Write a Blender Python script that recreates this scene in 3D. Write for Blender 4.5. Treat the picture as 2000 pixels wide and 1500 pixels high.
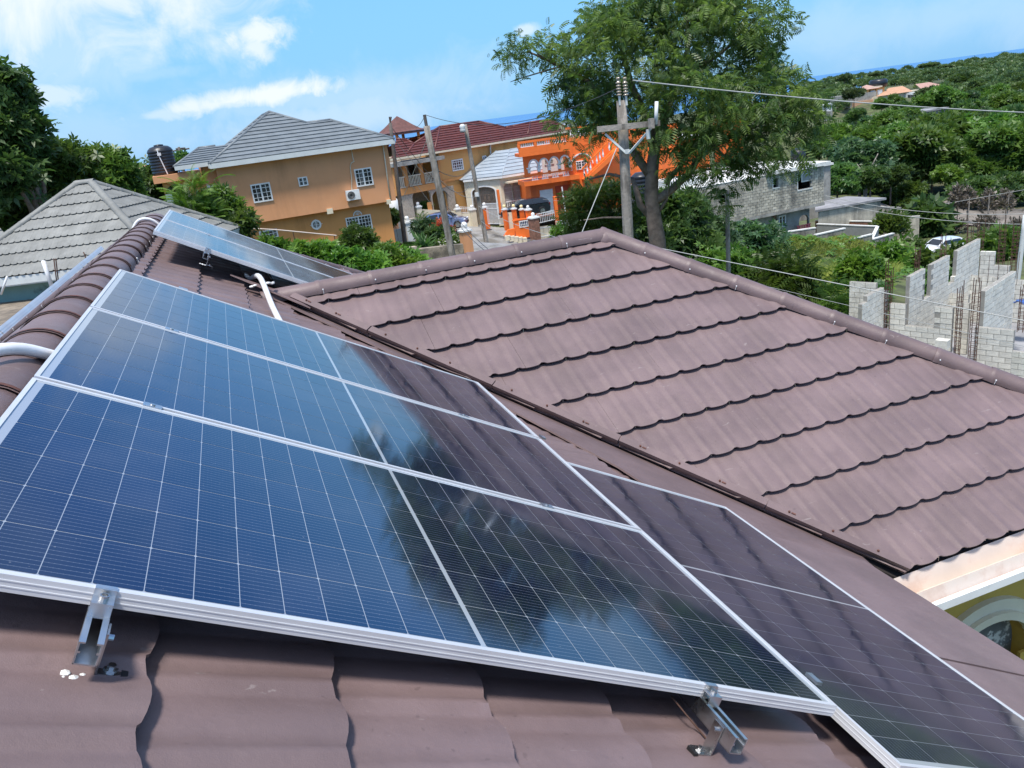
import bpy, math, random
import numpy as np
from mathutils import Vector, Matrix
random.seed(7); rng = np.random.default_rng(7)
R = math.radians
for o in list(bpy.data.objects): bpy.data.objects.remove(o, do_unlink=True)
sc = bpy.context.scene
COL = sc.collection
# ---------------------------------------------------------------- camera
EYE = 6.0
FPX, YAW, PITCH, ROLL = 1533.05, 0.308762, -0.327024, -0.131581      # focal length in pixels of a 2000 px wide frame
fwd = Vector((math.sin(YAW)*math.cos(PITCH), math.cos(YAW)*math.cos(PITCH), math.sin(PITCH)))
_r = Vector((math.cos(YAW), -math.sin(YAW), 0)); _u = _r.cross(fwd)
rgt = _r*math.cos(ROLL) + _u*math.sin(ROLL); upv = -_r*math.sin(ROLL) + _u*math.cos(ROLL)
cd = bpy.data.cameras.new('camera'); cam = bpy.data.objects.new('camera', cd); COL.objects.link(cam)
cam.matrix_world = Matrix(((rgt.x, upv.x, -fwd.x, 0), (rgt.y, upv.y, -fwd.y, 0), (rgt.z, upv.z, -fwd.z, EYE), (0, 0, 0, 1)))
cd.sensor_width = 36; cd.lens = 36*FPX/2000; cd.clip_end = 200000; cd.clip_start = 0.05
sc.camera = cam
# ---------------------------------------------------------------- light
SUN_EL, SUN_AZ = R(70), R(214)       # azimuth clockwise from +Y (the view goes roughly along +Y)
sc.view_settings.view_transform = 'Standard'; sc.view_settings.look = 'None'
sc.view_settings.exposure = 1.15; sc.view_settings.gamma = 1; sc.view_settings.use_curve_mapping = False
sd = bpy.data.lights.new('sun', 'SUN'); sd.energy = 2.4; sd.angle = R(9); sd.color = (1.0, 0.95, 0.88)
sun = bpy.data.objects.new('sun', sd); COL.objects.link(sun)
sdir = Vector((math.sin(SUN_AZ)*math.cos(SUN_EL), math.cos(SUN_AZ)*math.cos(SUN_EL), math.sin(SUN_EL)))
sun.rotation_euler = sdir.to_track_quat('Z', 'Y').to_euler()

def ray(px, py):
    return fwd + rgt*((px-1000)/FPX) - upv*((py-750)/FPX)
def at(px, py, r):
    q = ray(px, py); h = math.hypot(q.x, q.y)
    return Vector((q.x*r/h, q.y*r/h, EYE + q.z*r/h))

world = bpy.data.worlds.new('World'); sc.world = world; world.use_nodes = True
wt = world.node_tree; wt.nodes.clear()
class NT:
    def __init__(s, nt): s.nt = nt
    def n(s, typ, **kw):
        nd = s.nt.nodes.new(typ)
        for k, v in kw.items():
            if k[0] == '_': setattr(nd, k[1:], v)
        return nd
    def link(s, a, b): s.nt.links.new(a, b)
    def put(s, sock, v):
        if isinstance(v, bpy.types.NodeSocket): s.nt.links.new(v, sock)
        else: sock.default_value = v
    def math(s, op, a, b=None, c=None, clamp=False):
        nd = s.nt.nodes.new('ShaderNodeMath'); nd.operation = op; nd.use_clamp = clamp
        s.put(nd.inputs[0], a)
        if b is not None: s.put(nd.inputs[1], b)
        if c is not None: s.put(nd.inputs[2], c)
        return nd.outputs[0]
    def vm(s, op, a, b=None):
        nd = s.nt.nodes.new('ShaderNodeVectorMath'); nd.operation = op
        s.put(nd.inputs[0], a)
        if b is not None: s.put(nd.inputs[1], b)
        return nd.outputs['Value'] if op in ('DOT_PRODUCT', 'LENGTH', 'DISTANCE') else nd.outputs[0]
    def noise(s, vec, scale, detail=4, rough=.55, dist=0.0):
        nd = s.nt.nodes.new('ShaderNodeTexNoise'); nd.inputs['Scale'].default_value = scale
        nd.inputs['Detail'].default_value = detail; nd.inputs['Roughness'].default_value = rough; nd.inputs['Distortion'].default_value = dist
        if vec is not None: s.put(nd.inputs['Vector'], vec)
        return nd.outputs['Fac']
    def ramp(s, v, a, b, c=0.0, d=1.0, smooth=True):
        nd = s.nt.nodes.new('ShaderNodeMapRange'); nd.interpolation_type = 'SMOOTHSTEP' if smooth else 'LINEAR'
        s.put(nd.inputs[0], v); nd.inputs[1].default_value = a; nd.inputs[2].default_value = b
        nd.inputs[3].default_value = c; nd.inputs[4].default_value = d
        return nd.outputs[0]
    def mix(s, f, a, b, blend='MIX'):
        nd = s.nt.nodes.new('ShaderNodeMix'); nd.data_type = 'RGBA'; nd.blend_type = blend
        s.put(nd.inputs[0], f); s.put(nd.inputs[6], a); s.put(nd.inputs[7], b)
        return nd.outputs[2]
def rgba(c): return (c[0], c[1], c[2], 1.0)

W = NT(wt)
sky = wt.nodes.new('ShaderNodeTexSky'); sky.sky_type = 'NISHITA'; sky.sun_disc = False
sky.sun_elevation = SUN_EL; sky.sun_rotation = SUN_AZ; sky.altitude = 60; sky.air_density = 1.15; sky.dust_density = 0.25; sky.ozone_density = 2.2
tc = wt.nodes.new('ShaderNodeTexCoord'); D = W.vm('NORMALIZE', tc.outputs['Generated'])
def sky_blob(px, py, wx, wy, soft=.35, amp=1.0, nscale=9.0, ndist=.5):
    """one cloud: a soft patch of sky round the direction of the cloud, broken up by noise"""
    c = ray(px, py).normalized(); c2 = ray(px+10, py-1.31).normalized()
    ax = (c2-c).normalized(); ay = ax.cross(c).normalized(); ax = (ax - c*ax.dot(c)).normalized()
    dx = W.math('DIVIDE', W.vm('DOT_PRODUCT', D, tuple(ax)), wx/FPX)
    dy = W.math('DIVIDE', W.vm('DOT_PRODUCT', D, tuple(ay)), wy/FPX)
    rr = W.math('SQRT', W.math('ADD', W.math('MULTIPLY', dx, dx), W.math('MULTIPLY', dy, dy)))
    front = W.math('GREATER_THAN', W.vm('DOT_PRODUCT', D, tuple(c)), 0.0)
    nz = W.noise(D, nscale*2.2, 9, .62, .6)
    rr = W.math('ADD', rr, W.math('MULTIPLY', W.math('SUBTRACT', nz, .5), ndist*3.4))
    m = W.ramp(rr, 1-soft, 1+soft, amp, 0.0)
    return W.math('MULTIPLY', m, front)
clouds = None
for a in [(60, -70, 300, 125, .8, .95, 5, .9), (110, 80, 100, 90, .8, .35, 6, .7), (505, 66, 46, 22, .7, .9, 18, .8), (500, 95, 26, 26, .7, .8, 18, .8), (455, 72, 40, 9, .8, .3, 20, .8),
          (530, 183, 110, 15, .8, .95, 13, 1.0), (425, 203, 90, 12, .8, .85, 14, 1.0), (340, 222, 60, 9, .8, .5, 16, 1.0), (690, 185, 230, 40, .9, .30, 8, .9),
          (105, 187, 48, 16, .7, .6, 16, .8), (1028, 58, 20, 10, .5, .6, 30, .4), (660, 235, 190, 35, .9, .4, 8, .9),
          (1800, 40, 420, 40, .9, .22, 7, .8), (150, 265, 190, 50, .9, .22, 7, .8), (260, 150, 90, 10, .8, .2, 16, .6)]:
    b = sky_blob(*a)
    clouds = b if clouds is None else W.math('MAXIMUM', clouds, b)
sep = wt.nodes.new('ShaderNodeSeparateXYZ'); W.link(D, sep.inputs[0])
# broad cloud field higher up, as the photograph's light implies
zz = W.math('MAXIMUM', sep.outputs[2], .05)
flat = wt.nodes.new('ShaderNodeCombineXYZ'); W.link(W.math('DIVIDE', sep.outputs[0], zz), flat.inputs[0]); W.link(W.math('DIVIDE', sep.outputs[1], zz), flat.inputs[1])
hi = W.math('MULTIPLY', W.ramp(W.noise(flat.outputs[0], .55, 7, .6, .3), .36, .60), W.ramp(sep.outputs[2], .34, .62))
clouds = W.math('MAXIMUM', clouds, W.math('MULTIPLY', hi, .85))
skyc = W.mix(1.0, sky.outputs[0], (0.44, 0.71, 0.98, 1), 'MULTIPLY')
low = W.ramp(sep.outputs[2], 0.0, .40, .85, 0.0)
skyc = W.mix(low, skyc, (1.02, 2.36, 4.10, 1))
fin = W.mix(clouds, skyc, (4.1, 4.4, 4.75, 1))
bg = wt.nodes.new('ShaderNodeBackground'); W.link(fin, bg.inputs[0]); bg.inputs[1].default_value = 0.105
wo = wt.nodes.new('ShaderNodeOutputWorld'); W.link(bg.outputs[0], wo.inputs[0])
# ---------------------------------------------------------------- materials
def lin(r, g, b):
    f = lambda c: (c/255/12.92) if c/255 <= .04045 else ((c/255+.055)/1.055)**2.4
    return (f(r), f(g), f(b))
def mat(name, c, rough=.6, metal=0.0, var=.12, vscale=3.0, bump=0.0, bscale=40.0, rand=0.0, spec=.5, dirt=None, dirt_amt=0.0, dscale=1.5, coat=0.0, streak=False, dlo=.5, dhi=.68, island=False, grain=0.0, scuff=0.0):
    m = bpy.data.materials.new(name); m.use_nodes = True; nt = m.node_tree; N = NT(nt)
    bs = nt.nodes['Principled BSDF']
    tc = nt.nodes.new('ShaderNodeTexCoord'); vec = tc.outputs['Object']
    col = rgba(c)
    if var > 0:
        f = N.noise(vec, vscale, 5, .6)
        col = N.mix(N.ramp(f, .3, .7), rgba([x*(1-var) for x in c]), rgba([min(1, x*(1+var)) for x in c]))
    if dirt is not None:
        v = vec
        if streak:
            mp = nt.nodes.new('ShaderNodeMapping'); mp.inputs['Scale'].default_value = (1, 1, .18); N.link(vec, mp.inputs[0]); v = mp.outputs[0]
        f = N.noise(v, dscale, 7, .68)
        col = N.mix(N.math('MULTIPLY', N.ramp(f, dlo, dhi), dirt_amt), col, rgba(dirt))
    if scuff > 0:
        mp = nt.nodes.new('ShaderNodeMapping'); mp.inputs['Scale'].default_value = (9, 42, 30); mp.inputs['Rotation'].default_value = (.3, .2, .9); N.link(vec, mp.inputs[0])
        s1 = N.ramp(N.noise(mp.outputs[0], 1.0, 3, .5, 1.2), .70, .735)
        s2 = N.ramp(N.noise(vec, 34, 3, .5), .69, .73)
        s3 = N.ramp(N.noise(vec, 11, 6, .7), .56, .74)
        col = N.mix(N.math('MULTIPLY', s1, scuff), col, (.42, .38, .36, 1))
        col = N.mix(N.math('MULTIPLY', s2, scuff*1.2, clamp=True), col, (.045, .032, .03, 1))
        col = N.mix(N.math('MULTIPLY', s3, .22), col, rgba([x*.55 for x in c]))
    if rand > 0:
        if island: rv = nt.nodes.new('ShaderNodeNewGeometry').outputs['Random Per Island']
        else: rv = nt.nodes.new('ShaderNodeObjectInfo').outputs['Random']
        hs = nt.nodes.new('ShaderNodeHueSaturation'); N.put(hs.inputs['Color'], col)
        N.link(N.ramp(rv, 0, 1, 1-rand, 1+rand, False), hs.inputs['Value']); col = hs.outputs[0]
    N.put(bs.inputs['Base Color'], col)
    rr = N.ramp(N.noise(vec, vscale*2.3, 4), .3, .7, max(0, rough-.08), min(1, rough+.08)); N.link(rr, bs.inputs['Roughness'])
    bs.inputs['Metallic'].default_value = metal; bs.inputs['Specular IOR Level'].default_value = spec
    bs.inputs['Coat Weight'].default_value = coat
    if grain > 0:
        b0 = nt.nodes.new('ShaderNodeBump'); b0.inputs['Strength'].default_value = grain; b0.inputs['Distance'].default_value = .0015
        N.link(N.noise(vec, 420, 3, .7), b0.inputs['Height'])
    if bump > 0:
        b = nt.nodes.new('ShaderNodeBump'); b.inputs['Strength'].default_value = bump; b.inputs['Distance'].default_value = .02
        N.link(N.noise(vec, bscale, 6, .6), b.inputs['Height'])
        if grain > 0: N.link(b0.outputs[0], b.inputs['Normal'])
        N.link(b.outputs[0], bs.inputs['Normal'])
    return m
def leafmat(name, dark, light, trans=.35, scale=.7):
    m = bpy.data.materials.new(name); m.use_nodes = True; nt = m.node_tree; N = NT(nt); nt.nodes.clear()
    tc = nt.nodes.new('ShaderNodeTexCoord'); g = nt.nodes.new('ShaderNodeNewGeometry')
    f = N.ramp(N.noise(tc.outputs['Object'], scale, 4), .35, .65)
    f = N.math('ADD', N.math('MULTIPLY', f, .5), N.math('MULTIPLY', g.outputs['Random Per Island'], .5))
    col = N.mix(f, rgba(dark), rgba(light))
    oi = nt.nodes.new('ShaderNodeObjectInfo')
    hs = nt.nodes.new('ShaderNodeHueSaturation'); N.put(hs.inputs['Color'], col)
    N.link(N.ramp(oi.outputs['Random'], 0, 1, .72, 1.35, False), hs.inputs['Value'])
    N.link(N.ramp(oi.outputs['Random'], 0, 1, .485, .515, False), hs.inputs['Hue']); col = hs.outputs[0]
    d = nt.nodes.new('ShaderNodeBsdfPrincipled'); d.inputs['Roughness'].default_value = .42; N.put(d.inputs['Base Color'], col)
    d.inputs['Specular IOR Level'].default_value = .45
    t = nt.nodes.new('ShaderNodeBsdfTranslucent'); N.link(N.mix(.5, col, N.mix(1.0, col, (1.7, 1.9, .7, 1), 'MULTIPLY')), t.inputs[0])
    mx = nt.nodes.new('ShaderNodeMixShader'); mx.inputs[0].default_value = trans
    N.link(d.outputs[0], mx.inputs[1]); N.link(t.outputs[0], mx.inputs[2])
    o = nt.nodes.new('ShaderNodeOutputMaterial'); N.link(mx.outputs[0], o.inputs[0])
    return m
# ---------------------------------------------------------------- mesh builder
class MB:
    def __init__(s): s.v = []; s.f = []
    def add(s, vs, fs):
        o = len(s.v); s.v += [tuple(v) for v in vs]; s.f += [tuple(i+o for i in f) for f in fs]; return s
    def box(s, x0, x1, y0, y1, z0, z1):
        if x0 > x1: x0, x1 = x1, x0
        if y0 > y1: y0, y1 = y1, y0
        if z0 > z1: z0, z1 = z1, z0
        return s.add([(x0,y0,z0),(x1,y0,z0),(x1,y1,z0),(x0,y1,z0),(x0,y0,z1),(x1,y0,z1),(x1,y1,z1),(x0,y1,z1)],
                     [(0,3,2,1),(4,5,6,7),(0,1,5,4),(1,2,6,5),(2,3,7,6),(3,0,4,7)])
    def obox(s, c, a, b, d, la, lb, ld):
        """box with free axes; c = centre"""
        c, a, b, d = Vector(c), Vector(a)*la/2, Vector(b)*lb/2, Vector(d)*ld/2
        P = [c-a-b-d, c+a-b-d, c+a+b-d, c-a+b-d, c-a-b+d, c+a-b+d, c+a+b+d, c-a+b+d]
        return s.add(P, [(0,3,2,1),(4,5,6,7),(0,1,5,4),(1,2,6,5),(2,3,7,6),(3,0,4,7)])
    def poly(s, pts): return s.add(pts, [tuple(range(len(pts)))])
    def slab(s, pts, t):
        """polygon given a thickness along vector t"""
        n = len(pts); t = Vector(t); A = [Vector(p) for p in pts]; B = [p+t for p in A]
        return s.add(A+B, [tuple(range(n)), tuple(range(2*n-1, n-1, -1))]+[(i, n+i, n+(i+1) % n, (i+1) % n) for i in range(n)])
    def xz(s, pts, y0, y1): return s.slab([(x, y0, z) for x, z in pts], (0, y1-y0, 0))
    def tube(s, pts, r, n=8, cap=True, r2=None):
        pts = [Vector(p) for p in pts]; m = len(pts); o = len(s.v); prev = None
        for i, p in enumerate(pts):
            t = (pts[min(i+1, m-1)]-pts[max(i-1, 0)]).normalized()
            a = (prev - t*prev.dot(t)) if prev is not None else t.cross(Vector((0, 0, 1)) if abs(t.z) < .9 else Vector((1, 0, 0)))
            a.normalize(); prev = a; b = t.cross(a)
            rr = r if r2 is None else r+(r2-r)*i/(m-1)
            if isinstance(r, (list, tuple)): rr = r[i]
            for k in range(n):
                q = 2*math.pi*k/n; s.v.append(tuple(p+a*math.cos(q)*rr+b*math.sin(q)*rr))
        for i in range(m-1):
            for k in range(n):
                s.f.append((o+i*n+k, o+i*n+(k+1) % n, o+(i+1)*n+(k+1) % n, o+(i+1)*n+k))
        if cap: s.f.append(tuple(o+k for k in range(n-1, -1, -1))); s.f.append(tuple(o+(m-1)*n+k for k in range(n)))
        return s
    def lathe(s, cx, cy, prof, n=16, z0=0.0):
        o = len(s.v)
        for r_, z in prof:
            for k in range(n):
                q = 2*math.pi*k/n; s.v.append((cx+r_*math.cos(q), cy+r_*math.sin(q), z0+z))
        for i in range(len(prof)-1):
            for k in range(n): s.f.append((o+i*n+k, o+i*n+(k+1) % n, o+(i+1)*n+(k+1) % n, o+(i+1)*n+k))
        s.f.append(tuple(o+k for k in range(n-1, -1, -1))); s.f.append(tuple(o+(len(prof)-1)*n+k for k in range(n)))
        return s
    def ball(s, c, r, n=12, sz=1.0):
        m = n//2; prof = [(max(.001, r*math.sin(math.pi*i/m)), -r*sz*math.cos(math.pi*i/m)) for i in range(m+1)]
        return s.lathe(c[0], c[1], prof, n, c[2])
    def grid(s, G):
        """G: rows x cols x 3"""
        a, b = G.shape[:2]; o = len(s.v); s.v += [tuple(p) for p in G.reshape(-1, 3).tolist()]
        for i in range(a-1):
            for j in range(b-1): s.f.append((o+i*b+j, o+i*b+j+1, o+(i+1)*b+j+1, o+(i+1)*b+j))
        return s
    def mesh(s, name, m=None, smooth=False):
        me = bpy.data.meshes.new(name); me.from_pydata(s.v, [], s.f)
        if m: me.materials.append(m)
        if smooth:
            me.polygons.foreach_set('use_smooth', [True]*len(me.polygons))
        me.update(); return me
    def build(s, name, m, parent=None, smooth=False, kind=None, label=None):
        return link(s.mesh(name, m, smooth), name, parent, kind, label)
def link(me, name, parent=None, kind=None, label=None):
    o = bpy.data.objects.new(name, me); COL.objects.link(o)
    if parent is not None: o.parent = parent
    if kind: o['kind'] = kind
    if label: o['label'] = label
    return o
def tag(o, label, cat, group=None, kind=None):
    if label: o['label'] = label
    if cat: o['category'] = cat
    if group: o['group'] = group
    if kind: o['kind'] = kind
    return o
def autosmooth(o, ang=35):
    me = o.data; me.polygons.foreach_set('use_smooth', [True]*len(me.polygons)); me.set_sharp_from_angle(angle=R(ang))
class Fr:
    """a local frame: x along a wall (to the right), y into it (away), z up from the base"""
    def __init__(s, O, az=90.0, z=None):
        O = Vector(O)
        if z is not None: O.z = z
        s.O = O; a = R(az); s.ex = Vector((math.sin(a), math.cos(a), 0)); s.ey = Vector((-math.cos(a), math.sin(a), 0)); s.rz = R(90-az)
    def w(s, x, y, z): return s.O+s.ex*x+s.ey*y+Vector((0, 0, z))
    def loc(s, P): P = Vector(P)-s.O; return Vector((P.dot(s.ex), P.dot(s.ey), P.z))
    def p(s, px, py, y=0.0):
        q = ray(px, py); C = Vector((0, 0, EYE))-s.O; t = (y-C.dot(s.ey))/q.dot(s.ey); P = C+q*t; return P.dot(s.ex), P.z
    def px_(s, px, py, x=0.0):
        q = ray(px, py); C = Vector((0, 0, EYE))-s.O; t = (x-C.dot(s.ex))/q.dot(s.ex); P = C+q*t; return P.dot(s.ey), P.z
    def onplane(s, px, py, P0, n):
        """local point where the pixel's ray meets the local plane"""
        q = ray(px, py); ql = Vector((q.dot(s.ex), q.dot(s.ey), q.z)); C = s.loc((0, 0, EYE)); n = Vector(n)
        return C+ql*((Vector(P0)-C).dot(n)/ql.dot(n))
    def thing(s, name, label, cat, group=None):
        o = bpy.data.objects.new(name, None); o.empty_display_size = .3; COL.objects.link(o); o.location = s.O; o.rotation_euler = (0, 0, s.rz)
        s.e = o; return tag(o, label, cat, group)
    def one(s, name, mb, m, label, cat, group=None, smooth=False, kind=None):
        o = mb.build(name, m, None, smooth); o.location = s.O; o.rotation_euler = (0, 0, s.rz); return tag(o, label, cat, group, kind)
def dup(root, loc, rz=None, label=None, scale=None):
    r = root.copy(); COL.objects.link(r); r.location = loc
    if rz is not None: r.rotation_euler = (0, 0, rz)
    if scale is not None: r.scale = scale
    if label: r['label'] = label
    for ch in list(root.children):
        c = ch.copy(); COL.objects.link(c); c.parent = r
        for g in ch.children:
            d = g.copy(); COL.objects.link(d); d.parent = c
    return r
# polygon helpers for stepped tile roofs
def clip(poly, f):
    out = []
    for i in range(len(poly)):
        a, b = poly[i], poly[(i+1) % len(poly)]; fa, fb = f(a), f(b)
        if fa >= 0: out.append(a)
        if (fa >= 0) != (fb >= 0): t = fa/(fa-fb); out.append((a[0]+(b[0]-a[0])*t, a[1]+(b[1]-a[1])*t))
    return out
def courses(pts, m, parent, step=.37, thick=.05, name='tile_course', flip=False):
    """a roof slope as overlapping courses, each its own part; pts is a planar polygon in local coordinates"""
    P = [Vector(p) for p in pts]; n = Vector((0, 0, 0))
    for i in range(len(P)): n += (P[i]-P[0]).cross(P[(i+1) % len(P)]-P[0])
    n.normalize()
    if n.z < 0: n = -n
    d = Vector((n.x, n.y, 0)).normalized(); d = (d - n*d.dot(n)).normalized(); e = n.cross(d).normalized()
    Q = [(p.dot(e)-P[0].dot(e), p.dot(d)-P[0].dot(d)) for p in P]
    s0, s1 = min(q[1] for q in Q), max(q[1] for q in Q); k = max(1, round((s1-s0)/step)); st = (s1-s0)/k
    for i in range(k):
        a, b = s0+i*st, s0+(i+1)*st
        C = clip(clip(Q, lambda q: q[1]-a+.0), lambda q: b-q[1])
        if len(C) < 3: continue
        mb = MB(); V = [P[0]+e*q[0]+d*q[1]+n*(thick*(q[1]-a)/st+.004) for q in C]; m_ = len(C)
        lo = [P[0]+e*q[0]+d*q[1]-n*.03 for q in C]
        mb.add(V+lo, [tuple(range(m_))]+[(j, m_+j, m_+(j+1) % m_, (j+1) % m_) for j in range(m_)])
        mb.build(name, m, parent)
def win(fr, parent, TL, TR, BL, y, cols=2, rows=1, m=None, pane=None, fw=.06, bar=.025, mid=True, depth=.06, grille=False):
    x0, z1 = fr.p(TL[0], TL[1], y); x1, _ = fr.p(TR[0], TR[1], y); _, z0 = fr.p(BL[0], BL[1], y)
    return winl(parent, x0, x1, z0, z1, y, cols, rows, m, pane, fw, bar, mid, depth)
def winl(parent, x0, x1, z0, z1, y, cols=2, rows=1, m=None, pane=None, fw=.06, bar=.025, mid=True, depth=.06):
    m = m or M['white']; pane = pane or M['glass']
    b = MB(); yo = y-depth
    b.box(x0, x0+fw, yo, y+.02, z0, z1).box(x1-fw, x1, yo, y+.02, z0, z1).box(x0+fw, x1-fw, yo, y+.02, z0, z0+fw).box(x0+fw, x1-fw, yo, y+.02, z1-fw, z1)
    for i in range(1, cols):
        xx = x0+(x1-x0)*i/cols; w = fw*.55 if (mid and i*2 == cols) else bar/2
        b.box(xx-w, xx+w, yo+.012, y, z0+fw, z1-fw)
    for j in range(1, rows):
        zz = z0+(z1-z0)*j/rows; b.box(x0+fw, x1-fw, yo+.017, y-.004, zz-bar/2, zz+bar/2)
    o = b.build('window', m, parent)
    MB().box(x0+fw*.5, x1-fw*.5, y-.015, y-.007, z0+fw*.5, z1-fw*.5).build('pane', pane, o)
    return o
def arcade(mb, x0, x1, z0, z1, arches, y0, y1, n=12):
    """wall with arched openings: arches = [(centre, width, spring height, rise)]"""
    xs = {x0, x1}
    for c, w, zs, r_ in arches:
        for i in range(n+1): xs.add(c-w/2*math.cos(math.pi*i/n))
    xs = sorted(xs)
    def low(x):
        for c, w, zs, r_ in arches:
            if abs(x-c) < w/2+1e-6: return zs+r_*math.sqrt(max(0, 1-((x-c)/(w/2))**2))
        return z0
    for a, b in zip(xs[:-1], xs[1:]):
        if b-a < 1e-6: continue
        mid = (a+b)/2; ins = low(mid) > z0+1e-6
        za = low(a) if ins else z0; zb = low(b) if ins else z0
        mb.add([(a,y0,za),(b,y0,zb),(b,y0,z1),(a,y0,z1),(a,y1,za),(b,y1,zb),(b,y1,z1),(a,y1,z1)],
               [(0,1,2,3),(7,6,5,4),(0,4,5,1),(3,2,6,7)])
    for c, w, zs, r_ in arches:
        for sx in (-1, 1):
            x = c+sx*w/2; mb.add([(x,y0,z0),(x,y1,z0),(x,y1,zs),(x,y0,zs)], [(0,1,2,3)])
    mb.add([(x0,y0,z0),(x0,y1,z0),(x0,y1,z1),(x0,y0,z1)], [(0,1,2,3)]); mb.add([(x1,y0,z0),(x1,y1,z0),(x1,y1,z1),(x1,y0,z1)], [(0,1,2,3)])
    return mb
def archtrim(mb, c, w, zs, r_, t, y0, y1, n=14):
    for i in range(n):
        q0, q1 = math.pi*i/n, math.pi*(i+1)/n; P = []
        for q in (q0, q1):
            for k in (0, t): P.append((c-(w/2+k)*math.cos(q), zs+(r_+k)*math.sin(q)))
        mb.xz([P[0], P[1], P[3], P[2]], y0, y1)
    return mb
def balusters(mb, x0, x1, z0, z1, y, sp=.16, r=.035):
    k = max(1, int((x1-x0)/sp))
    for i in range(k):
        x = x0+(i+.5)*(x1-x0)/k; h = z1-z0
        mb.lathe(x, y, [(r*.8, 0), (r*.8, h*.08), (r*1.5, h*.3), (r*.6, h*.6), (r*.8, h*.92), (r*.8, h)], 6, z0)
    return mb
# leaves ------------------------------------------------------------------
def tmpl(kind):
    if kind == 'leaf':
        v = [(0,0,0),(.45,-.24,.03),(1,0,-.06),(.45,.24,.03)]; return np.array(v), [(0,1,2,3)]
    if kind == 'cluster':
        V = []; F = []
        for k in range(6):
            a = 2*math.pi*k/6+.3*math.sin(k*5.1); dr = -.25-.15*math.cos(k*3.3); c, s_ = math.cos(a), math.sin(a)
            for (x, y, z) in [(0.05,0,0),(.5,-.19,.0),(1,0,dr),(.5,.19,.0)]: V.append((x*c-y*s_, x*s_+y*c, z+x*.18))
            F.append((4*k, 4*k+1, 4*k+2, 4*k+3))
        return np.array(V), F
    if kind == 'frond':
        V = []; F = []; n = 6
        for i in range(n):
            t = .12+.8*i/(n-1); L = .42*math.sin(math.pi*(.2+.68*t))+.06
            for sgn in (-1, 1):
                o = len(V); x0 = t; z0 = -.30*t*t; ax, ay = .42*L, sgn*.9*L; w = .062
                V += [(x0,0,z0),(x0+ax*.5-w*.9,ay*.5,z0-.05),(x0+ax,ay,z0-.19),(x0+ax*.5+w*.9,ay*.5,z0-.03)]; F.append((o,o+1,o+2,o+3))
        return np.array(V), F
    if kind == 'blade':
        V = []; F = []
        for k in range(5):
            a = 2*math.pi*k/5+.7*k; c, s_ = math.cos(a), math.sin(a); l = .7+.3*math.sin(k*2.7)
            for (x, y, z) in [(0,-.02,0),(0,.02,0),(.18,.018,.55*l),(.55,0,.85*l)]: V.append((x*c-y*s_, x*s_+y*c, z))
            F.append((4*k, 4*k+1, 4*k+2, 4*k+3))
        return np.array(V), F
    if kind == 'palm':
        V = []; F = []; n = 14
        for i in range(n):
            t = .1+.88*i/(n-1); L = .30*math.sin(math.pi*(.15+.75*t))+.05
            for sgn in (-1, 1):
                o = len(V); z0 = .25*t-.55*t*t
                V += [(t,0,z0),(t+.18*L,sgn*.5*L,z0+.01),(t+.6*L,sgn*L,z0-.25*L),(t+.3*L,sgn*.5*L,z0-.03)]; F.append((o,o+1,o+2,o+3))
        return np.array(V), F
def leafmesh(name, P, X, S, kind, m, up=.6):
    """P points, X pointing directions, S sizes -> one mesh of many small leaves"""
    T, F = tmpl(kind); N = len(P)
    X = X/np.linalg.norm(X, axis=1, keepdims=True)
    U = rng.normal(size=(N, 3))*(1-up); U[:, 2] += up
    Y = np.cross(U, X); Y /= np.linalg.norm(Y, axis=1, keepdims=True)+1e-9; Z = np.cross(X, Y)
    V = (P[:, None, :]+S[:, None, None]*(T[None, :, 0, None]*X[:, None, :]+T[None, :, 1, None]*Y[:, None, :]+T[None, :, 2, None]*Z[:, None, :])).reshape(-1, 3)
    fa = np.array(F); k = len(T); FA = (fa[None]+(np.arange(N)*k)[:, None, None]).reshape(-1)
    me = bpy.data.meshes.new(name); nf = N*len(F)
    me.vertices.add(len(V)); me.vertices.foreach_set('co', V.astype(np.float32).ravel())
    me.loops.add(len(FA)); me.loops.foreach_set('vertex_index', FA.astype(np.int32))
    me.polygons.add(nf); me.polygons.foreach_set('loop_start', (np.arange(nf)*4).astype(np.int32))
    me.update(calc_edges=True); me.materials.append(m)
    return me
def blobpts(blobs, n, shell=.55):
    """points scattered in the outer part of a set of ellipsoids (cx,cy,cz,rx,ry,rz), clumped, with outward directions"""
    B = np.array(blobs, float); vol = B[:, 3]*B[:, 4]*B[:, 5]; wts = vol**(2/3); wts /= wts.sum()
    idx = rng.choice(len(B), n, p=wts); d = rng.normal(size=(n, 3)); d /= np.linalg.norm(d, axis=1, keepdims=True)
    d[:, 2] = np.where(d[:, 2] < -.3, -d[:, 2]*.8, d[:, 2])
    rad = (shell+(1.0-shell)*rng.random(n)**.6)*(1+.22*np.sin(d[:, 0]*5+idx*1.7)*np.sin(d[:, 1]*6+idx)*np.sin(d[:, 2]*4+idx*.6))
    P = B[idx, :3]+d*B[idx, 3:]*rad[:, None]
    return P, d
def clumps(blobs, n, per, spread, shell=.6):
    C, d = blobpts(blobs, n, shell)
    P = np.repeat(C, per, 0)+rng.normal(size=(n*per, 3))*spread; return P, np.repeat(d, per, 0)
def limb(mb, a, b, r0, r1, n=6, wob=.12, k=6):
    a, b = Vector(a), Vector(b); L = (b-a).length; pts = []; rs = []
    o = Vector((random.uniform(-1, 1), random.uniform(-1, 1), random.uniform(-.4, .4)))*L*wob
    for i in range(k+1):
        t = i/k; pts.append(a.lerp(b, t)+o*math.sin(math.pi*t)+Vector((random.uniform(-1, 1), random.uniform(-1, 1), 0))*L*wob*.12); rs.append(r0+(r1-r0)*t)
    return mb.tube(pts, rs, n)
M = {}
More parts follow.
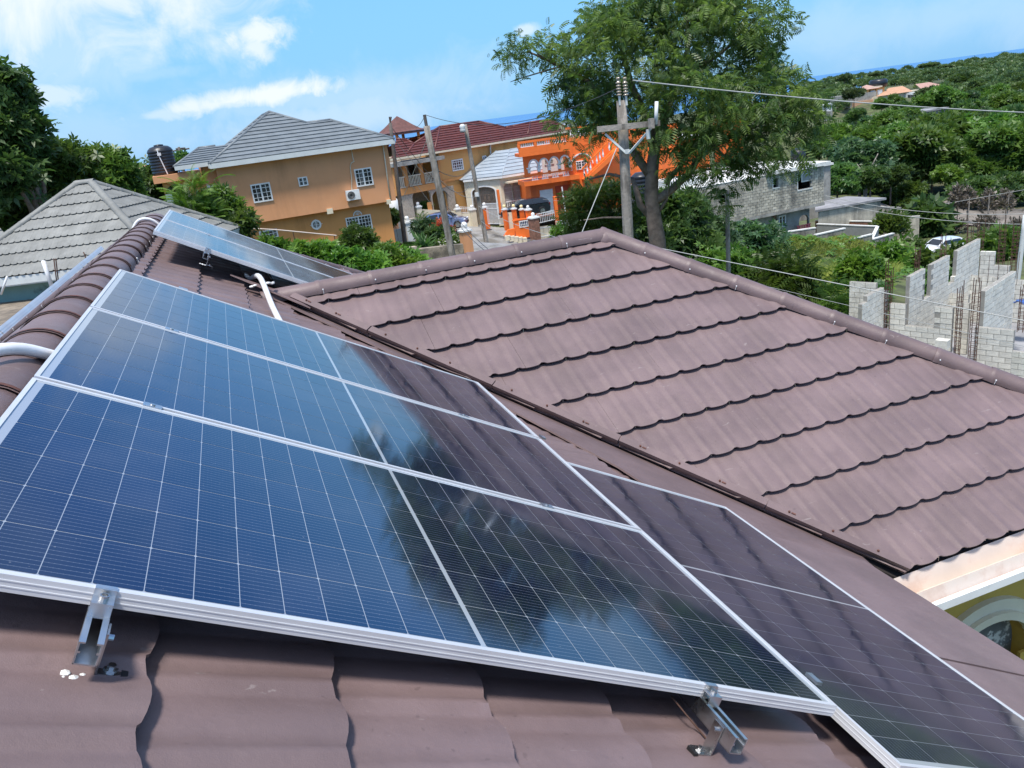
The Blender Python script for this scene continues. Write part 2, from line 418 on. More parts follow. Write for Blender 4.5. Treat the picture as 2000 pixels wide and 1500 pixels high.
def tilemat(name, c, rough=.42, dirt=(.16, .12, .11), amt=.18, rnd=.06):
    return mat(name, c, rough, var=.15, vscale=2.2, bump=.16, bscale=16, rand=rnd, grain=.5, scuff=.24, dirt=dirt, dirt_amt=amt, dscale=1.3, dlo=.48, dhi=.75)
M['brown'] = tilemat('brown_tile', (.166, .117, .116), .5)
M['brown_cap'] = tilemat('brown_cap', (.150, .105, .104), .52)
M['rust'] = mat('rusty_band', (.11, .042, .028), .75, var=.3, vscale=20)
M['under'] = mat('underlay', (.02, .015, .014), .9, var=0)
M['greytile'] = tilemat('grey_tile', (.19, .192, .178), .65, (.34, .34, .32), .5)
M['alu'] = mat('brushed_aluminium', (.62, .63, .64), .34, 1.0, var=.06, vscale=9, bump=.05, bscale=160)
M['alu_frame'] = mat('anodised_frame', (.66, .67, .69), .38, .35, var=.05, vscale=4, bump=.02, bscale=200)
M['steel'] = mat('steel_bolt', (.5, .5, .5), .25, 1.0, var=.05)
M['seal'] = mat('white_sealant', (.75, .75, .73), .5, var=.1, vscale=30, bump=.5, bscale=60)
M['black'] = mat('black_rubber', (.012, .012, .013), .5, var=.1)
M['pvc'] = mat('white_pvc', (.72, .72, .72), .35, var=.06, vscale=8, dirt=(.35, .3, .25), dirt_amt=.3, dscale=6)
M['white'] = mat('white_paint', (.74, .74, .72), .5, var=.05, vscale=3, dirt=(.42, .40, .36), dirt_amt=.4, dscale=2)
M['cream'] = mat('cream_paint', (.70, .62, .46), .6, var=.05, vscale=2, dirt=(.4, .33, .24), dirt_amt=.5, dscale=1.5)
M['glass'] = mat('window_glass', (.022, .027, .033), .08, var=.3, vscale=1.2, spec=.8, dirt=(.15, .155, .16), dirt_amt=.8, dscale=1.6, streak=True, dlo=.5, dhi=.6)
M['tan'] = mat('tan_render', (.66, .315, .150), .85, var=.05, vscale=.5, bump=.12, bscale=30, dirt=(.36, .17, .075), dirt_amt=.75, dscale=.45, streak=True, dlo=.5, dhi=.8)
M['tan2'] = mat('ochre_render', (.64, .29, .095), .85, var=.05, vscale=.6, bump=.12, bscale=30, dirt=(.29, .13, .04), dirt_amt=.4, dscale=.5, streak=True)
M['slate'] = mat('grey_slate_tile', (.150, .172, .186), .5, var=.12, vscale=2, bump=.6, bscale=14, rand=.08)
M['red'] = mat('dark_red_tile', (.105, .024, .018), .5, var=.35, vscale=3, bump=.8, bscale=12, rand=.16, dirt=(.035, .012, .012), dirt_amt=.6, dscale=3)
M['yellow'] = mat('yellow_ochre_wall', (.66, .34, .11), .85, var=.05, vscale=.5, dirt=(.33, .17, .06), dirt_amt=.5, dscale=.5, streak=True)
M['silver'] = mat('silver_roof', (.30, .345, .385), .42, var=.08, vscale=1.2, rand=.06)
M['orange'] = mat('orange_paint', (.82, .165, .022), .6, var=.06, vscale=.8, dirt=(.42, .08, .02), dirt_amt=.45, dscale=1, streak=True)
M['orange_dk'] = mat('dark_red_orange', (.45, .055, .015), .7, var=.1)
M['stone'] = mat('rubble_stone', (.30, .25, .19), .9, var=.5, vscale=5, bump=1, bscale=9, dirt=(.06, .055, .045), dirt_amt=.8, dscale=2.5, dlo=.45, dhi=.6)
M['brownstone'] = mat('brown_stone_pier', (.21, .10, .065), .8, var=.35, vscale=6, bump=.5)
M['creamstone'] = mat('pale_stone_cladding', (.48, .40, .31), .85, var=.3, vscale=5, bump=.6, bscale=9, dirt=(.16, .12, .09), dirt_amt=.6, dscale=5)
M['concrete'] = mat('concrete', (.30, .29, .265), .9, var=.18, vscale=1.5, bump=.4, bscale=20, dirt=(.10, .095, .085), dirt_amt=.7, dscale=.9)
M['whiteroof'] = mat('whitewashed_slab', (.66, .66, .63), .8, var=.1, vscale=1, dirt=(.25, .24, .22), dirt_amt=.7, dscale=.8)
M['slabtop'] = mat('weathered_slab', (.26, .26, .27), .9, var=.3, vscale=1, dirt=(.08, .08, .085), dirt_amt=.7, dscale=.5)
M['block'] = mat('concrete_block', (.66, .635, .56), .9, var=.14, vscale=6, bump=.5, bscale=30, rand=.11, dirt=(.33, .31, .26), dirt_amt=.4, dscale=2.5)
M['mortar'] = mat('mortar', (.29, .275, .245), .95, var=.15)
M['oldblock'] = mat('old_block', (.44, .405, .33), .95, var=.2, vscale=1.5, bump=.9, bscale=6, rand=.22, island=True, dirt=(.10, .095, .085), dirt_amt=.75, dscale=.9, streak=True, dlo=.42, dhi=.66)
M['rebar'] = mat('rusty_rebar', (.085, .04, .026), .8, var=.4, vscale=6)
M['wood'] = mat('weathered_pole', (.30, .265, .225), .85, var=.2, vscale=3, bump=.8, bscale=14, dirt=(.10, .085, .07), dirt_amt=.75, dscale=5, streak=True, dlo=.45, dhi=.62)
M['wood_dk'] = mat('dark_pole', (.10, .085, .075), .85, var=.3, vscale=3)
M['insul'] = mat('insulator', (.32, .26, .19), .3, var=.15, coat=.4)
M['wire'] = mat('wire_dark', (.045, .045, .05), .6, var=0)
M['wire_lt'] = mat('wire_light', (.36, .37, .36), .5, var=.1)
M['tank'] = mat('black_tank', (.014, .017, .024), .38, var=.2)
M['bark'] = mat('bark', (.17, .125, .095), .9, var=.35, vscale=4, bump=1, bscale=12, dirt=(.22, .19, .15), dirt_amt=.5, dscale=3)
M['asphalt'] = mat('pale_road', (.27, .27, .265), .9, var=.15, vscale=1, dirt=(.11, .10, .08), dirt_amt=.8, dscale=.35, dlo=.45, dhi=.62)
M['ground'] = mat('earth_and_weeds', (.070, .085, .028), .95, var=.5, vscale=.6, bump=1, bscale=4, dirt=(.11, .10, .055), dirt_amt=.8, dscale=.25)
M['dirt'] = mat('bare_soil', (.20, .165, .125), .95, var=.35, vscale=2, bump=1, bscale=8, dirt=(.06, .05, .04), dirt_amt=.8, dscale=.8)
M['burnt'] = mat('burnt_ground', (.17, .15, .13), .95, var=.5, vscale=.6, dirt=(.03, .027, .026), dirt_amt=.9, dscale=.3)
M['olive'] = mat('olive_ochre_wall', (.60, .39, .075), .7, var=.06, vscale=1.5, dirt=(.22, .13, .02), dirt_amt=.4, dscale=2)
M['gutter'] = mat('stained_gutter', (.64, .55, .48), .55, var=.1, vscale=3, dirt=(.42, .26, .19), dirt_amt=.5, dscale=3, dlo=.45)
M['stain'] = mat('stained_plaster', (.17, .175, .17), .85, var=.3, vscale=3, bump=.3, bscale=20, dirt=(.62, .62, .58), dirt_amt=1.0, dscale=3.2, dlo=.53, dhi=.57)
M['cream_trim'] = mat('cream_trim', (.78, .70, .52), .55, var=.05)
M['teal'] = mat('pale_teal_wall', (.20, .32, .29), .8, var=.12, vscale=1, dirt=(.04, .05, .045), dirt_amt=.9, dscale=.9)
M['fascia'] = mat('pale_fascia', (.60, .62, .60), .6, var=.06, dirt=(.4, .4, .38), dirt_amt=.5)
M['pinkroof'] = mat('salmon_roof', (.44, .27, .22), .7, var=.1)
M['orangeroof'] = mat('apricot_roof', (.52, .30, .18), .7, var=.08, rand=.06)
M['redglass'] = mat('car_lamp_red', (.3, .01, .01), .2)
# leaves
M['L_tree'] = leafmat('tree_leaf', (.036, .082, .026), (.175, .235, .072), .45)
M['L_dark'] = leafmat('dark_leaf', (.028, .074, .026), (.115, .190, .055), .42)
M['L_blue'] = leafmat('bluish_leaf', (.026, .072, .038), (.105, .175, .075), .38)
M['L_mid'] = leafmat('mid_leaf', (.042, .100, .026), (.150, .240, .050), .40)
M['L_lime'] = leafmat('lime_leaf', (.040, .110, .016), (.175, .275, .042), .38)
M['L_grass'] = leafmat('grass_blade', (.14, .215, .04), (.44, .47, .12), .4, .35)
M['L_far'] = leafmat('hazed_far_leaf', (.045, .085, .040), (.150, .205, .085), .3, .06)  # paler, greyer green: distance haze put into the leaf colour
M['L_brown'] = leafmat('scorched_leaf', (.075, .060, .050), (.19, .16, .135), .15)
M['L_red'] = leafmat('red_flower', (.35, .03, .02), (.55, .10, .05), .3)
M['L_white'] = leafmat('white_flower', (.5, .5, .42), (.75, .75, .65), .3)
# solar cells --------------------------------------------------------------
def cellmat(name, base, lines):
    m = bpy.data.materials.new(name); m.use_nodes = True; nt = m.node_tree; N = NT(nt); bs = nt.nodes['Principled BSDF']
    tc = nt.nodes.new('ShaderNodeTexCoord'); sp = nt.nodes.new('ShaderNodeSeparateXYZ'); N.link(tc.outputs['Object'], sp.inputs[0])
    if lines:
        f = N.math('FRACT', N.math('MULTIPLY', sp.outputs[1], 11/.1815)); d = N.math('ABSOLUTE', N.math('SUBTRACT', f, .5))
        ln = N.math('MULTIPLY', N.ramp(d, .035, .055, 1, 0), .40)
        fx = N.math('FRACT', N.math('MULTIPLY', sp.outputs[0], 9/.0905)); pad = N.ramp(N.math('ABSOLUTE', N.math('SUBTRACT', fx, .5)), .06, .10, .38, 0)
        ln = N.math('MAXIMUM', ln, N.math('MULTIPLY', pad, N.ramp(d, .07, .10, 1, 0)))
        oi = nt.nodes.new('ShaderNodeObjectInfo'); hs = nt.nodes.new('ShaderNodeHueSaturation'); hs.inputs['Color'].default_value = rgba(base)
        N.link(N.ramp(oi.outputs['Random'], 0, 1, .8, 1.3, False), hs.inputs['Value'])
        cc = N.mix(ln, hs.outputs[0], (.22, .25, .30, 1))
    else: cc = rgba(base)
    pos = nt.nodes.new('ShaderNodeNewGeometry').outputs['Position']
    du = N.math('MULTIPLY', N.ramp(N.noise(pos, 2.2, 7, .65), .42, .75), .045)
    sp2 = N.math('MULTIPLY', N.ramp(N.noise(pos, 90, 2, .5), .735, .76), .22)
    N.link(N.mix(N.math('MAXIMUM', du, sp2), cc, (.40, .40, .38, 1)), bs.inputs['Base Color'])
    bs.inputs['Specular IOR Level'].default_value = .95; bs.inputs['IOR'].default_value = 1.68; bs.inputs['Specular Tint'].default_value = (.45, .73, 1.0, 1)
    nz = N.noise(pos, 3.5, 6, .6)
    N.link(N.ramp(nz, .35, .7, .05, .095), bs.inputs['Roughness'])
    return m
M['cell'] = cellmat('solar_cell', (.0035, .0060, .023), True)
M['backsheet'] = cellmat('white_backsheet', (.32, .35, .38), False)
# ================================================================ SETTING: sea and terrain
SEA = -56.0
def disc(name, z, r0, r1, m):
    pass
sea = MB(); n = 64
ring = [0, 500, 3000, 15000, 90000]
for i in range(len(ring)-1):
    for k in range(n):
        a, b = 2*math.pi*k/n, 2*math.pi*(k+1)/n
        sea.add([(ring[i]*math.cos(a), ring[i]*math.sin(a), SEA), (ring[i+1]*math.cos(a), ring[i+1]*math.sin(a), SEA), (ring[i+1]*math.cos(b), ring[i+1]*math.sin(b), SEA), (ring[i]*math.cos(b), ring[i]*math.sin(b), SEA)], [(0, 1, 2, 3)])
def seamat():
    m = mat('sea_water', (.055, .185, .38), .6, var=.06, vscale=.0006); return m
o = sea.build('sea', seamat(), kind='structure')
# control points: pixel + range, or plain positions
TP = []
for px, py, r in [(770, 492, 45), (450, 500, 45), (930, 500, 42), (870, 452, 70), (1000, 445, 70), (1080, 460, 66), (800, 410, 76), (1100, 420, 85), (960, 400, 85), (700, 520, 30),
                  (1250, 475, 38), (1420, 545, 42), (1350, 480, 60), (1560, 470, 58), (1630, 470, 62), (1480, 560, 40), (1600, 600, 38), (1690, 680, 33), (1990, 620, 48),
                  (1650, 520, 56), (1740, 540, 60), (1836, 499, 74), (1805, 508, 71), (1870, 504, 74), (1836, 515, 66), (1770, 468, 86), (1700, 440, 92), (1850, 440, 104), (1980, 450, 104), (1650, 400, 105), (1620, 385, 120), (1800, 400, 118), (1980, 400, 118),
                  (1700, 300, 175), (1900, 300, 170), (1990, 300, 170), (1620, 236, 205), (1700, 250, 240), (1850, 238, 190), (1740, 190, 290), (1990, 230, 300), (1820, 180, 380), (1990, 170, 480), (1700, 190, 480), (1900, 150, 700), (1990, 140, 800), (1620, 185, 650)]:
    P = at(px, py, r); TP.append((P.x, P.y, P.z))
TP += [(-6, 3, 0), (4, 0, 0), (0, 10, -.2), (3, 14, -.4), (-6, 12, -.2), (8, 4, -1.5), (10, 12, -1.8), (-15, 22, .4), (-12, 33, .2), (-30, 20, .5), (-6, 20, 0), (5, 25, -.3), (2, 60, -1.5), (-30, 80, -4), (-60, 60, 0), (-100, 160, -12),
       (0, 150, -12), (40, 170, -16), (90, 200, -20), (100, 110, -13), (20, 5, -3.5), (30, 10, -5), (60, 20, -10), (90, 40, -14), (0, -30, 2), (-60, -30, 3), (60, -30, -4), (150, 30, -10), (20, 300, -40), (-200, 300, -40), (120, 330, -32), (60, 600, -62), (-300, 700, -62), (300, 1200, -62), (700, 1200, -62), (1200, 900, -62), (900, 500, -30), (-300, 100, -5), (300, -100, 5), (-300, -200, 10), (500, 200, 0)]
_c = at(1740, 600, 31.5); _zf = at(1864, 690, 28).z-2.0
for _x in (-2, 1, 4, 7):
    for _y in (-3, 0, 3, 6, 9.5): TP.append((_c.x+_x*math.sin(R(157))-_y*math.cos(R(157)), _c.y+_x*math.cos(R(157))+_y*math.sin(R(157)), _zf))
TPa = np.array(TP)
def _w(x, y):
    d2 = (TPa[None, :, 0]-np.asarray(x, float).reshape(-1, 1))**2+(TPa[None, :, 1]-np.asarray(y, float).reshape(-1, 1))**2
    w = 1/(d2+1.0)**1.7; return (w*TPa[None, :, 2]).sum(1)/w.sum(1)
def ground(x, y): return float(_w([x], [y])[0])
# polar-ish grid: fine near, coarse far
ang = np.linspace(0, 2*math.pi, 145); rad = np.concatenate([np.linspace(0.01, 60, 46), np.geomspace(62, 1800, 60)])
A_, R_ = np.meshgrid(ang, rad); GX, GY = R_*np.sin(A_)+2, R_*np.cos(A_)+4
GZ = _w(GX.ravel(), GY.ravel()).reshape(GX.shape)
GZ = GZ + np.where(R_ > 25, .12*np.sin(GX*.7)*np.cos(GY*.6), 0)
GZ[-1, :] = SEA-6
tb = MB().grid(np.stack([GX, GY, GZ], -1)); tob = tb.build('ground', M['ground'], kind='structure', smooth=True)

# ================================================================ OWN HOUSE: brown metal tile roof
SL = .525305; sS, cS = math.sin(SL), math.cos(SL); nO = sS*-.64276+cS*-.53683
HR = .13                                    # panel faces stand this far above the tiles
dA = nO-HR-.055
XR = -.85                                   # ridge of the main slope
def zA(x, h=0.0): return EYE+((dA+h)-sS*x)/cS
S0 = Vector((.216, 6.812, -1.185+EYE)); XAP = 3.272; YB = S0.y; YE = 3.44; XE = 3.27
HF = Fr((1.5, 5.0, 0.0), 90); house = HF.thing('brown_roof_house', 'house with brown metal tile roof carrying the solar panels, below the camera', 'house')
off = HF.O
PIT = .2055
def prof(a):
    t = (a/PIT) % 1.0; q = np.minimum(t, 1-t)            # q=0 on the rib
    rib = .015*np.exp(-(q/.085)**4)
    return rib+.009*np.sin(np.pi*np.clip((t-.12)/.76, 0, 1))
def scal(a):
    t = (a/PIT) % 1.0; return .034*np.abs(np.sin(np.pi*t))**.55+.006*np.exp(-(np.minimum(t, 1-t)/.05)**2)
def tile_sheet(P0, e, d, n, a0, a1, s0, s1, lo, hi, m, parent, name='roof_tile', lift=.044, ns=9, seam=True, org=None, sa=1.0, pa=1.0):
    k = max(2, int(round((a1-a0)/PIT*ns))); a = np.linspace(a0, a1-.003, k+1); rows = []
    ac = np.clip(a, lo((s0+s1)/2), hi((s0+s1)/2))
    if ac[-1]-ac[0] < .02: return None
    org = org if org is not None else off
    P0, e, d, n = [np.array(v, float) for v in (P0, e, d, n)]
    for t in (0, .33, .66, .93, 1.0):
        s_ = s0+(s1-s0)*t; L, H = lo(s_), hi(s_); aa = np.clip(a, L, H)
        inside = (a > L+.02) & (a < H-.02)
        sc_ = sa*scal(aa)*np.clip((t-.3)/.7, 0, 1)
        h = lift*t*(1.0 if t < .99 else .975)+pa*prof(aa)*(.55+.45*t)
        if seam: h = h+np.where(a > a1-.03, .003, 0)
        rows.append(P0+np.outer(aa, e)+np.outer(s_+sc_, d)+np.outer(h, n))
    sL = s1; aa = np.clip(a, lo(sL), hi(sL))
    rows.append(P0+np.outer(aa, e)+np.outer(sL+sa*scal(aa)-.001, d)+np.outer(pa*prof(aa)+lift*.72, n))
    rows.append(P0+np.outer(aa, e)+np.outer(sL+sa*scal(aa)-.030, d)+np.outer(pa*prof(aa)*.9+lift*.35, n))
    rows.append(P0+np.outer(aa, e)+np.outer(sL+sa*scal(aa)-.050, d)+np.outer(pa*prof(aa)*.5-.03, n))
    mb = MB().grid(np.stack(rows)-np.array(org)); o = mb.build(name, m, parent, True)
    o.data.set_sharp_from_angle(angle=R(50)); return o
def tile_slope(P0, e, d, n, edges, A0, A1, lo, hi, m, parent, wsheet=PIT*6, **kw):
    for i in range(len(edges)-1):
        s0, s1 = edges[i], edges[i+1]; shift = (i % 3)*PIT*2+(i % 2)*PIT
        L = min(lo(s0), lo(s1)); H = max(hi(s0), hi(s1)); a = A0-shift
        while a < A1:
            b = a+wsheet
            if b > L+.03 and a < H-.03: tile_sheet(P0, e, d, n, max(a, L-.3) if a < L-PIT*2 else a, b, s0, s1, lo, hi, m, parent, **kw)
            a = b
# --- slope B (faces the camera)
eB, dB_, nB_ = (1, 0, 0), (0, -cS, -sS), (0, -sS, cS)
PB = Vector((0, YB, S0.z))-Vector(nB_)*.02
edB = [-.05]+[.157+.412*k for k in range(10)]
loB = lambda s: S0.x+max(s, 0)*cS+.03
hiB = lambda s: XAP+max(s, 0)*cS
tile_slope(PB, eB, dB_, nB_, edB, -PIT*8+.06, 9.0, loB, hiB, M['brown'], house, lift=.038, pa=.85)
# screws along the course fronts
scr = MB()
for s_ in edB[1:]:
    a = math.ceil(loB(s_)/PIT)*PIT+PIT
    while a < hiB(s_)-.1:
        if random.random() < .75:
            P = PB+Vector(eB)*a+Vector(dB_)*(s_+.012)+Vector(nB_)*.03-off
            scr.ball(P, .007, 6)
            if random.random() < .4: scr.box(P.x-.002, P.x+.002, P.y-.004, P.y-.001, P.z-.03, P.z-.005)
        a += PIT*random.choice((1, 1, 2))
scr.build('tile_screws', M['steel'], house, kind='stuff')
# back slope of the wing, its hip end, and the left slope: simple closed slopes
def flat(name, pts, m, t=(0, 0, -.03)): return MB().slab([Vector(p)-off for p in pts], t).build(name, m, house)
zE = S0.z-(YB-YE)*math.tan(SL)
HX = XAP+(YB-YE)
flat('roof_slope', [(S0.x, YB, S0.z), (XAP, YB, S0.z), (HX, 2*YB-YE, zE), (S0.x+(YB-YE), 2*YB-YE, zE)], M['brown'])
flat('roof_slope', [(XAP, YB, S0.z), (HX, YE, zE), (HX, 2*YB-YE, zE)], M['brown'])
# --- slope A (faces right, carries the panels)
PA = Vector((XR, 0, zA(XR))); eA, dA_, nA_ = (0, 1, 0), (cS, 0, -sS), (sS, 0, cS)
edA = [-.05]+[.190+.366*k for k in range(14)]
YH = 10.35; XEA = 3.13
uE = (3.13-XR)/cS
def hiA(s): return YH+max(s, 0)*cS
def loA(s): return -3.0
# near part: up to the valley; far part: beyond the wing
valA = lambda s: (YB-.02-(XR+s*cS-S0.x)) if XR+s*cS > S0.x-.02 else 1e3
edA = [x for x in edA if x < uE-.02]+[uE]
tile_slope(PA, eA, dA_, nA_, edA, -2.2, 14.8, lambda s: -1.6, lambda s: min(hiA(s), valA(s)-.015), M['brown'], house, lift=.032, pa=1.25)
farv = lambda s: (YB+.02+(XR+s*cS-S0.x))
tile_slope(PA, eA, dA_, nA_, [x for x in edA if x > 1.2], -2.2, 14.8, lambda s: farv(s)+.06, hiA, M['brown'], house, lift=.032, pa=1.0)
# left slope of the main roof
PL = Vector((XR, 0, zA(XR))); eL, dL, nL = (0, -1, 0), (-cS, 0, -sS), (-sS, 0, cS)
flat('roof_slope', [(XR, -3, zA(XR)), (XR, YH, zA(XR)), (XR-3.6, YH+3.6, zA(XR)-3.6*math.tan(SL)), (XR-3.6, -3, zA(XR)-3.6*math.tan(SL))], M['brown'])
flat('roof_slope', [(XR, YH, zA(XR)), (XR+4.2, YH+4.2, zA(XR)-4.2*math.tan(SL)), (XR-4.2, YH+4.2, zA(XR)-4.2*math.tan(SL))], M['brown'])
# dark underlay below the tiles
flat('roof_underlay', [(XR, -3, zA(XR)-.05), (XEA, -3, zA(XEA)-.05), (XEA, 14, zA(XEA)-.05), (XR, 14-XE+XR, zA(XR)-.05)], M['under'], (0, 0, -.05))
flat('roof_underlay', [(S0.x, YB, S0.z-.05), (XAP, YB, S0.z-.05), (HX, YE+.02, zE-.05), (S0.x+(YB-YE), YE+.02, zE-.05)], M['under'], (0, 0, -.05))
# valley flashing: smooth metal between the valley and the panels, and the eave strip
def onA(x, y, h): return Vector((x, y, zA(x, h)))
vx = lambda y: S0.x+(YB-y)
flat('valley_flashing', [onA(S0.x-.12, YB+.02, .050), onA(vx(5.2)-.35, 5.2, .050), onA(vx(4.3)-.75, 4.3-.1, .050), onA(2.1, 3.5, .050), onA(XEA+.07, 3.05, .050), onA(vx(3.60), 3.62, .050), onA(vx(YB-.1), YB-.08, .050)], M['brown'], tuple(-Vector(nA_)*.012))
for ya, yb in ((3.36, 2.12), (2.10, .9), (.88, -.4), (-.42, -1.6)):
    flat('eave_flashing', [onA(2.05, ya, .093), onA(XEA+.07, ya, .093), onA(XEA+.07, yb, .093), onA(2.05, yb, .093)], M['brown'], tuple(-Vector(nA_)*.014))
    flat('eave_fascia', [onA(XEA+.07, ya, .075), onA(XEA+.07, yb, .075), onA(XEA+.07, yb, .075)+Vector((-.01, 0, -.16)), onA(XEA+.07, ya, .075)+Vector((-.01, 0, -.16))], M['brown_cap'], (-.02, 0, 0))
# cut edge trim of the tiles along the valley (three lengths, lipped)
vd = Vector((1, -1, -math.tan(SL))).normalized(); vn = Vector(nB_); vs = vn.cross(vd).normalized()
Lv = (Vector((vx(YE), YE, zE))-S0).length; cuts = [.12, .9, 2.05, 3.1, 4.2, Lv+.02]
for i in range(len(cuts)-1):
    a, b = S0+vd*cuts[i], S0+vd*(cuts[i+1]-.01); sh = Vector((.045+.004*(i % 2), 0, .040))
    mb = MB(); c = (a+b)/2-off+sh; L = (b-a).length
    mb.obox(c+vn*.010, vd, vs, vn, L, .060, .026+.003*(i % 2))
    mb.obox(c+vn*-.035, vd, vs, vn, L, .030, .062)
    mb.build('valley_trim', M['brown_cap'], house)
    mb = MB()
    for k in range(int(L/.3)):
        P = a+vd*(.15+.3*k)-off+sh+vn*.03; mb.ball(P, .009, 6)
        if random.random() < .3: mb.obox(P+vd*.03, vd, vs, vn, .03, .010, .002)
    mb.build('trim_rust_spots', M['rust'], house, kind='stuff')
# ridge and hip caps
def caps(P0, P1, step, w, h, m, up=Vector((0, 0, 1)), band=None, drop=.0, name='ridge_cap', parent=None, org=None, over=.035):
    P0, P1 = Vector(P0), Vector(P1); L = (P1-P0).length; t = (P1-P0).normalized(); s_ = t.cross(up).normalized(); u = s_.cross(t).normalized()
    n = max(1, int(round(L/step))); st = L/n; org = org if org is not None else off; parent = parent or house
    for i in range(n):
        rows = []; jit = random.uniform(-.003, .003)
        for q, k in ((0, 1.0), (.02, 1.035), (over, 1.035), (over+.008, 1.0), (st*.5, .985), (st+.02, .955)):
            row = []
            for j in range(15):
                an = math.pi*(j/14)*1.10-math.pi*.05
                row.append(P0+t*(i*st+q)+s_*(math.cos(an)*w*k+jit)+u*(math.sin(an)*h*k-drop)-org)
            rows.append([tuple(v) for v in row])
        mb = MB().grid(np.array(rows)); o = mb.build(name, m, parent, True); o.data.set_sharp_from_angle(angle=R(40))
        if band:
            rows = []
            for q in (.004, .026):
                rows.append([tuple(P0+t*(i*st+q)+s_*(math.cos(an)*(w*1.045)+jit)+u*(math.sin(an)*h*1.06-drop)-org) for an in [math.pi*(.06+.88*j/14) for j in range(15)]])
            MB().grid(np.array(rows)).build('rust_band', band, o, True)
        if random.random() < .8:
            b = MB()
            for sd_ in (-1, 1):
                P = P0+t*(i*st+.05)+s_*sd_*w*1.0+u*(h*.22-drop)-org; b.ball(P, .007, 6)
                if random.random() < .6: b.obox(P-u*.02-s_*sd_*-.004, u, t, s_, .03, .003, .003)
            b.build('cap_screws', M['pvc'], o)
caps((XR+.01, -1.4, zA(XR)-.035), (XR+.01, YH+.05, zA(XR)-.035), .402, .138, .105, M['brown_cap'], band=M['rust'])
caps((S0.x-.12, YB, S0.z-.015), (XAP-.02, YB, S0.z-.010), .425, .088, .088, M['brown_cap'])
hipd = Vector((1, -1, -math.tan(SL)))
A0 = Vector((XAP, YB, S0.z-.012)); caps(A0-hipd*.03, A0+hipd*(YB-YE+.06), .43, .088, .088, M['brown_cap'])
B0 = Vector((XR, YH, zA(XR)-.012)); caps(B0, B0+Vector((1, 1, -math.tan(SL)))*4.2, .42, .09, .085, M['brown_cap'])
caps(B0, B0+Vector((-1, 1, -math.tan(SL)))*4.2, .42, .09, .085, M['brown_cap'])
MB().ball(A0-off+Vector((0, 0, -.03)), .115, 14, .95).build('hip_knob', M['brown_cap'], house, True)
MB().ball(B0-off+Vector((0, 0, -.03)), .14, 14, .8).build('hip_knob', M['brown_cap'], house, True)
# apron flashing under the wing ridge where it meets slope A
flat('ridge_apron', [onA(-.1, YB+.12, .10), onA(.45, YB-.30, .10), onA(.28, YB+.12, .10)], M['brown'], tuple(-Vector(nA_)*.01))
# step flashing ruffle under the ridge cap of slope A (crimped edge seen beside the caps)
# walls, gutter, arch
zg = zE-.06
mb = MB()
mb.add([(x-off.x, y-off.y, z-off.z) for x, y, z in [(3.36, YE-.16, zg+.02), (8, YE-.16, zg+.02), (8, YE-.20, zg-.09), (3.36, YE-.20, zg-.09), (3.36, YE-.03, zg-.10), (8, YE-.03, zg-.10), (3.36, YE+.02, zg+.03), (8, YE+.02, zg+.03)]], [(0, 1, 2, 3), (3, 2, 5, 4), (4, 5, 7, 6)])
mb.build('gutter', M['gutter'], house)
MB().box(3.47-off.x, 8-off.x, YE-.235-off.y, YE-.20-off.y, zg-.115, zg-.055).build('gutter_lip', M['white'], house)
MB().box(3.36-off.x, 8-off.x, YE-.14-off.y, YE-.05-off.y, zg-.05, zg-.01).build('gutter_stain', M['rust'], house) if False else None
YW = 3.9
mb = MB(); cxA = 4.93; arcade(mb, 3.75-off.x, 7.2-off.x, -1.0, zg-.04, [(cxA-off.x, 1.02, EYE-4.74, .48)], YW-off.y, YW-off.y+.2, 20)
mb.box(3.55-off.x, 3.75-off.x, YW-off.y, 12-off.y, -1, zg-.05).build('wall', M['olive'], house)
mb = MB(); archtrim(mb, cxA-off.x, 1.02, EYE-4.74, .48, .17, YW-off.y-.05, YW-off.y+.01, 24); mb.box(cxA-.51-.17-off.x, cxA-.51-off.x, YW-off.y-.05, YW-off.y, 0, EYE-4.74); mb.build('arch_trim', M['cream_trim'], house)
mb = MB(); archtrim(mb, cxA-off.x, 1.02, EYE-4.74, .48, .07, YW-off.y-.09, YW-off.y-.052, 24); mb.build('arch_moulding', M['cream_trim'], house)
MB().box(4.2-off.x, 7.0-off.x, YW-off.y+.13, YW-off.y+.23, -1, zg-.1).build('porch_wall', M['stain'], house)
MB().box(5.34-off.x, 5.44-off.x, YW-off.y-.03, YW-off.y-.003, -1, EYE-4.74).build('porch_post', M['olive'], house)
mb = MB(); mb.box(-3.4-off.x, 2.75-off.x, -2.6-off.y, 13.0-off.y, -1, zE-.25); mb.box(2.75-off.x, 6.0-off.x, 4.3-off.y, 9.6-off.y, -1, zE-.25); mb.build('wall', M['olive'], house)

